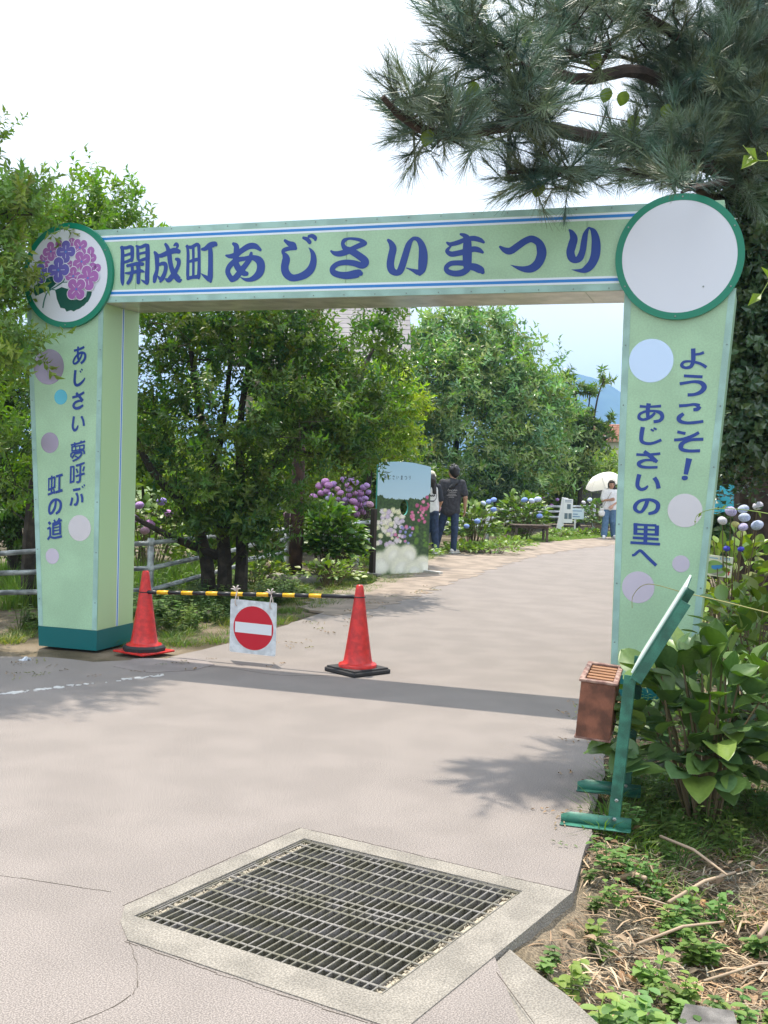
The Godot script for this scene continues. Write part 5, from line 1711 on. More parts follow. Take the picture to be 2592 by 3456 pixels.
	for i in 26:
		var d := Vector3(rng.randfn(), absf(rng.randfn()) + 0.25, rng.randfn() + 0.3).normalized()
		locks.append([hd + Vector3(0, 0.045, 0.0) + d * 0.08, hd + Vector3(0, 0.045, 0.0) + d * rng.randf_range(0.115, 0.145), 0.022, 0.009])
	part("hair", blob(locks, 0.01, 0.015), hair, o)
	shoe(o, al, Vector3(-0.35, 0, -0.9), paint(0.55, 0.53, 0.5, 0.7))
	shoe(o, ar, Vector3(0.55, 0, -0.6), paint(0.62, 0.6, 0.57, 0.7))
	var strap := begin()
	var sp := []
	var srr := []
	for k in 11:
		var t := k / 10.0
		sp.append(Vector3(lerpf(0.14, -0.2, t), lerpf(1.465, 1.08, t), 0.085 + 0.035 * sin(t * PI) - 0.03 * t))
		srr.append(0.014)
	tube(strap, sp, srr, 6)
	part("bag_strap", strap, paint(0.012, 0.012, 0.014, 0.6), o)
	part("sling_bag", blob([[Vector3(0.1, 1.425, 0.1), Vector3(-0.04, 1.3, 0.125), 0.03, 0.036], [Vector3(0.07, 1.4, 0.11), Vector3(0.0, 1.33, 0.12), 0.04, 0.042]], 0.012, 0.02), paint(0.014, 0.014, 0.016, 0.55), o)
	var ink := paint(0.36, 0.35, 0.35, 0.8)
	glyph(o, true, [[-90, 1245, 9, -70, 1280, 11, -60, 1240, 11, -35, 1262, 11, -20, 1235, 10], [0, 1268, 10, -15, 1240, 10, 15, 1238, 9], [25, 1262, 10, 30, 1240, 10, 50, 1270, 10, 62, 1240, 10, 85, 1265, 10, 95, 1248, 8], [-80, 1222, 6, 10, 1206, 10, 90, 1222, 6]], ink, 0.128, "shirt_print", 1.6)
	for r in [[1175, 0.16], [1150, 0.2], [1118, 0.13]]:
		var row := []
		var n := int(r[1] / 0.022)
		for i in n:
			var x: float = -r[1] * 500.0 + i * 22.0
			row.append([x, r[0] - 8, 5, x + 2, r[0] + 8, 5, x + 12, r[0] + 6, 5, x + 12, r[0] - 8, 5])
		glyph(o, false, row, ink, 0.127, "shirt_print", 1.6)

	# the woman half hidden by the panel
	var w := thing("person", "woman in cream cap and black-sleeved white shirt, half hidden behind the photo panel", "person", Vector3(0.9, 0, -21.5))
	var whd := Vector3(0.0, 1.47, 0.0)
	part("body", blob([[Vector3(0, 0.84, 0), Vector3(0, 1.24, 0), 0.09, 0.085], [Vector3(0, 1.26, 0), Vector3(0, 1.38, 0), 0.055, 0.045], [whd, whd + Vector3(0, 0.03, 0), 0.075, 0.085], [Vector3(-0.15, 1.29, 0), Vector3(-0.2, 1.04, 0.02), 0.042, 0.034], [Vector3(-0.2, 1.04, 0.02), Vector3(-0.16, 0.84, -0.08), 0.033, 0.024], [Vector3(0.15, 1.29, 0), Vector3(0.2, 1.04, 0.02), 0.042, 0.034], [Vector3(0.2, 1.04, 0.02), Vector3(0.16, 0.86, -0.1), 0.033, 0.024], [Vector3(-0.08, 0.82, 0), Vector3(-0.08, 0.46, 0), 0.07, 0.048], [Vector3(-0.08, 0.46, 0), Vector3(-0.09, 0.09, 0.02), 0.046, 0.033], [Vector3(0.08, 0.82, 0), Vector3(0.09, 0.46, 0), 0.07, 0.048], [Vector3(0.09, 0.46, 0), Vector3(0.12, 0.09, 0.0), 0.046, 0.033]], 0.016, 0.03), skin, w)
	hand(w, skin, Vector3(0.16, 0.86, -0.1), Vector3(0.2, 1.04, 0.02), Vector3(-1, 0, 0), false)
	hand(w, skin, Vector3(-0.16, 0.84, -0.08), Vector3(-0.2, 1.04, 0.02), Vector3(1, 0, 0), true)
	part("shirt", blob([[Vector3(0, 0.86, 0), Vector3(0, 1.26, 0), 0.106, 0.104], [Vector3(-0.07, 0.88, 0), Vector3(-0.07, 1.22, 0), 0.098, 0.095], [Vector3(0.07, 0.88, 0), Vector3(0.07, 1.22, 0), 0.098, 0.095], [Vector3(-0.09, 1.28, 0), Vector3(0.09, 1.28, 0), 0.075, 0.075]], 0.016, 0.03), white, w)
	for s in [-1, 1]:
		part("sleeve", blob([[Vector3(s * 0.13, 1.31, 0), Vector3(s * 0.19, 1.08, 0.02), 0.07, 0.062]], 0.014, 0.02), paint(0.02, 0.022, 0.03, 0.85), w)
	glyph(w, false, [[-90, 1220, 12, 90, 1220, 12], [-90, 1220, 10, -105, 1130, 10, -60, 1060, 10, 60, 1050, 10, 105, 1130, 10, 90, 1220, 10], [-75, 1130, 14, -60, 1160, 14, -40, 1130, 14, -20, 1160, 14, 0, 1130, 14, 20, 1160, 14, 40, 1130, 14, 60, 1160, 14, 75, 1130, 14], [-60, 1035, 12, 60, 1035, 12]], paint(0.02, 0.022, 0.03, 0.85), 0.112, "shirt_print", 1.8)
	part("jeans", blob([[Vector3(-0.06, 0.84, 0), Vector3(0.06, 0.84, 0), 0.1, 0.1], [Vector3(-0.08, 0.8, 0), Vector3(-0.08, 0.46, 0), 0.088, 0.075], [Vector3(-0.08, 0.46, 0), Vector3(-0.09, 0.13, 0.02), 0.075, 0.068], [Vector3(0.08, 0.8, 0), Vector3(0.09, 0.46, 0), 0.088, 0.075], [Vector3(0.09, 0.46, 0), Vector3(0.12, 0.13, 0.0), 0.075, 0.068]], 0.016, 0.025), jean, w)
	part("hair", blob([[whd + Vector3(0, 0.03, 0.015), whd + Vector3(0, -0.02, 0.04), 0.088, 0.085], [whd + Vector3(-0.04, -0.05, 0.05), whd + Vector3(-0.05, -0.24, 0.08), 0.05, 0.04], [whd + Vector3(0.04, -0.05, 0.05), whd + Vector3(0.06, -0.26, 0.08), 0.055, 0.045]], 0.012, 0.03), paint(0.02, 0.014, 0.012, 0.4), w)
	part("cap", blob([[whd + Vector3(0, 0.06, 0.0), whd + Vector3(0, 0.085, 0.0), 0.095, 0.075], [whd + Vector3(-0.05, 0.055, -0.12), whd + Vector3(0.05, 0.055, -0.12), 0.022, 0.022]], 0.012, 0.03), paint(0.62, 0.58, 0.46, 0.85), w)
	shoe(w, Vector3(-0.09, 0.1, 0.02), Vector3(-0.1, 0, -1), paint(0.6, 0.58, 0.56, 0.7))
	shoe(w, Vector3(0.12, 0.1, 0.0), Vector3(0.4, 0, -0.8), paint(0.6, 0.58, 0.56, 0.7))

	# the woman with the umbrella, walking towards us
	var u := thing("person", "woman in white T-shirt and blue jeans walking up the lane carrying a parasol", "person", Vector3(5.95, 0, -29.3))
	var uh := Vector3(0.03, 1.42, 0.03)
	var usl := Vector3(-0.145, 1.235, 0)
	var uel := Vector3(-0.19, 1.0, 0.02)
	var uwl := Vector3(-0.04, 1.03, 0.16)
	var usr := Vector3(0.165, 1.235, 0)
	var uer := Vector3(0.21, 0.99, 0.0)
	var uwr := Vector3(0.05, 0.88, 0.16)
	var ukl := Vector3(-0.1, 0.46, 0.05)
	var ual := Vector3(-0.14, 0.1, 0.1)
	var ukr := Vector3(0.1, 0.45, 0.01)
	var uar := Vector3(0.15, 0.1, -0.08)
	part("body", blob([[Vector3(0, 0.82, 0), Vector3(0, 1.2, 0), 0.095, 0.09], [Vector3(0, 1.22, 0), Vector3(0.02, 1.34, 0.01), 0.055, 0.046], [uh, uh + Vector3(0, 0.035, -0.01), 0.073, 0.082], [uh + Vector3(0, -0.055, 0.03), uh + Vector3(0, -0.02, 0.02), 0.045, 0.06], [uh + Vector3(0, -0.012, 0.085), uh + Vector3(0, 0.012, 0.075), 0.014, 0.01], [usl, uel, 0.045, 0.037], [uel, uwl, 0.036, 0.026], [usr, uer, 0.045, 0.037], [uer, uwr, 0.036, 0.026], [Vector3(-0.08, 0.8, 0), ukl, 0.072, 0.05], [ukl, ual, 0.048, 0.034], [Vector3(0.08, 0.8, 0), ukr, 0.072, 0.05], [ukr, uar, 0.048, 0.034]], 0.015, 0.028), skin, u)
	for s in [-1, 1]:
		part("eye", blob([[uh + Vector3(s * 0.032 - 0.006, 0.012, 0.078), uh + Vector3(s * 0.032 + 0.006, 0.012, 0.078), 0.008, 0.008]], 0.004, 0.004), paint(0.02, 0.015, 0.012, 0.3), u)
	part("mouth", blob([[uh + Vector3(-0.02, -0.052, 0.076), uh + Vector3(0.02, -0.052, 0.076), 0.006, 0.006]], 0.004, 0.004), paint(0.3, 0.08, 0.07, 0.5), u)
	hand(u, skin, uwl, uel, Vector3(0.2, 0.2, -1), true)
	hand(u, skin, uwr, uer, Vector3(0, -0.3, -1), false)
	part("shirt", blob([[Vector3(0, 0.82, 0), Vector3(0, 1.22, 0), 0.112, 0.108], [Vector3(-0.08, 0.82, 0.0), Vector3(-0.07, 1.17, 0), 0.112, 0.1], [Vector3(0.08, 0.82, 0.0), Vector3(0.08, 1.17, 0), 0.112, 0.1], [Vector3(-0.09, 1.22, 0), Vector3(0.1, 1.22, 0), 0.078, 0.078], [usl, usl.lerp(uel, 0.75), 0.07, 0.075], [usr, usr.lerp(uer, 0.75), 0.07, 0.075]], 0.015, 0.03), white, u)
	part("jeans", blob([[Vector3(-0.06, 0.8, 0), Vector3(0.06, 0.8, 0), 0.1, 0.1], [Vector3(-0.08, 0.78, 0), ukl, 0.095, 0.085], [ukl, ual + Vector3(0, 0.0, 0), 0.085, 0.085], [Vector3(0.085, 0.78, 0), ukr, 0.095, 0.085], [ukr, uar + Vector3(0, 0.0, 0), 0.085, 0.08]], 0.015, 0.02), pale_jean, u)
	part("hair", blob([[uh + Vector3(0, 0.045, -0.025), uh + Vector3(0, 0.03, -0.04), 0.085, 0.085], [uh + Vector3(-0.07, 0.03, -0.005), uh + Vector3(-0.075, -0.06, 0.0), 0.034, 0.026], [uh + Vector3(0.07, 0.03, -0.005), uh + Vector3(0.075, -0.06, 0.0), 0.034, 0.026], [uh + Vector3(-0.04, 0.075, 0.055), uh + Vector3(0.045, 0.075, 0.05), 0.03, 0.03]], 0.011, 0.02), paint(0.03, 0.018, 0.014, 0.45), u)
	shoe(u, ual, Vector3(-0.25, 0, 1), paint(0.72, 0.71, 0.7, 0.7))
	shoe(u, uar, Vector3(0.25, 0, 1), paint(0.72, 0.71, 0.7, 0.7))
	var st := begin()
	tube(st, [Vector3(0.02, 1.24, 0.1), Vector3(-0.06, 1.1, 0.125), Vector3(-0.14, 0.95, 0.1), Vector3(-0.19, 0.8, 0.04)], [0.008, 0.008, 0.008, 0.008], 6)
	part("bag_strap", st, paint(0.4, 0.36, 0.3, 0.8), u)

	var bag := thing("shoulder_bag", "white soft shoulder bag hanging at the hip of the woman with the parasol", "bag", Vector3(5.95, 0, -29.3) + Vector3(-0.21, 0.58, 0.06))
	part("pouch", blob([[Vector3(-0.03, 0.05, 0), Vector3(0.035, 0.05, 0), 0.05, 0.05], [Vector3(-0.025, 0.19, 0), Vector3(0.03, 0.19, 0), 0.032, 0.032], [Vector3(-0.04, 0.1, 0), Vector3(0.045, 0.1, 0), 0.05, 0.05]], 0.012, 0.03), paint(0.66, 0.66, 0.64, 0.8), bag)
	var loop := begin()
	tube(loop, [Vector3(-0.04, 0.2, 0), Vector3(-0.02, 0.29, 0), Vector3(0.02, 0.29, 0), Vector3(0.04, 0.2, 0)], [0.007, 0.007, 0.007, 0.007], 6)
	part("handle", loop, paint(0.6, 0.6, 0.58, 0.8), bag)

	var grip := Vector3(5.95, 0, -29.3) + Vector3(-0.03, 1.0, 0.15)
	var axis := Vector3(-0.2, 0.7, -0.3).normalized()
	var um := thing("parasol", "white domed parasol held over the walking woman's shoulder", "umbrella", grip)
	var x := side_of(axis)
	um.basis = Basis(x, axis, x.cross(axis))
	var shaft := begin()
	tube(shaft, [Vector3(0, -0.12, 0), Vector3(0, 0.02, 0), Vector3(0, 0.8, 0)], [0.014, 0.008, 0.006], 8)
	part("shaft", shaft, paint(0.5, 0.5, 0.5, 0.4, 0.6), um)
	var cloth := StandardMaterial3D.new()
	cloth.albedo_color = lin(0.78, 0.78, 0.76)
	cloth.roughness = 0.7
	cloth.backlight_enabled = true
	cloth.backlight = Color(0.8, 0.8, 0.78)
	var ribs := begin()
	for k in 8:
		var panel := begin(true)
		var grid := []
		for j in 7:
			var t := j / 6.0
			var row := []
			for i in 5:
				var a := TAU * (k + i / 4.0) / 8.0
				var sag := 1.0 - 0.06 * sin(i / 4.0 * PI) * t
				var rr := 0.5 * sin(t * 1.25) / sin(1.25) * sag
				row.append(Vector3(rr * cos(a), 0.77 - 0.26 * (1.0 - cos(t * 1.25)) / (1.0 - cos(1.25)), rr * sin(a)))
			grid.append(row)
			if j:
				tube(ribs, [grid[j - 1][0], grid[j][0]], [0.003, 0.003], 4)
		for j in 6:
			for i in 4:
				quad(panel, grid[j][i + 1], grid[j][i], grid[j + 1][i], grid[j + 1][i + 1])
		part("canopy_panel", panel, cloth, um)
	part("ribs", ribs, paint(0.4, 0.4, 0.4, 0.4, 0.5), um)


func build_houses() -> void:
	var tile := grainy(lin(0.09, 0.085, 0.097), lin(0.13, 0.122, 0.138), Color(0.85, 0.85, 0.88), Color.WHITE, 0.5, 3.0, 0.6, 0.0, 160)
	var o := thing("house", "house with lilac grey stepped metal roof half hidden behind the dark tree", "house", Vector3(-1.65, 0, -31.0))
	var wall := grainy(lin(0.26, 0.24, 0.16), lin(0.32, 0.3, 0.2), Color(0.85, 0.85, 0.85), Color.WHITE, 0.6, 3.0, 0.9, 0.0, 162)
	part("wall", boxed(Vector3(3.7, 4.2, 7.0), 0.02), wall, o, Vector3(0, 2.1, 0))
	for k in 2:
		var s := 1.0 - 2.0 * k
		for i in 13:
			var t0 := i / 13.0
			var y := 4.15 + 2.1 * t0
			var z := s * (4.1 - 4.1 * t0)
			var c := part("roof_course", boxed(Vector3(4.4, 0.06, 0.35), 0.008), tile, o, Vector3(0, y + 0.085, z - s * 0.158))
			c.rotation.x = s * 0.46
	part("ridge_cap", boxed(Vector3(4.5, 0.1, 0.3), 0.03), tile, o, Vector3(0, 6.33, 0))
	var gable := begin()
	slab_xy(gable, PackedVector2Array([Vector2(-3.6, 4.2), Vector2(3.6, 4.2), Vector2(0, 6.05)]), -1.84, 1.84)
	var gb := part("gable", gable, wall, o)
	gb.rotation.y = PI / 2
	var gut := begin(true)
	tube(gut, [Vector3(-2.25, 4.08, 4.16), Vector3(2.25, 4.08, 4.16)], [0.07, 0.07], 8)
	part("gutter", gut, paint(0.1, 0.09, 0.09, 0.5), o)
	var guards := begin()
	for r in 2:
		for i in 12:
			bar(guards, Vector3(-2.0 + i * 0.34 + r * 0.17, 4.4 + r * 0.28, 3.72 - r * 0.56), Vector3(-2.0 + i * 0.34 + r * 0.17, 4.52 + r * 0.28, 3.72 - r * 0.56), 0.11, 0.04, 0.005, Vector3.BACK)
	var gg := part("snow_guards", guards, paint(0.12, 0.11, 0.12, 0.5), o)
	gg.set_meta("kind", "stuff")
	for x in [-0.9, 0.9]:
		var f := part("window", boxed(Vector3(1.3, 1.1, 0.08), 0.01), paint(0.5, 0.5, 0.5, 0.4, 0.4), o, Vector3(x, 2.8, 3.5))
		part("pane", boxed(Vector3(1.16, 0.96, 0.02), 0.004), paint(0.05, 0.07, 0.08, 0.08), f, Vector3(0, 0, 0.04))

	var h := thing("far_house", "pale house with terracotta roof far down the lane beside the right pillar", "house", Vector3(15.2, 0, -73.0), -0.15)
	var stucco := paint(0.62, 0.58, 0.52, 0.85)
	part("wall", boxed(Vector3(4.6, 3.95, 6.0), 0.02), stucco, h, Vector3(0.2, 1.97, 0))
	var terra := grainy(lin(0.45, 0.22, 0.15), lin(0.56, 0.3, 0.2), Color(0.85, 0.85, 0.85), Color.WHITE, 0.5, 2.0, 0.8, 0.0, 165)
	for k in 8:
		var t := k / 8.0
		part("roof_course", boxed(Vector3(5.6 - 0.32 * k, 0.16, 6.8 - 0.7 * k), 0.03), terra, h, Vector3(0.2, 4.0 + 0.155 * k, 0))
	for q in [[-1.2, 2.9], [1.0, 2.9], [0.4, 1.2]]:
		var f := part("window", boxed(Vector3(0.8, 1.0, 0.1), 0.01), paint(0.6, 0.6, 0.6, 0.5), h, Vector3(q[0], q[1], 3.0))
		part("pane", boxed(Vector3(0.66, 0.86, 0.02), 0.004), paint(0.06, 0.08, 0.1, 0.1), f, Vector3(0, 0, 0.05))
	var g := thing("dark_house", "grey house with a dark upper storey behind the thin-branched tree", "house", Vector3(11.8, 0, -71.0), -0.1)
	part("wall", boxed(Vector3(3.0, 2.6, 5.0), 0.02), paint(0.5, 0.52, 0.56, 0.85), g, Vector3(0.3, 1.3, 0))
	part("upper_storey", boxed(Vector3(3.2, 1.5, 5.2), 0.02), paint(0.06, 0.08, 0.11, 0.7), g, Vector3(0.3, 3.35, 0))
	part("roof", boxed(Vector3(3.6, 0.14, 5.6), 0.03), paint(0.2, 0.22, 0.26, 0.7), g, Vector3(0.3, 4.17, 0))
	for x in [-0.5, 0.9]:
		var f := part("window", boxed(Vector3(0.7, 0.9, 0.1), 0.01), paint(0.6, 0.6, 0.6, 0.5), g, Vector3(x, 1.7, 2.5))
		part("pane", boxed(Vector3(0.56, 0.76, 0.02), 0.004), paint(0.06, 0.08, 0.1, 0.1), f, Vector3(0, 0, 0.05))
	var bw := thing("block_wall", "low dark block wall beyond the fence at the far bend", "wall", Vector3(7.2, 0, -37.5), -0.2)
	for r in 6:
		for c in 8:
			part("block", boxed(Vector3(0.39, 0.21, 0.15), 0.008), paint(0.075 + 0.02 * ((r * 3 + c * 5) % 4), 0.075 + 0.02 * ((r * 3 + c * 5) % 4), 0.07 + 0.02 * ((r * 3 + c * 5) % 4), 0.9), bw, Vector3(-1.6 + c * 0.4 + (r % 2) * 0.2, 0.11 + r * 0.22, 0))


func build_trees() -> void:
	var bark := grainy(lin(0.045, 0.035, 0.025), lin(0.12, 0.095, 0.07), Color(0.7, 0.7, 0.65), Color.WHITE, 0.25, 1.2, 0.95, 6.0, 200)
	var pine_bark := grainy(lin(0.05, 0.035, 0.025), lin(0.14, 0.1, 0.075), Color(0.7, 0.7, 0.7), Color.WHITE, 0.3, 1.2, 0.95, 8.0, 202)
	var cherry := [spray(12, 0.3, 0.085, 0.037, 0.35, 1), spray(11, 0.26, 0.08, 0.034, 0.5, 2), spray(14, 0.34, 0.09, 0.038, 0.25, 3)]
	var leaf_m := leafy(0.38, Color(0.85, 1.0, 0.22))
	var shiny := leafy(0.3, Color(0.7, 0.9, 0.25))

	# the cherry at the left, leaning in front of the pillar
	var a := thing("cherry_tree", "light green cherry tree at the left edge with sprays hanging before the hydrangea roundel", "tree", Vector3(-4.0, 0, -9.9))
	a.position = Vector3.ZERO
	tree(a, [[Vector3(-4.1, -0.1, -9.7), Vector3(-4.0, 0.9, -9.6), Vector3(-3.85, 1.8, -9.5), Vector3(-3.7, 2.8, -9.4), Vector3(-3.6, 3.7, -9.4), Vector3(-3.95, 4.9, -9.5), Vector3(-3.9, 6.2, -9.7), 0.11], [Vector3(-3.85, 1.8, -9.5), Vector3(-3.5, 2.15, -9.1), Vector3(-3.15, 2.4, -8.85), Vector3(-2.85, 2.48, -8.75), 0.02], [Vector3(-3.6, 2.8, -9.4), Vector3(-3.4, 3.2, -9.2), Vector3(-3.05, 3.55, -9.05), 0.02], [Vector3(-4.0, 1.0, -9.6), Vector3(-4.5, 2.2, -9.9), Vector3(-4.7, 3.4, -9.9), 0.07]],
		[[Vector3(-3.38, 3.95, -9.4), Vector3(0.15, 0.42, 0.4), 13], [Vector3(-3.28, 3.6, -9.35), Vector3(0.24, 0.26, 0.4), 20], [Vector3(-2.98, 3.62, -9.05), Vector3(0.12, 0.08, 0.2), 10], [Vector3(-3.22, 3.2, -9.1), Vector3(0.2, 0.32, 0.3), 24], [Vector3(-3.12, 2.46, -8.85), Vector3(0.13, 0.1, 0.16), 8], [Vector3(-2.84, 2.46, -8.75), Vector3(0.1, 0.05, 0.1), 5], [Vector3(-3.32, 2.69, -9.2), Vector3(0.16, 0.4, 0.4), 21], [Vector3(-3.45, 1.93, -9.3), Vector3(0.15, 0.4, 0.35), 13], [Vector3(-2.96, 2.93, -8.85), Vector3(0.05, 0.03, 0.06), 3], [Vector3(-3.12, 2.9, -8.9), Vector3(0.06, 0.06, 0.1), 3], [Vector3(-4.5, 5.0, -9.6), Vector3(0.7, 0.8, 0.8), 40], [Vector3(-3.5, 6.9, -9.8), Vector3(1.0, 0.3, 1.0), 300], [Vector3(-4.1, 3.6, -9.8), Vector3(0.75, 0.9, 0.9), 54], [Vector3(-4.4, 2.4, -9.9), Vector3(0.9, 0.8, 0.9), 47]],  # topmost lobes are out of view, placed to shade the ground at left
		bark, cherry, leaf_m, 5, 0.8, Color(0.21, 0.29, 0.075), 0.35, 0.3, 0.0035, 301, 0.11)
	var a2 := thing("cherry_tree", "light green tree whose top shows behind the left end of the arch beam", "tree")
	tree(a2, [[Vector3(-3.9, -0.1, -12.2), Vector3(-3.8, 1.2, -12.0), Vector3(-3.5, 2.6, -11.8), Vector3(-3.2, 3.8, -11.6), 0.09]],
		[[Vector3(-3.13, 4.0, -11.6), Vector3(0.32, 0.32, 0.5), 21], [Vector3(-2.82, 3.95, -11.6), Vector3(0.26, 0.26, 0.45), 16], [Vector3(-3.12, 4.36, -11.7), Vector3(0.08, 0.2, 0.2), 4], [Vector3(-2.68, 4.18, -11.6), Vector3(0.08, 0.16, 0.2), 4], [Vector3(-3.6, 4.0, -11.7), Vector3(0.45, 0.4, 0.5), 34], [Vector3(-3.9, 2.9, -12.0), Vector3(0.7, 0.9, 0.6), 40], [Vector3(-3.8, 1.6, -12.3), Vector3(0.7, 0.7, 0.6), 40]],
		bark, cherry, leaf_m, 6, 0.9, Color(0.19, 0.29, 0.06), 0.3, 0.5, 0.0035, 302, 0.18)
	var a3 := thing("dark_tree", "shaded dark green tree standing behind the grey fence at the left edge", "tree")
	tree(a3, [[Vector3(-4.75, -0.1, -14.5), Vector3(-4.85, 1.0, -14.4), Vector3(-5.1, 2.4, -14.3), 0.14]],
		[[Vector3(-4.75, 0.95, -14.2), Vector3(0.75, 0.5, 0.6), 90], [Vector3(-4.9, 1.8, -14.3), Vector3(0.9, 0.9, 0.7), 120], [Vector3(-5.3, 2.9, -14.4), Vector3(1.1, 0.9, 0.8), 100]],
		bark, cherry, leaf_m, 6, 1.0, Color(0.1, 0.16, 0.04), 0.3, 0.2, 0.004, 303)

	# the dark many-stemmed tree behind the barrier
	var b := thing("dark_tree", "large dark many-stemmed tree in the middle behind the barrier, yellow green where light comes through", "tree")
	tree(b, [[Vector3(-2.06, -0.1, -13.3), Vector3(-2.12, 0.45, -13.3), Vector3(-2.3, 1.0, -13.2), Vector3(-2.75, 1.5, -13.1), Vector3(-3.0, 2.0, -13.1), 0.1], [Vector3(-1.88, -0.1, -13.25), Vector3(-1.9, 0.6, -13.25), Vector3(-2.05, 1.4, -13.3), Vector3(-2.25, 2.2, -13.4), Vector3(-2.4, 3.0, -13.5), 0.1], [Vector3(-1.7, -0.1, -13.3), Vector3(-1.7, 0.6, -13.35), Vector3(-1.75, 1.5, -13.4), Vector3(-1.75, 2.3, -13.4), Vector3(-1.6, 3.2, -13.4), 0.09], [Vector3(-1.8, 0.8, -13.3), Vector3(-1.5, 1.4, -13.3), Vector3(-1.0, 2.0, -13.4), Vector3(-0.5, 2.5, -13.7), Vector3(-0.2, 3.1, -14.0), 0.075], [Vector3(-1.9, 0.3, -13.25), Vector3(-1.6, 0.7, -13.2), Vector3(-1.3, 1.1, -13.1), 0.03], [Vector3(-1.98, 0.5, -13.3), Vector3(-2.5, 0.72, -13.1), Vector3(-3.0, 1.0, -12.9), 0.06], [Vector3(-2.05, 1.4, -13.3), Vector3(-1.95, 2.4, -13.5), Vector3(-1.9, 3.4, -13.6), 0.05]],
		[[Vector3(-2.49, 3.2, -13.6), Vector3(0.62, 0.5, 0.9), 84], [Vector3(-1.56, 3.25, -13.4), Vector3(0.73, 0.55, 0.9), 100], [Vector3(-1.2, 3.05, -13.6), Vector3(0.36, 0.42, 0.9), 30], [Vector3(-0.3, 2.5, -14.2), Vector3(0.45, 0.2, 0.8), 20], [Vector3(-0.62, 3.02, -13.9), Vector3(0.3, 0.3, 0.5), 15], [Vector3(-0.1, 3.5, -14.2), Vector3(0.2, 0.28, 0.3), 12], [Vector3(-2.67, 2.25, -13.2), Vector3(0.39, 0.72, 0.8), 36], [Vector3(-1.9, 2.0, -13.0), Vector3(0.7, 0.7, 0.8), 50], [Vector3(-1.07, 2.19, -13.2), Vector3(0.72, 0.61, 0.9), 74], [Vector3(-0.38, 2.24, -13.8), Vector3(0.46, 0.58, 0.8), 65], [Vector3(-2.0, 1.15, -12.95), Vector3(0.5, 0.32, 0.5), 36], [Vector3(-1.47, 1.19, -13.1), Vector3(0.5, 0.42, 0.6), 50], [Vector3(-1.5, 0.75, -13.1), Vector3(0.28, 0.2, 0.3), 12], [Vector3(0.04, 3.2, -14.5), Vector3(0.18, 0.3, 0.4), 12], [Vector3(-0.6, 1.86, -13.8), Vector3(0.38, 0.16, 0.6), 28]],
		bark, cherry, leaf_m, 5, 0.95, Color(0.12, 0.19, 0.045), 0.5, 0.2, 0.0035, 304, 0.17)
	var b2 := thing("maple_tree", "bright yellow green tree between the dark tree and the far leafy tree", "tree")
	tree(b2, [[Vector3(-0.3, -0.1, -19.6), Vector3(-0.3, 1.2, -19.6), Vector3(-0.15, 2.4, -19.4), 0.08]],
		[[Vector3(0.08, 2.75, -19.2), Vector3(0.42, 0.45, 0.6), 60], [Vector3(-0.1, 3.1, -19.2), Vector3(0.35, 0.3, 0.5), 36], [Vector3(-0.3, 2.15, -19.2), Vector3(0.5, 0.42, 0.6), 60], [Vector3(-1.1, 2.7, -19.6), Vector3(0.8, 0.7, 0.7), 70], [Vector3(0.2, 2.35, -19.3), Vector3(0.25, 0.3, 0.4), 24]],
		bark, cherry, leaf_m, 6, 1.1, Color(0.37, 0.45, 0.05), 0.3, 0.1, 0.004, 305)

	# the leafy tree beyond the fence
	var big := [spray(9, 0.42, 0.17, 0.062, 0.4, 5), spray(10, 0.48, 0.19, 0.066, 0.3, 6), spray(8, 0.36, 0.16, 0.06, 0.55, 7)]
	var c := thing("leafy_tree", "big mid-green leafy tree with glossy leaves beyond the fence in the centre of the arch", "tree")
	tree(c, [[Vector3(2.1, -0.1, -34.2), Vector3(2.1, 1.5, -34.2), Vector3(2.2, 3.2, -34.1), Vector3(2.3, 5.0, -34.2), 0.16], [Vector3(2.4, -0.1, -34.3), Vector3(2.9, 1.4, -34.2), Vector3(3.4, 3.0, -34.2), Vector3(3.6, 4.6, -34.3), 0.12], [Vector3(1.9, -0.1, -34.2), Vector3(1.4, 1.4, -33.8), Vector3(1.2, 3.2, -33.8), 0.12], [Vector3(2.6, -0.1, -34.3), Vector3(3.6, 1.0, -34.4), Vector3(4.8, 2.0, -34.8), 0.1]],
		[[Vector3(2.27, 5.3, -34.1), Vector3(1.0, 1.0, 1.2), 80], [Vector3(3.0, 4.5, -34.1), Vector3(1.7, 1.35, 1.2), 130], [Vector3(1.7, 3.85, -33.0), Vector3(1.37, 1.5, 1.2), 130], [Vector3(4.05, 3.4, -34.1), Vector3(1.4, 1.5, 1.2), 120], [Vector3(2.3, 1.95, -33.0), Vector3(1.9, 1.2, 1.2), 130], [Vector3(4.5, 2.0, -34.1), Vector3(1.25, 1.1, 1.2), 90], [Vector3(0.92, 2.2, -33.0), Vector3(0.8, 1.2, 1.2), 70], [Vector3(2.42, 6.3, -34.6), Vector3(0.4, 0.6, 0.5), 22], [Vector3(3.43, 6.05, -34.6), Vector3(0.34, 0.62, 0.5), 22], [Vector3(5.0, 4.1, -35.0), Vector3(0.72, 1.0, 1.0), 50], [Vector3(1.27, 5.5, -34.1), Vector3(0.8, 0.9, 0.9), 50], [Vector3(5.9, 2.6, -36.0), Vector3(0.72, 1.15, 0.9), 50], [Vector3(4.04, 5.2, -34.6), Vector3(0.5, 0.75, 0.6), 26]],
		bark, big, shiny, 5, 1.1, Color(0.28, 0.38, 0.15), 0.45, 0.2, 0.008, 306, 0.4)
	var ros := [spray(14, 0.16, 0.22, 0.07, 0.35, 8), spray(13, 0.14, 0.2, 0.065, 0.5, 9)]
	var d := thing("loquat_tree", "thin-branched tree with leaves in rosettes before the mountain", "tree")
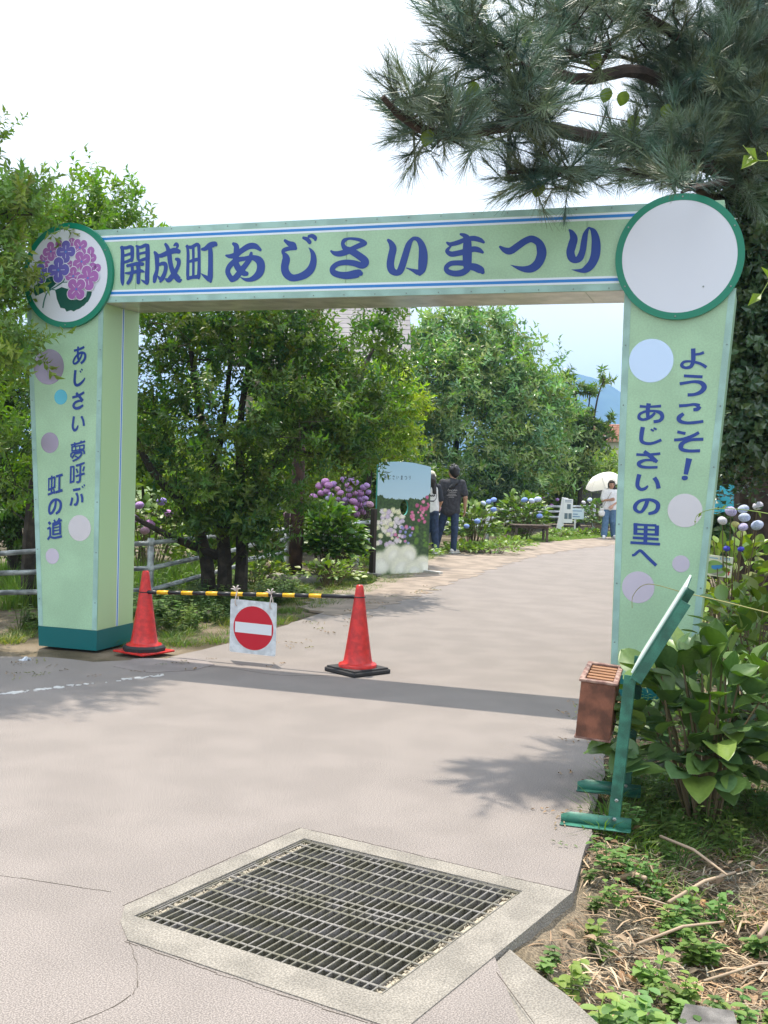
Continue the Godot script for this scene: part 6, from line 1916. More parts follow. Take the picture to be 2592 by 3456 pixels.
	tree(d, [[Vector3(6.3, -0.1, -36.0), Vector3(6.35, 1.6, -36.0), Vector3(6.25, 3.0, -36.0), Vector3(6.05, 4.3, -36.0), Vector3(5.7, 4.85, -36.0), 0.09], [Vector3(6.35, 1.6, -36.0), Vector3(6.6, 2.8, -36.0), Vector3(6.8, 4.2, -36.0), Vector3(7.0, 4.8, -36.0), 0.05], [Vector3(6.25, 3.0, -36.0), Vector3(6.5, 3.8, -36.0), Vector3(6.55, 4.4, -36.0), 0.035], [Vector3(6.4, 2.0, -36.0), Vector3(7.0, 2.7, -36.0), Vector3(7.3, 3.3, -35.9), 0.05]],
		[[Vector3(5.7, 4.8, -36.0), Vector3(0.35, 0.2, 0.3), 7], [Vector3(6.1, 4.45, -36.0), Vector3(0.3, 0.3, 0.3), 8], [Vector3(7.0, 4.75, -36.0), Vector3(0.2, 0.25, 0.2), 4], [Vector3(6.55, 4.3, -36.0), Vector3(0.3, 0.25, 0.3), 6], [Vector3(7.2, 3.3, -36.0), Vector3(0.35, 0.3, 0.3), 10], [Vector3(6.5, 2.7, -36.0), Vector3(0.7, 0.6, 0.6), 50], [Vector3(6.2, 3.4, -36.0), Vector3(0.5, 0.4, 0.5), 22], [Vector3(6.0, 1.8, -36.0), Vector3(0.7, 0.7, 0.6), 50]],
		bark, ros, shiny, 2, 1.0, Color(0.16, 0.22, 0.06), 0.25, 0.5, 0.012, 307, 0.1)

	# the pine at the upper right
	var shoots := [needle_shoot(70, 0.2, 0.135, 11), needle_shoot(60, 0.16, 0.125, 12), needle_shoot(80, 0.24, 0.14, 13)]
	var needle_m := leafy(0.4, Color(0.35, 0.42, 0.3))
	var p := thing("pine_tree", "dark pine tree at the right whose needled boughs reach over the arch beam", "tree")
	tree(p, [[Vector3(3.75, -0.1, -11.2), Vector3(3.5, 2.0, -10.6), Vector3(3.1, 4.0, -9.6), Vector3(2.85, 6.0, -9.0), Vector3(2.8, 7.4, -8.9), 0.2], [Vector3(2.95, 4.2, -9.2), Vector3(2.5, 4.45, -8.9), Vector3(1.82, 4.6, -8.4), Vector3(1.23, 4.32, -7.8), Vector3(0.65, 4.33, -7.2), Vector3(0.43, 4.45, -7.0), 0.07], [Vector3(2.95, 4.0, -9.2), Vector3(2.2, 4.05, -8.6), Vector3(1.41, 3.98, -8.0), Vector3(0.83, 3.84, -7.3), Vector3(0.3, 3.64, -6.9), Vector3(0.04, 3.68, -6.7), Vector3(-0.08, 3.76, -6.6), 0.07], [Vector3(2.98, 3.7, -9.2), Vector3(2.3, 3.86, -8.7), Vector3(1.62, 3.81, -8.2), Vector3(1.1, 3.64, -7.6), Vector3(0.75, 3.56, -7.4), 0.045], [Vector3(2.9, 4.8, -9.1), Vector3(1.86, 5.0, -8.4), Vector3(1.25, 5.1, -7.9), 0.06], [Vector3(2.95, 3.9, -9.2), Vector3(2.5, 3.8, -8.4), Vector3(2.0, 3.5, -7.4), Vector3(1.8, 3.36, -7.0), 0.03], [Vector3(2.9, 5.0, -9.1), Vector3(3.6, 5.4, -8.6), Vector3(4.4, 5.6, -8.2), 0.06]],
		[[Vector3(0.1, 3.72, -6.7), Vector3(0.13, 0.09, 0.35), 13], [Vector3(0.28, 3.66, -6.9), Vector3(0.24, 0.14, 0.4), 30], [Vector3(0.42, 4.3, -7.1), Vector3(0.22, 0.2, 0.4), 30], [Vector3(0.72, 4.16, -7.3), Vector3(0.24, 0.2, 0.45), 36], [Vector3(0.76, 3.88, -7.3), Vector3(0.27, 0.13, 0.5), 34], [Vector3(1.2, 4.72, -7.9), Vector3(0.36, 0.26, 0.5), 50], [Vector3(1.08, 3.6, -7.6), Vector3(0.36, 0.07, 0.4), 32], [Vector3(1.86, 5.0, -8.4), Vector3(0.53, 0.28, 0.55), 70], [Vector3(2.3, 4.6, -8.7), Vector3(0.4, 0.36, 0.55), 120], [Vector3(2.65, 4.2, -8.6), Vector3(0.24, 0.47, 0.5), 100], [Vector3(1.7, 3.95, -8.2), Vector3(0.26, 0.11, 0.4), 28], [Vector3(2.14, 3.95, -8.4), Vector3(0.32, 0.2, 0.5), 50], [Vector3(1.8, 3.4, -7.02), Vector3(0.12, 0.03, 0.1), 6], [Vector3(2.7, 5.0, -8.8), Vector3(0.3, 0.42, 0.5), 95], [Vector3(2.9, 6.4, -8.9), Vector3(0.6, 0.6, 0.6), 50], [Vector3(4.0, 5.5, -8.5), Vector3(0.8, 0.5, 0.7), 50]],
		pine_bark, shoots, needle_m, 3, 0.92, Color(0.12, 0.175, 0.11), 0.4, 0.6, 0.006, 308, 0.13)

	# ivy hanging down the pine's trunk, vines with bright leaves
	var ivy_s := [spray(13, 0.34, 0.07, 0.05, 0.9, 14), spray(12, 0.3, 0.075, 0.052, 1.1, 15)]
	var ivy_m := leafy(0.22, Color(0.4, 0.55, 0.15))
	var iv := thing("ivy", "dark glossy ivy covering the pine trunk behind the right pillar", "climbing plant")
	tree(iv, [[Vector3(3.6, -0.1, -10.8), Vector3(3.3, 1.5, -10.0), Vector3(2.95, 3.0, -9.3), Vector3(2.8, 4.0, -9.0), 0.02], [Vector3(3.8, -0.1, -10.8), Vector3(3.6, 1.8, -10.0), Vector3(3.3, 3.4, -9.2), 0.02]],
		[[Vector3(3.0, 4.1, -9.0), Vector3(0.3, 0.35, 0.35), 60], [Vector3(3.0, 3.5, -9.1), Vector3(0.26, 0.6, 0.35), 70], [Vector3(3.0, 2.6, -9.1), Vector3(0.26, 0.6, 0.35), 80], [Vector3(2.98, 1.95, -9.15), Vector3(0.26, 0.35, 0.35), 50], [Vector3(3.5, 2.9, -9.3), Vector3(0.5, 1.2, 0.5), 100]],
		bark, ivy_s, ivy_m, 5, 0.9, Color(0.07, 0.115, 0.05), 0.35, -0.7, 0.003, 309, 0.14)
	var hedge := thing("evergreen_hedge", "dark evergreen shrubs closing the view right of the arch behind the ivy", "hedge")
	tree(hedge, [[Vector3(4.6, -0.1, -15), Vector3(4.6, 1.2, -15), Vector3(4.6, 2.4, -15), 0.08], [Vector3(6.2, -0.1, -15), Vector3(6.2, 1.2, -15), Vector3(6.2, 3.0, -15), 0.08]],
		[[Vector3(4.7, 0.8, -15.2), Vector3(1.0, 0.6, 0.6), 110], [Vector3(4.9, 2.2, -15.2), Vector3(1.1, 1.6, 0.9), 150], [Vector3(6.2, 2.6, -15.2), Vector3(1.2, 1.8, 0.9), 120], [Vector3(5.3, 4.2, -15.2), Vector3(1.4, 1.2, 0.9), 110]],
		bark, big, shiny, 5, 0.75, Color(0.09, 0.15, 0.05), 0.3, 0.0, 0.006, 310, 0.3)
	var vine_m := leafy(0.35, Color(0.95, 1.0, 0.2))
	for v in [["yellow green vine shoot hanging in front of the ivy at the right edge", [Vector3(2.3, 3.5, -6.1), Vector3(2.1, 3.32, -6.0), Vector3(1.95, 3.28, -6.0), Vector3(1.86, 3.36, -6.0)], 8, 17], ["yellow green vine tip crossing the dark ivy beside the roundel's lower edge", [Vector3(2.25, 2.9, -6.0), Vector3(2.08, 2.72, -6.0), Vector3(1.98, 2.55, -6.0)], 6, 18], ["thin bright tendril reaching across the dots of the right pillar", [Vector3(2.5, 1.3, -6.4), Vector3(2.25, 1.38, -6.5), Vector3(2.01, 1.4, -6.6), Vector3(1.9, 1.36, -6.7), Vector3(1.88, 1.29, -6.7)], 5, 19], ["dry brown tendril arching over the lowest dot of the right pillar", [Vector3(2.2, 0.84, -5.8), Vector3(1.85, 0.91, -6.0), Vector3(1.7, 0.93, -6.2), Vector3(1.54, 0.955, -6.4), Vector3(1.48, 0.88, -6.5), Vector3(1.475, 0.8, -6.5)], 0, 20]]:
		var o := thing("vine", v[0], "vine", Vector3.ZERO, 0.0, "vine shoots by the right pillar")
		rng.seed = v[3]
		var line := smooth_line(v[1], 5)
		var st := begin(true)
		var rad := []
		for i in line.size():
			rad.append(lerpf(0.0035, 0.0016, float(i) / line.size()))
		tube(st, line, rad, 5)
		part("stem", st, paint(0.3, 0.28, 0.1, 0.7) if v[2] == 0 else paint(0.22, 0.32, 0.06, 0.6), o)
		for i in v[2]:
			var at: Vector3 = line[int((i + 0.5) / v[2] * (line.size() - 1))]
			var lf := begin()
			leaf4(lf, Vector3.ZERO, Vector3(rng.randf_range(-1, 1), rng.randf_range(-0.8, 0.6), rng.randf_range(-0.3, 0.6)), Vector3(0, 0.6, 1), 0.1 if v[3] < 19 else 0.04, 0.055 if v[3] < 19 else 0.016)
			part("leaf", lf, leaf_bright(), o, at)
	# a few broad vine leaves caught in the pine
	var kz := thing("vine", "round-leaved vine tangled among the pine boughs against the sky", "vine")
	rng.seed = 77
	var st := begin(true)
	tube(st, [Vector3(2.6, 3.9, -8.5), Vector3(1.7, 4.1, -8.0), Vector3(1.0, 4.0, -7.4), Vector3(0.5, 3.9, -7.0), Vector3(0.2, 3.7, -6.8)], [0.005, 0.004, 0.004, 0.003, 0.002], 5)
	part("stem", st, paint(0.12, 0.09, 0.05, 0.8), kz)
	for q in [Vector3(0.5, 4.0, -7.0), Vector3(0.48, 3.95, -7.0), Vector3(0.3, 3.85, -6.9), Vector3(0.36, 3.8, -6.9), Vector3(0.22, 3.62, -6.75), Vector3(0.62, 4.35, -7.1), Vector3(0.75, 4.3, -7.2), Vector3(0.85, 4.4, -7.2), Vector3(1.0, 4.1, -7.3), Vector3(1.5, 4.3, -7.9), Vector3(1.62, 4.28, -7.9), Vector3(1.7, 4.12, -7.9), Vector3(1.72, 4.05, -7.95), Vector3(0.98, 3.5, -7.4), Vector3(1.4, 4.5, -7.8), Vector3(2.0, 4.3, -8.2)]:
		var along := Vector3(rng.randf_range(-0.6, 0.6), -1.0, rng.randf_range(-0.2, 0.5)).normalized()
		var face := Vector3(rng.randf_range(-0.6, 0.6), 0.4, 1.0)
		var x := along.cross(face).normalized()
		var l := part("leaf", broad_leaf(0.85, 0.2, 0.15, 51), leaf_bright(), kz, q + in_ball(0.5) * 0.05)
		l.basis = Basis(x, along, x.cross(along)) * rng.randf_range(0.09, 0.13)


func leaf_bright() -> StandardMaterial3D:
	if not mats.has("bright leaf"):
		var m := StandardMaterial3D.new()
		m.albedo_texture = noise_tex(lin(0.16, 0.24, 0.03), lin(0.26, 0.34, 0.05), 0.03, FastNoiseLite.TYPE_SIMPLEX, 3, 128, 4)
		m.uv1_triplanar = true
		m.roughness = 0.45
		m.backlight_enabled = true
		m.backlight = Color(0.9, 1.0, 0.25)
		mats["bright leaf"] = m
	return mats["bright leaf"]


func build_bushes() -> void:
	# near right: the big-leaved bush behind the lectern
	hydrangea("big-leaved dark green hydrangea without flowers behind the lectern sign, brown stems showing", "", Vector3(1.6, -0.06, -5.35), Vector3(0.5, 0.84, 0.42), 290, 0.17, [], Color(0.08, 0.15, 0.04), true, 21)
	hydrangea("large-leaved hydrangea at the lower right edge of the frame", "", Vector3(2.05, -0.06, -5.5), Vector3(0.42, 0.72, 0.4), 110, 0.165, [], Color(0.08, 0.15, 0.04), true, 22)
	hydrangea("tall leafy hydrangea stems between the right pillar and the frame edge", "", Vector3(2.4, -0.05, -7.0), Vector3(0.45, 1.0, 0.4), 240, 0.14, [], Color(0.13, 0.2, 0.045), false, 23)
	# right, behind the arch
	hydrangea("yellow green hydrangea with pale blue and lavender heads right of the arch", "hydrangeas right of the arch", Vector3(3.1, 0, -9.85), Vector3(0.5, 1.15, 0.4), 220, 0.13, [[Vector3(3.0, 1.31, -9.6), 0.08, "lavender"], [Vector3(2.9, 1.23, -9.5), 0.065, "white"], [Vector3(3.14, 1.33, -9.7), 0.07, "pale blue"], [Vector3(3.12, 1.26, -9.6), 0.075, "pale blue"], [Vector3(3.08, 1.18, -9.5), 0.065, "lavender"], [Vector3(3.2, 1.2, -9.5), 0.08, "pale blue"], [Vector3(3.03, 1.2, -9.55), 0.05, "yellow"], [Vector3(2.9, 1.0, -9.35), 0.045, "deep blue"], [Vector3(3.02, 1.0, -9.35), 0.04, "deep blue"], [Vector3(3.3, 1.36, -9.8), 0.07, "white"]], Color(0.2, 0.29, 0.05), false, 24)
	hydrangea("leafy hydrangea low behind the map sign", "hydrangeas right of the arch", Vector3(2.75, 0, -8.9), Vector3(0.4, 0.8, 0.4), 150, 0.12, [], Color(0.22, 0.3, 0.05), false, 25)
	# by the wooden pole
	hydrangea("full green hydrangea without flowers just right of the wooden pole", "", Vector3(-0.78, 0, -16.2), Vector3(0.52, 1.14, 0.5), 900, 0.145, [], Color(0.12, 0.22, 0.04), false, 26)
	hydrangea("low yellow green shrub at the foot of the wooden pole", "low shrubs by the pole", Vector3(-1.75, 0, -15.3), Vector3(0.5, 0.34, 0.4), 200, 0.1, [], Color(0.24, 0.32, 0.05), false, 27)
	hydrangea("low leafy shrub right of the pole's concrete foot", "low shrubs by the pole", Vector3(-0.72, 0, -15.2), Vector3(0.5, 0.34, 0.35), 160, 0.1, [], Color(0.2, 0.28, 0.05), false, 28)
	# purple masses beyond the fence
	var pu := []
	rng.seed = 31
	for q in [[-1.02, 1.38], [-0.88, 1.34], [-0.56, 1.42], [-0.42, 1.2], [-0.66, 1.08], [-0.52, 1.06], [-0.84, 1.0], [-0.4, 1.1], [-0.74, 1.2], [-0.5, 0.94], [-0.9, 1.16], [-1.08, 1.18], [-0.3, 1.02], [-0.6, 1.26], [-0.35, 0.95], [-1.12, 1.3], [-0.95, 1.32], [-0.8, 1.26], [-0.62, 1.33], [-0.49, 1.38], [-0.36, 1.3], [-0.32, 1.12], [-0.95, 1.1], [-0.78, 1.08], [-0.6, 1.16], [-0.43, 1.0], [-0.59, 0.9], [-1.05, 0.95], [-0.3, 1.34], [-0.7, 1.42], [-0.86, 0.88], [-0.5, 1.2], [-0.36, 0.88], [-1.2, 1.12], [-0.66, 0.98], [-0.28, 1.22], [-0.98, 1.22], [-0.46, 0.84], [-0.24, 1.02]]:
		pu.append([Vector3(q[0] * 1.0, q[1], -18.75 + rng.randf_range(-0.25, 0.1)), rng.randf_range(0.075, 0.11), ["purple", "magenta", "pink", "magenta", "lavender", "purple"][rng.randi() % 6]])
	hydrangea("hydrangea covered in purple and pink flower heads left of the photo panel", "purple hydrangeas beyond the fence", Vector3(-0.68, 0, -19.1), Vector3(0.7, 1.4, 0.5), 260, 0.13, pu, Color(0.1, 0.17, 0.045), false, 29)
	for q in [["purple and magenta hydrangea seen low between the left pillar and the dark tree", Vector3(-3.25, 0, -15.3), [[-3.3, 1.02, "purple"], [-3.15, 0.78, "magenta"], [-3.22, 0.68, "pink"], [-3.0, 1.08, "violet"], [-3.36, 0.84, "purple"], [-2.9, 0.92, "magenta"]], 33], ["pink hydrangea low behind the pole's left side", Vector3(-1.62, 0, -17.6), [[-1.5, 0.86, "pink"], [-1.62, 0.98, "pale blue"], [-1.75, 1.05, "pale blue"], [-1.45, 1.15, "lavender"]], 34], ["hydrangea with magenta heads far behind beside the leafy tree's foot", Vector3(4.7, 0, -31.6), [[4.5, 0.95, "magenta"], [4.75, 0.72, "magenta"], [4.3, 1.0, "purple"], [4.62, 1.05, "violet"], [4.9, 0.9, "purple"]], 35]]:
		hydrangea(q[0], "purple hydrangeas beyond the fence", q[1] + (Vector3(0, 0, -3.0) if q[3] == 35 else Vector3.ZERO), Vector3(0.6, 1.1, 0.45), 200, 0.13, q[2].map(func(f): return [Vector3(f[0] * (1.08 if q[3] == 35 else 1.0), f[1], q[1].z + (-2.4 if q[3] == 35 else 0.35)), 0.1, f[2]]), Color(0.16, 0.24, 0.045), false, q[3])
	# blue ones right of the man
	hydrangea("hydrangea with blue heads just right of the man", "blue hydrangeas along the fence", Vector3(1.85, 0, -22.9), Vector3(0.55, 1.02, 0.5), 330, 0.15, [[Vector3(2.22, 0.88, -22.5), 0.1, "blue"], [Vector3(1.88, 0.64, -22.3), 0.1, "blue"], [Vector3(1.66, 0.54, -22.2), 0.09, "blue"], [Vector3(2.02, 1.0, -22.6), 0.085, "pale blue"], [Vector3(1.12, 0.86, -22.6), 0.08, "pink"]], Color(0.17, 0.26, 0.05), false, 36)
	hydrangea("rounded hydrangea with pale blue heads above the bench", "blue hydrangeas along the fence", Vector3(3.45, 0, -27.7), Vector3(0.72, 1.2, 0.6), 420, 0.16, [[Vector3(3.42, 1.0, -27.1), 0.12, "blue"], [Vector3(3.6, 0.98, -27.1), 0.12, "pale blue"], [Vector3(3.76, 1.02, -27.2), 0.13, "pale blue"], [Vector3(3.8, 0.62, -27.1), 0.11, "blue"], [Vector3(2.68, 0.98, -27.2), 0.11, "blue"], [Vector3(2.56, 0.93, -27.2), 0.11, "blue"]], Color(0.15, 0.24, 0.05), false, 37)
	hydrangea("dark hydrangea behind the woman with the parasol, one pale blue head", "blue hydrangeas along the fence", Vector3(6.1, 0, -31.2), Vector3(0.75, 1.0, 0.6), 300, 0.15, [[Vector3(5.7, 0.98, -30.8), 0.11, "pale blue"], [Vector3(5.55, 0.9, -30.9), 0.09, "white"]], Color(0.12, 0.2, 0.05), false, 38)
	# low leafy edging along the fence
	for q in [[2.2, -22.2, 0.26, "under the blue heads right of the man"], [2.75, -24.0, 0.26, "midway between the man and the bench"], [3.0, -27.2, 0.35, "behind the bench's left end"], [1.6, -22.3, 0.24, "at the man's right foot"], [4.6, -29.0, 0.22, "just right of the bench"], [5.0, -30.0, 0.2, "below the poster post"], [0.5, -20.3, 0.35, "behind the photo panel"], [-0.2, -17.6, 0.35, "left of the photo panel's post"], [5.6, -30.6, 0.2, "under the pale blue notice"]]:
		hydrangea("low bright green leafy plant " + q[3], "low plants along the white fence", Vector3(q[0], -0.02, q[1]), Vector3(0.6, q[2], 0.5), 150, 0.1, [], Color(0.2, 0.3, 0.06), false, 400 + int(q[1] * -10))
	# shrubs seen through and beyond the trees
	var sp := [spray(10, 0.3, 0.12, 0.055, 0.3, 61), spray(11, 0.28, 0.11, 0.05, 0.2, 62)]
	var m := leafy(0.5, Color(0.9, 1.0, 0.22))
	var bark := paint(0.08, 0.06, 0.04, 0.9)
	for q in [["bright sunlit shrub seen through the stems of the dark tree", -2.6, -17.6, 0.9, 1.5, Color(0.26, 0.36, 0.05)], ["tall sunlit shrub behind the dark tree towards the left pillar", -4.0, -18.2, 1.0, 2.4, Color(0.22, 0.31, 0.05)], ["sunlit shrub behind the dark tree, nearer the pole", -2.1, -21.0, 1.1, 2.8, Color(0.24, 0.33, 0.055)], ["green shrub behind the purple hydrangea", -0.2, -22.5, 1.2, 1.9, Color(0.12, 0.19, 0.05)], ["dark shrub behind the man below the leafy tree", 1.2, -30.5, 1.3, 1.5, Color(0.07, 0.12, 0.04)], ["dark shrub below the middle of the leafy tree", 3.0, -32.4, 1.3, 1.4, Color(0.07, 0.12, 0.04)], ["pale green shrub at the fence behind the notices", 5.4, -37.5, 1.2, 1.9, Color(0.22, 0.3, 0.08)], ["yellow green treelet before the far house", 9.2, -47.0, 1.6, 2.5, Color(0.25, 0.33, 0.09)], ["soft green bush left of the far house", 7.2, -45.0, 1.6, 2.6, Color(0.2, 0.28, 0.08)], ["bushes at the turn of the lane behind the parasol", 8.8, -40.0, 1.4, 1.7, Color(0.2, 0.28, 0.07)]]:
		var o := thing("shrub", q[0], "shrub", Vector3.ZERO, 0.0, "shrubs behind the fences")
		var base := Vector3(q[1], -0.05, q[2])
		tree(o, [[base, base + Vector3(0.05, q[4] * 0.35, 0), base + Vector3(0, q[4] * 0.7, 0), 0.04]], [[base + Vector3(0, q[4] * 0.55, 0), Vector3(q[3], q[4] * 0.5, 0.8), 90], [base + Vector3(q[3] * 0.3, q[4] * 0.8, 0), Vector3(q[3] * 0.6, q[4] * 0.28, 0.6), 40]], bark, sp, m, 5, 1.0 + absf(q[2]) * 0.012, q[5], 0.3, 0.2, 0.006, 500 + int(-q[2] * 10), 0.26)


func tuft(blades: int, high: float, spread: float, wide: float, sd: int) -> Mesh:
	rng.seed = sd
	var st := begin()
	for i in blades:
		var d := Vector3(rng.randfn(), 0, rng.randfn()) * 0.5
		var foot := d * spread * 0.5
		var h := high * rng.randf_range(0.5, 1.1)
		var x := Vector3(rng.randfn(), 0, rng.randfn()).normalized() * wide
		var mid := foot + Vector3(0, h * 0.6, 0) + d * spread * 0.35
		var tip := foot + Vector3(0, h, 0) + d * spread * 1.2
		quad(st, foot - x, foot + x, mid + x * 0.8, mid - x * 0.8)
		tri(st, mid - x * 0.8, mid + x * 0.8, tip)
	st.generate_normals()
	return st.commit()


func weed(stems: int, sd: int) -> Mesh:
	rng.seed = sd
	var st := begin(true)
	var l := broad_leaf(0.62, 0.2, 0.2, sd)
	for s in stems:
		var lean := Vector3(rng.randfn() * 0.25, 1, rng.randfn() * 0.25).normalized()
		var h := rng.randf_range(0.06, 0.2)
		tube(st, [Vector3.ZERO, lean * h], [0.003, 0.002], 4)
		for i in 6:
			var a := i * 2.4 + rng.randf()
			var along := Vector3(cos(a), 0.15, sin(a)).normalized()
			var x := along.cross(Vector3.UP).normalized()
			var k := rng.randf_range(0.035, 0.06)
			st.append_from(l, 0, Transform3D(Basis(x, along, x.cross(along)) * k, lean * h * (0.45 + 0.55 * i / 5.0)))
	st.generate_normals()
	return st.commit()


func straw(sd: int) -> Mesh:
	rng.seed = sd
	var st := begin()
	for i in 9:
		var a := rng.randf() * TAU
		var d := Vector3(cos(a), rng.randf_range(-0.06, 0.14), sin(a)) * rng.randf_range(0.05, 0.17)
		var c := Vector3(rng.randfn() * 0.06, rng.randf_range(0.002, 0.025), rng.randfn() * 0.06)
		var x := d.cross(Vector3.UP).normalized() * rng.randf_range(0.001, 0.0035)
		var bow := Vector3(0, 0.008, 0)
		quad(st, c - d * 0.5 - x, c - d * 0.5 + x, c + x + bow, c - x + bow)
		quad(st, c - x + bow, c + x + bow, c + d * 0.5 + x * 0.5, c + d * 0.5 - x * 0.5)
	st.generate_normals()
	return st.commit()


func strew(called: String, label: String, meshes: Array, m: Material, spots: Array, shades: Array, lo: float, hi: float, category := "ground cover") -> void:
	var o := thing(called, label, category)
	o.set_meta("kind", "stuff")
	for k in meshes.size():
		var w := []
		var c := []
		for i in range(k, spots.size(), meshes.size()):
			var s: Vector2 = spots[i]
			w.append(Transform3D(Basis(Vector3.UP, rng.randf() * TAU) * rng.randf_range(lo, hi), Vector3(s.x, ground_y(s.x, s.y) if label.find("paving") < 0 else 0.002, s.y)))
			c.append(tint(shades[rng.randi() % shades.size()], 0.3))
		crowd(called + "_tufts", meshes[k], m, o, w, c, true)


# Spots inside a polygon, thinned by noise so that they come in clumps.
func spots_in(poly: Array, count: int, clump: float) -> Array:
	var pp := PackedVector2Array(poly)
	var lo := pp[0]
	var hi := pp[0]
	for v in pp:
		lo = lo.min(v)
		hi = hi.max(v)
	var out := []
	var tries := 0
	while out.size() < count and tries < count * 30:
		tries += 1
		var v := Vector2(rng.randf_range(lo.x, hi.x), rng.randf_range(lo.y, hi.y))
		if Geometry2D.is_point_in_polygon(v, pp) and lumps.get_noise_2d(v.x * 1.4 + 30.0, v.y * 1.4) > clump * rng.randf_range(0.3, 1.0) - 0.35:
			out.append(v)
	return out


func build_ground_cover() -> void:
	var grass_m := leafy(0.5, Color(0.8, 0.95, 0.25))
	var dry_m := leafy(0.7, Color(0.4, 0.4, 0.3))
	var tufts := [tuft(12, 0.1, 0.09, 0.003, 71), tuft(14, 0.075, 0.11, 0.003, 72)]
	var tall := [tuft(14, 0.3, 0.16, 0.004, 73), tuft(12, 0.22, 0.14, 0.004, 74)]
	var weeds := [weed(4, 75), weed(5, 76), weed(3, 77)]
	var straws := [straw(78), straw(79), straw(80)]
	rng.seed = 900
	var verge := [Vector2(-3.4, -9.6), Vector2(-2.7, -9.4), Vector2(-1.75, -9.6), Vector2(-1.35, -10.0), Vector2(-1.1, -11.0), Vector2(-0.85, -11.8), Vector2(-0.5, -13.1), Vector2(0.2, -15.8), Vector2(0.8, -18.3), Vector2(0.2, -18.6), Vector2(-0.6, -17.6), Vector2(-2.0, -16.0), Vector2(-3.4, -14.0)]
	strew("grass", "short grass of the verge between the fence and the lane", tufts, grass_m, spots_in(verge, 3600, 0.5), [Color(0.16, 0.23, 0.05), Color(0.3, 0.28, 0.1), Color(0.12, 0.19, 0.04)], 0.5, 1.1, "grass")
	strew("weeds", "low leafy weeds under the dark tree on the verge", weeds, grass_m, spots_in([Vector2(-3.4, -10.2), Vector2(-1.9, -10.4), Vector2(-1.3, -12.0), Vector2(-0.9, -14.0), Vector2(-1.6, -15.0), Vector2(-3.4, -14.4)], 520, 0.4), [Color(0.16, 0.25, 0.05), Color(0.1, 0.17, 0.04)], 0.7, 1.5, "weeds")
	strew("grass", "long grass beyond the grey fence at the left", tall, grass_m, spots_in([Vector2(-7.5, -10.9), Vector2(-4.0, -11.7), Vector2(-2.8, -12.9), Vector2(-2.2, -15.0), Vector2(-3.0, -17.0), Vector2(-7.5, -15.0)], 1500, 0.3), [Color(0.2, 0.3, 0.06), Color(0.14, 0.22, 0.05)], 0.6, 1.3, "grass")
	strew("grass", "sunlit grass along the far left edge of the lane", tufts, grass_m, spots_in([Vector2(0.4, -18.6), Vector2(0.9, -20.6), Vector2(1.5, -22.6), Vector2(2.6, -24.3), Vector2(4.0, -26.9), Vector2(6.0, -30.0), Vector2(9, -33.4), Vector2(9, -34.6), Vector2(5.4, -31.5), Vector2(3.2, -28.2), Vector2(1.6, -24.2), Vector2(0.3, -21.4), Vector2(-0.6, -18.9)], 3600, 0.2), [Color(0.26, 0.36, 0.07), Color(0.2, 0.29, 0.06)], 0.7, 1.5, "grass")
	# the litter strip on the right
	var strip := [Vector2(0.92, -4.7), Vector2(1.12, -5.4), Vector2(1.35, -6.3), Vector2(1.8, -8.2), Vector2(3.2, -8.2), Vector2(3.0, -5.0), Vector2(2.2, -3.0), Vector2(0.7, -2.7), Vector2(0.62, -3.3), Vector2(0.5, -3.55), Vector2(0.8, -4.15)]
	strew("straw_litter", "tan dry stalks and straw strewn over the soil strip at the lower right", straws, dry_m, spots_in(strip, 2900, -1.0), [Color(0.33, 0.24, 0.15), Color(0.22, 0.15, 0.09), Color(0.42, 0.32, 0.21), Color(0.13, 0.09, 0.055)], 0.6, 1.25, "straw")  # straw tints darkened for the partial shade over this strip
	var crisp := []
	for i in 3:
		var st := begin(true)
		for k in 5:
			st.append_from(broad_leaf(0.5, 0.7, 0.3, 81 + i), 0, Transform3D(Basis.from_euler(Vector3(-1.4 + 0.5 * sin(k * 2.0), k * 1.7, 0.4 * cos(k * 3.0))) * 0.05, Vector3(sin(k * 4.1) * 0.08, 0.018, cos(k * 2.9) * 0.08)))
		st.generate_normals()
		crisp.append(st.commit())
	rng.seed = 910
	strew("leaf_litter", "curled brown dead leaves over the soil strip at the lower right", crisp, dry_m, spots_in(strip, 420, -1.0), [Color(0.2, 0.12, 0.06), Color(0.32, 0.2, 0.11), Color(0.13, 0.09, 0.05)], 0.6, 1.2, "dead leaves")
	strew("leaf_litter", "specks of fallen leaves and twigs on the paving along the lane's edges", crisp, dry_m, spots_in([Vector2(-3.0, -8.6), Vector2(-1.6, -8.7), Vector2(-0.9, -10.8), Vector2(0.4, -15.4), Vector2(0.9, -15.4), Vector2(-0.3, -10.8), Vector2(-0.9, -8.4), Vector2(-3.0, -7.6)], 70, -1.0).map(func(v): return v) + spots_in([Vector2(0.6, -4.4), Vector2(0.85, -5.4), Vector2(1.4, -8.0), Vector2(1.75, -8.2), Vector2(1.3, -6.2), Vector2(0.88, -4.6)], 24, -1.0), [Color(0.25, 0.17, 0.09), Color(0.2, 0.22, 0.07)], 0.3, 0.6, "dead leaves")
	strew("weeds", "small green weeds scattered over the straw at the lower right", weeds, grass_m, spots_in(strip, 600, 0.4), [Color(0.14, 0.24, 0.06), Color(0.18, 0.28, 0.07)], 0.45, 0.95, "weeds")
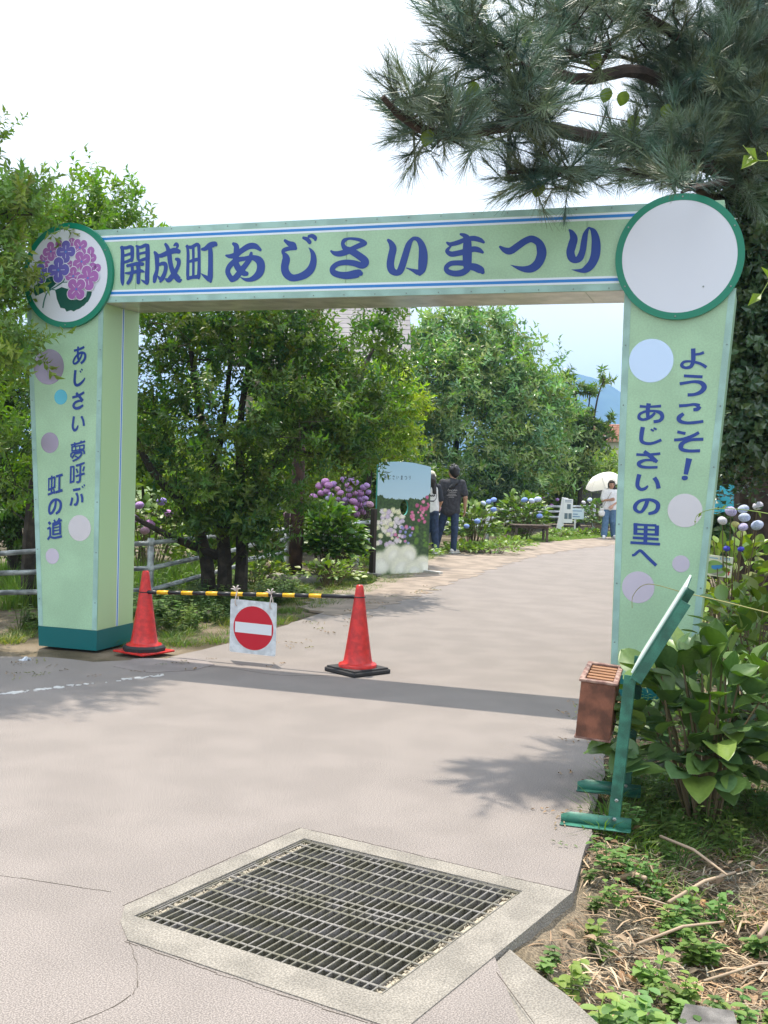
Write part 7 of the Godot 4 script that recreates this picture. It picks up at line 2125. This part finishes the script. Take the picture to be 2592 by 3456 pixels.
	strew("weeds", "dense clump of pale green weeds at the bottom right beside the gutter slab", weeds, grass_m, spots_in([Vector2(0.66, -3.35), Vector2(0.95, -3.45), Vector2(0.98, -3.1), Vector2(1.0, -2.9), Vector2(0.72, -2.9)], 120, -1.0), [Color(0.26, 0.38, 0.11), Color(0.2, 0.32, 0.09)], 0.7, 1.15, "weeds")
	strew("grass", "fine grass around the feet of the lectern sign", tufts, grass_m, spots_in([Vector2(0.95, -4.5), Vector2(1.02, -5.0), Vector2(1.25, -5.9), Vector2(1.9, -6.0), Vector2(2.3, -4.6), Vector2(1.5, -4.2)], 480, 0.2), [Color(0.17, 0.27, 0.06), Color(0.12, 0.2, 0.05)], 0.6, 1.4, "grass")
	# sticks and fallen branches
	var sticks := [[Vector3(1.15, -0.08, -4.25), Vector3(1.5, -0.06, -4.55), 0.008], [Vector3(0.95, -0.1, -3.9), Vector3(1.3, -0.07, -4.05), 0.006], [Vector3(1.4, -0.08, -3.95), Vector3(1.62, -0.03, -4.2), 0.012], [Vector3(1.25, 0.0, -4.8), Vector3(1.42, -0.02, -4.4), 0.007], [Vector3(0.9, -0.1, -4.35), Vector3(1.2, -0.09, -4.2), 0.005], [Vector3(1.1, -0.09, -3.6), Vector3(1.5, -0.08, -3.75), 0.005], [Vector3(1.0, -0.09, -4.5), Vector3(1.1, -0.05, -4.42), 0.014]]
	for i in sticks.size():
		var s: Array = sticks[i]
		var st := begin(true)
		var mid: Vector3 = s[0].lerp(s[1], 0.5) + Vector3(0.01, 0.015, -0.02)
		tube(st, [s[0], mid, s[1]], [s[2], s[2] * 0.9, s[2] * 0.6], 6)
		var o := part("dry_stick", st, paint(0.38, 0.28, 0.19, 0.85), self)
		o.set_meta("label", ["long tan stick across the straw below the bush", "thin stick lying nearest the drain's right corner", "thick broken stick end pointing up from the straw", "pale stick leaning among the leaves by the lectern foot", "thin dry stalk near the road's crumbled edge", "grey stalk among the lower weeds", "short thick bark piece near the lectern foot"][i])
		o.set_meta("category", "stick")
		o.set_meta("group", "sticks on the straw")
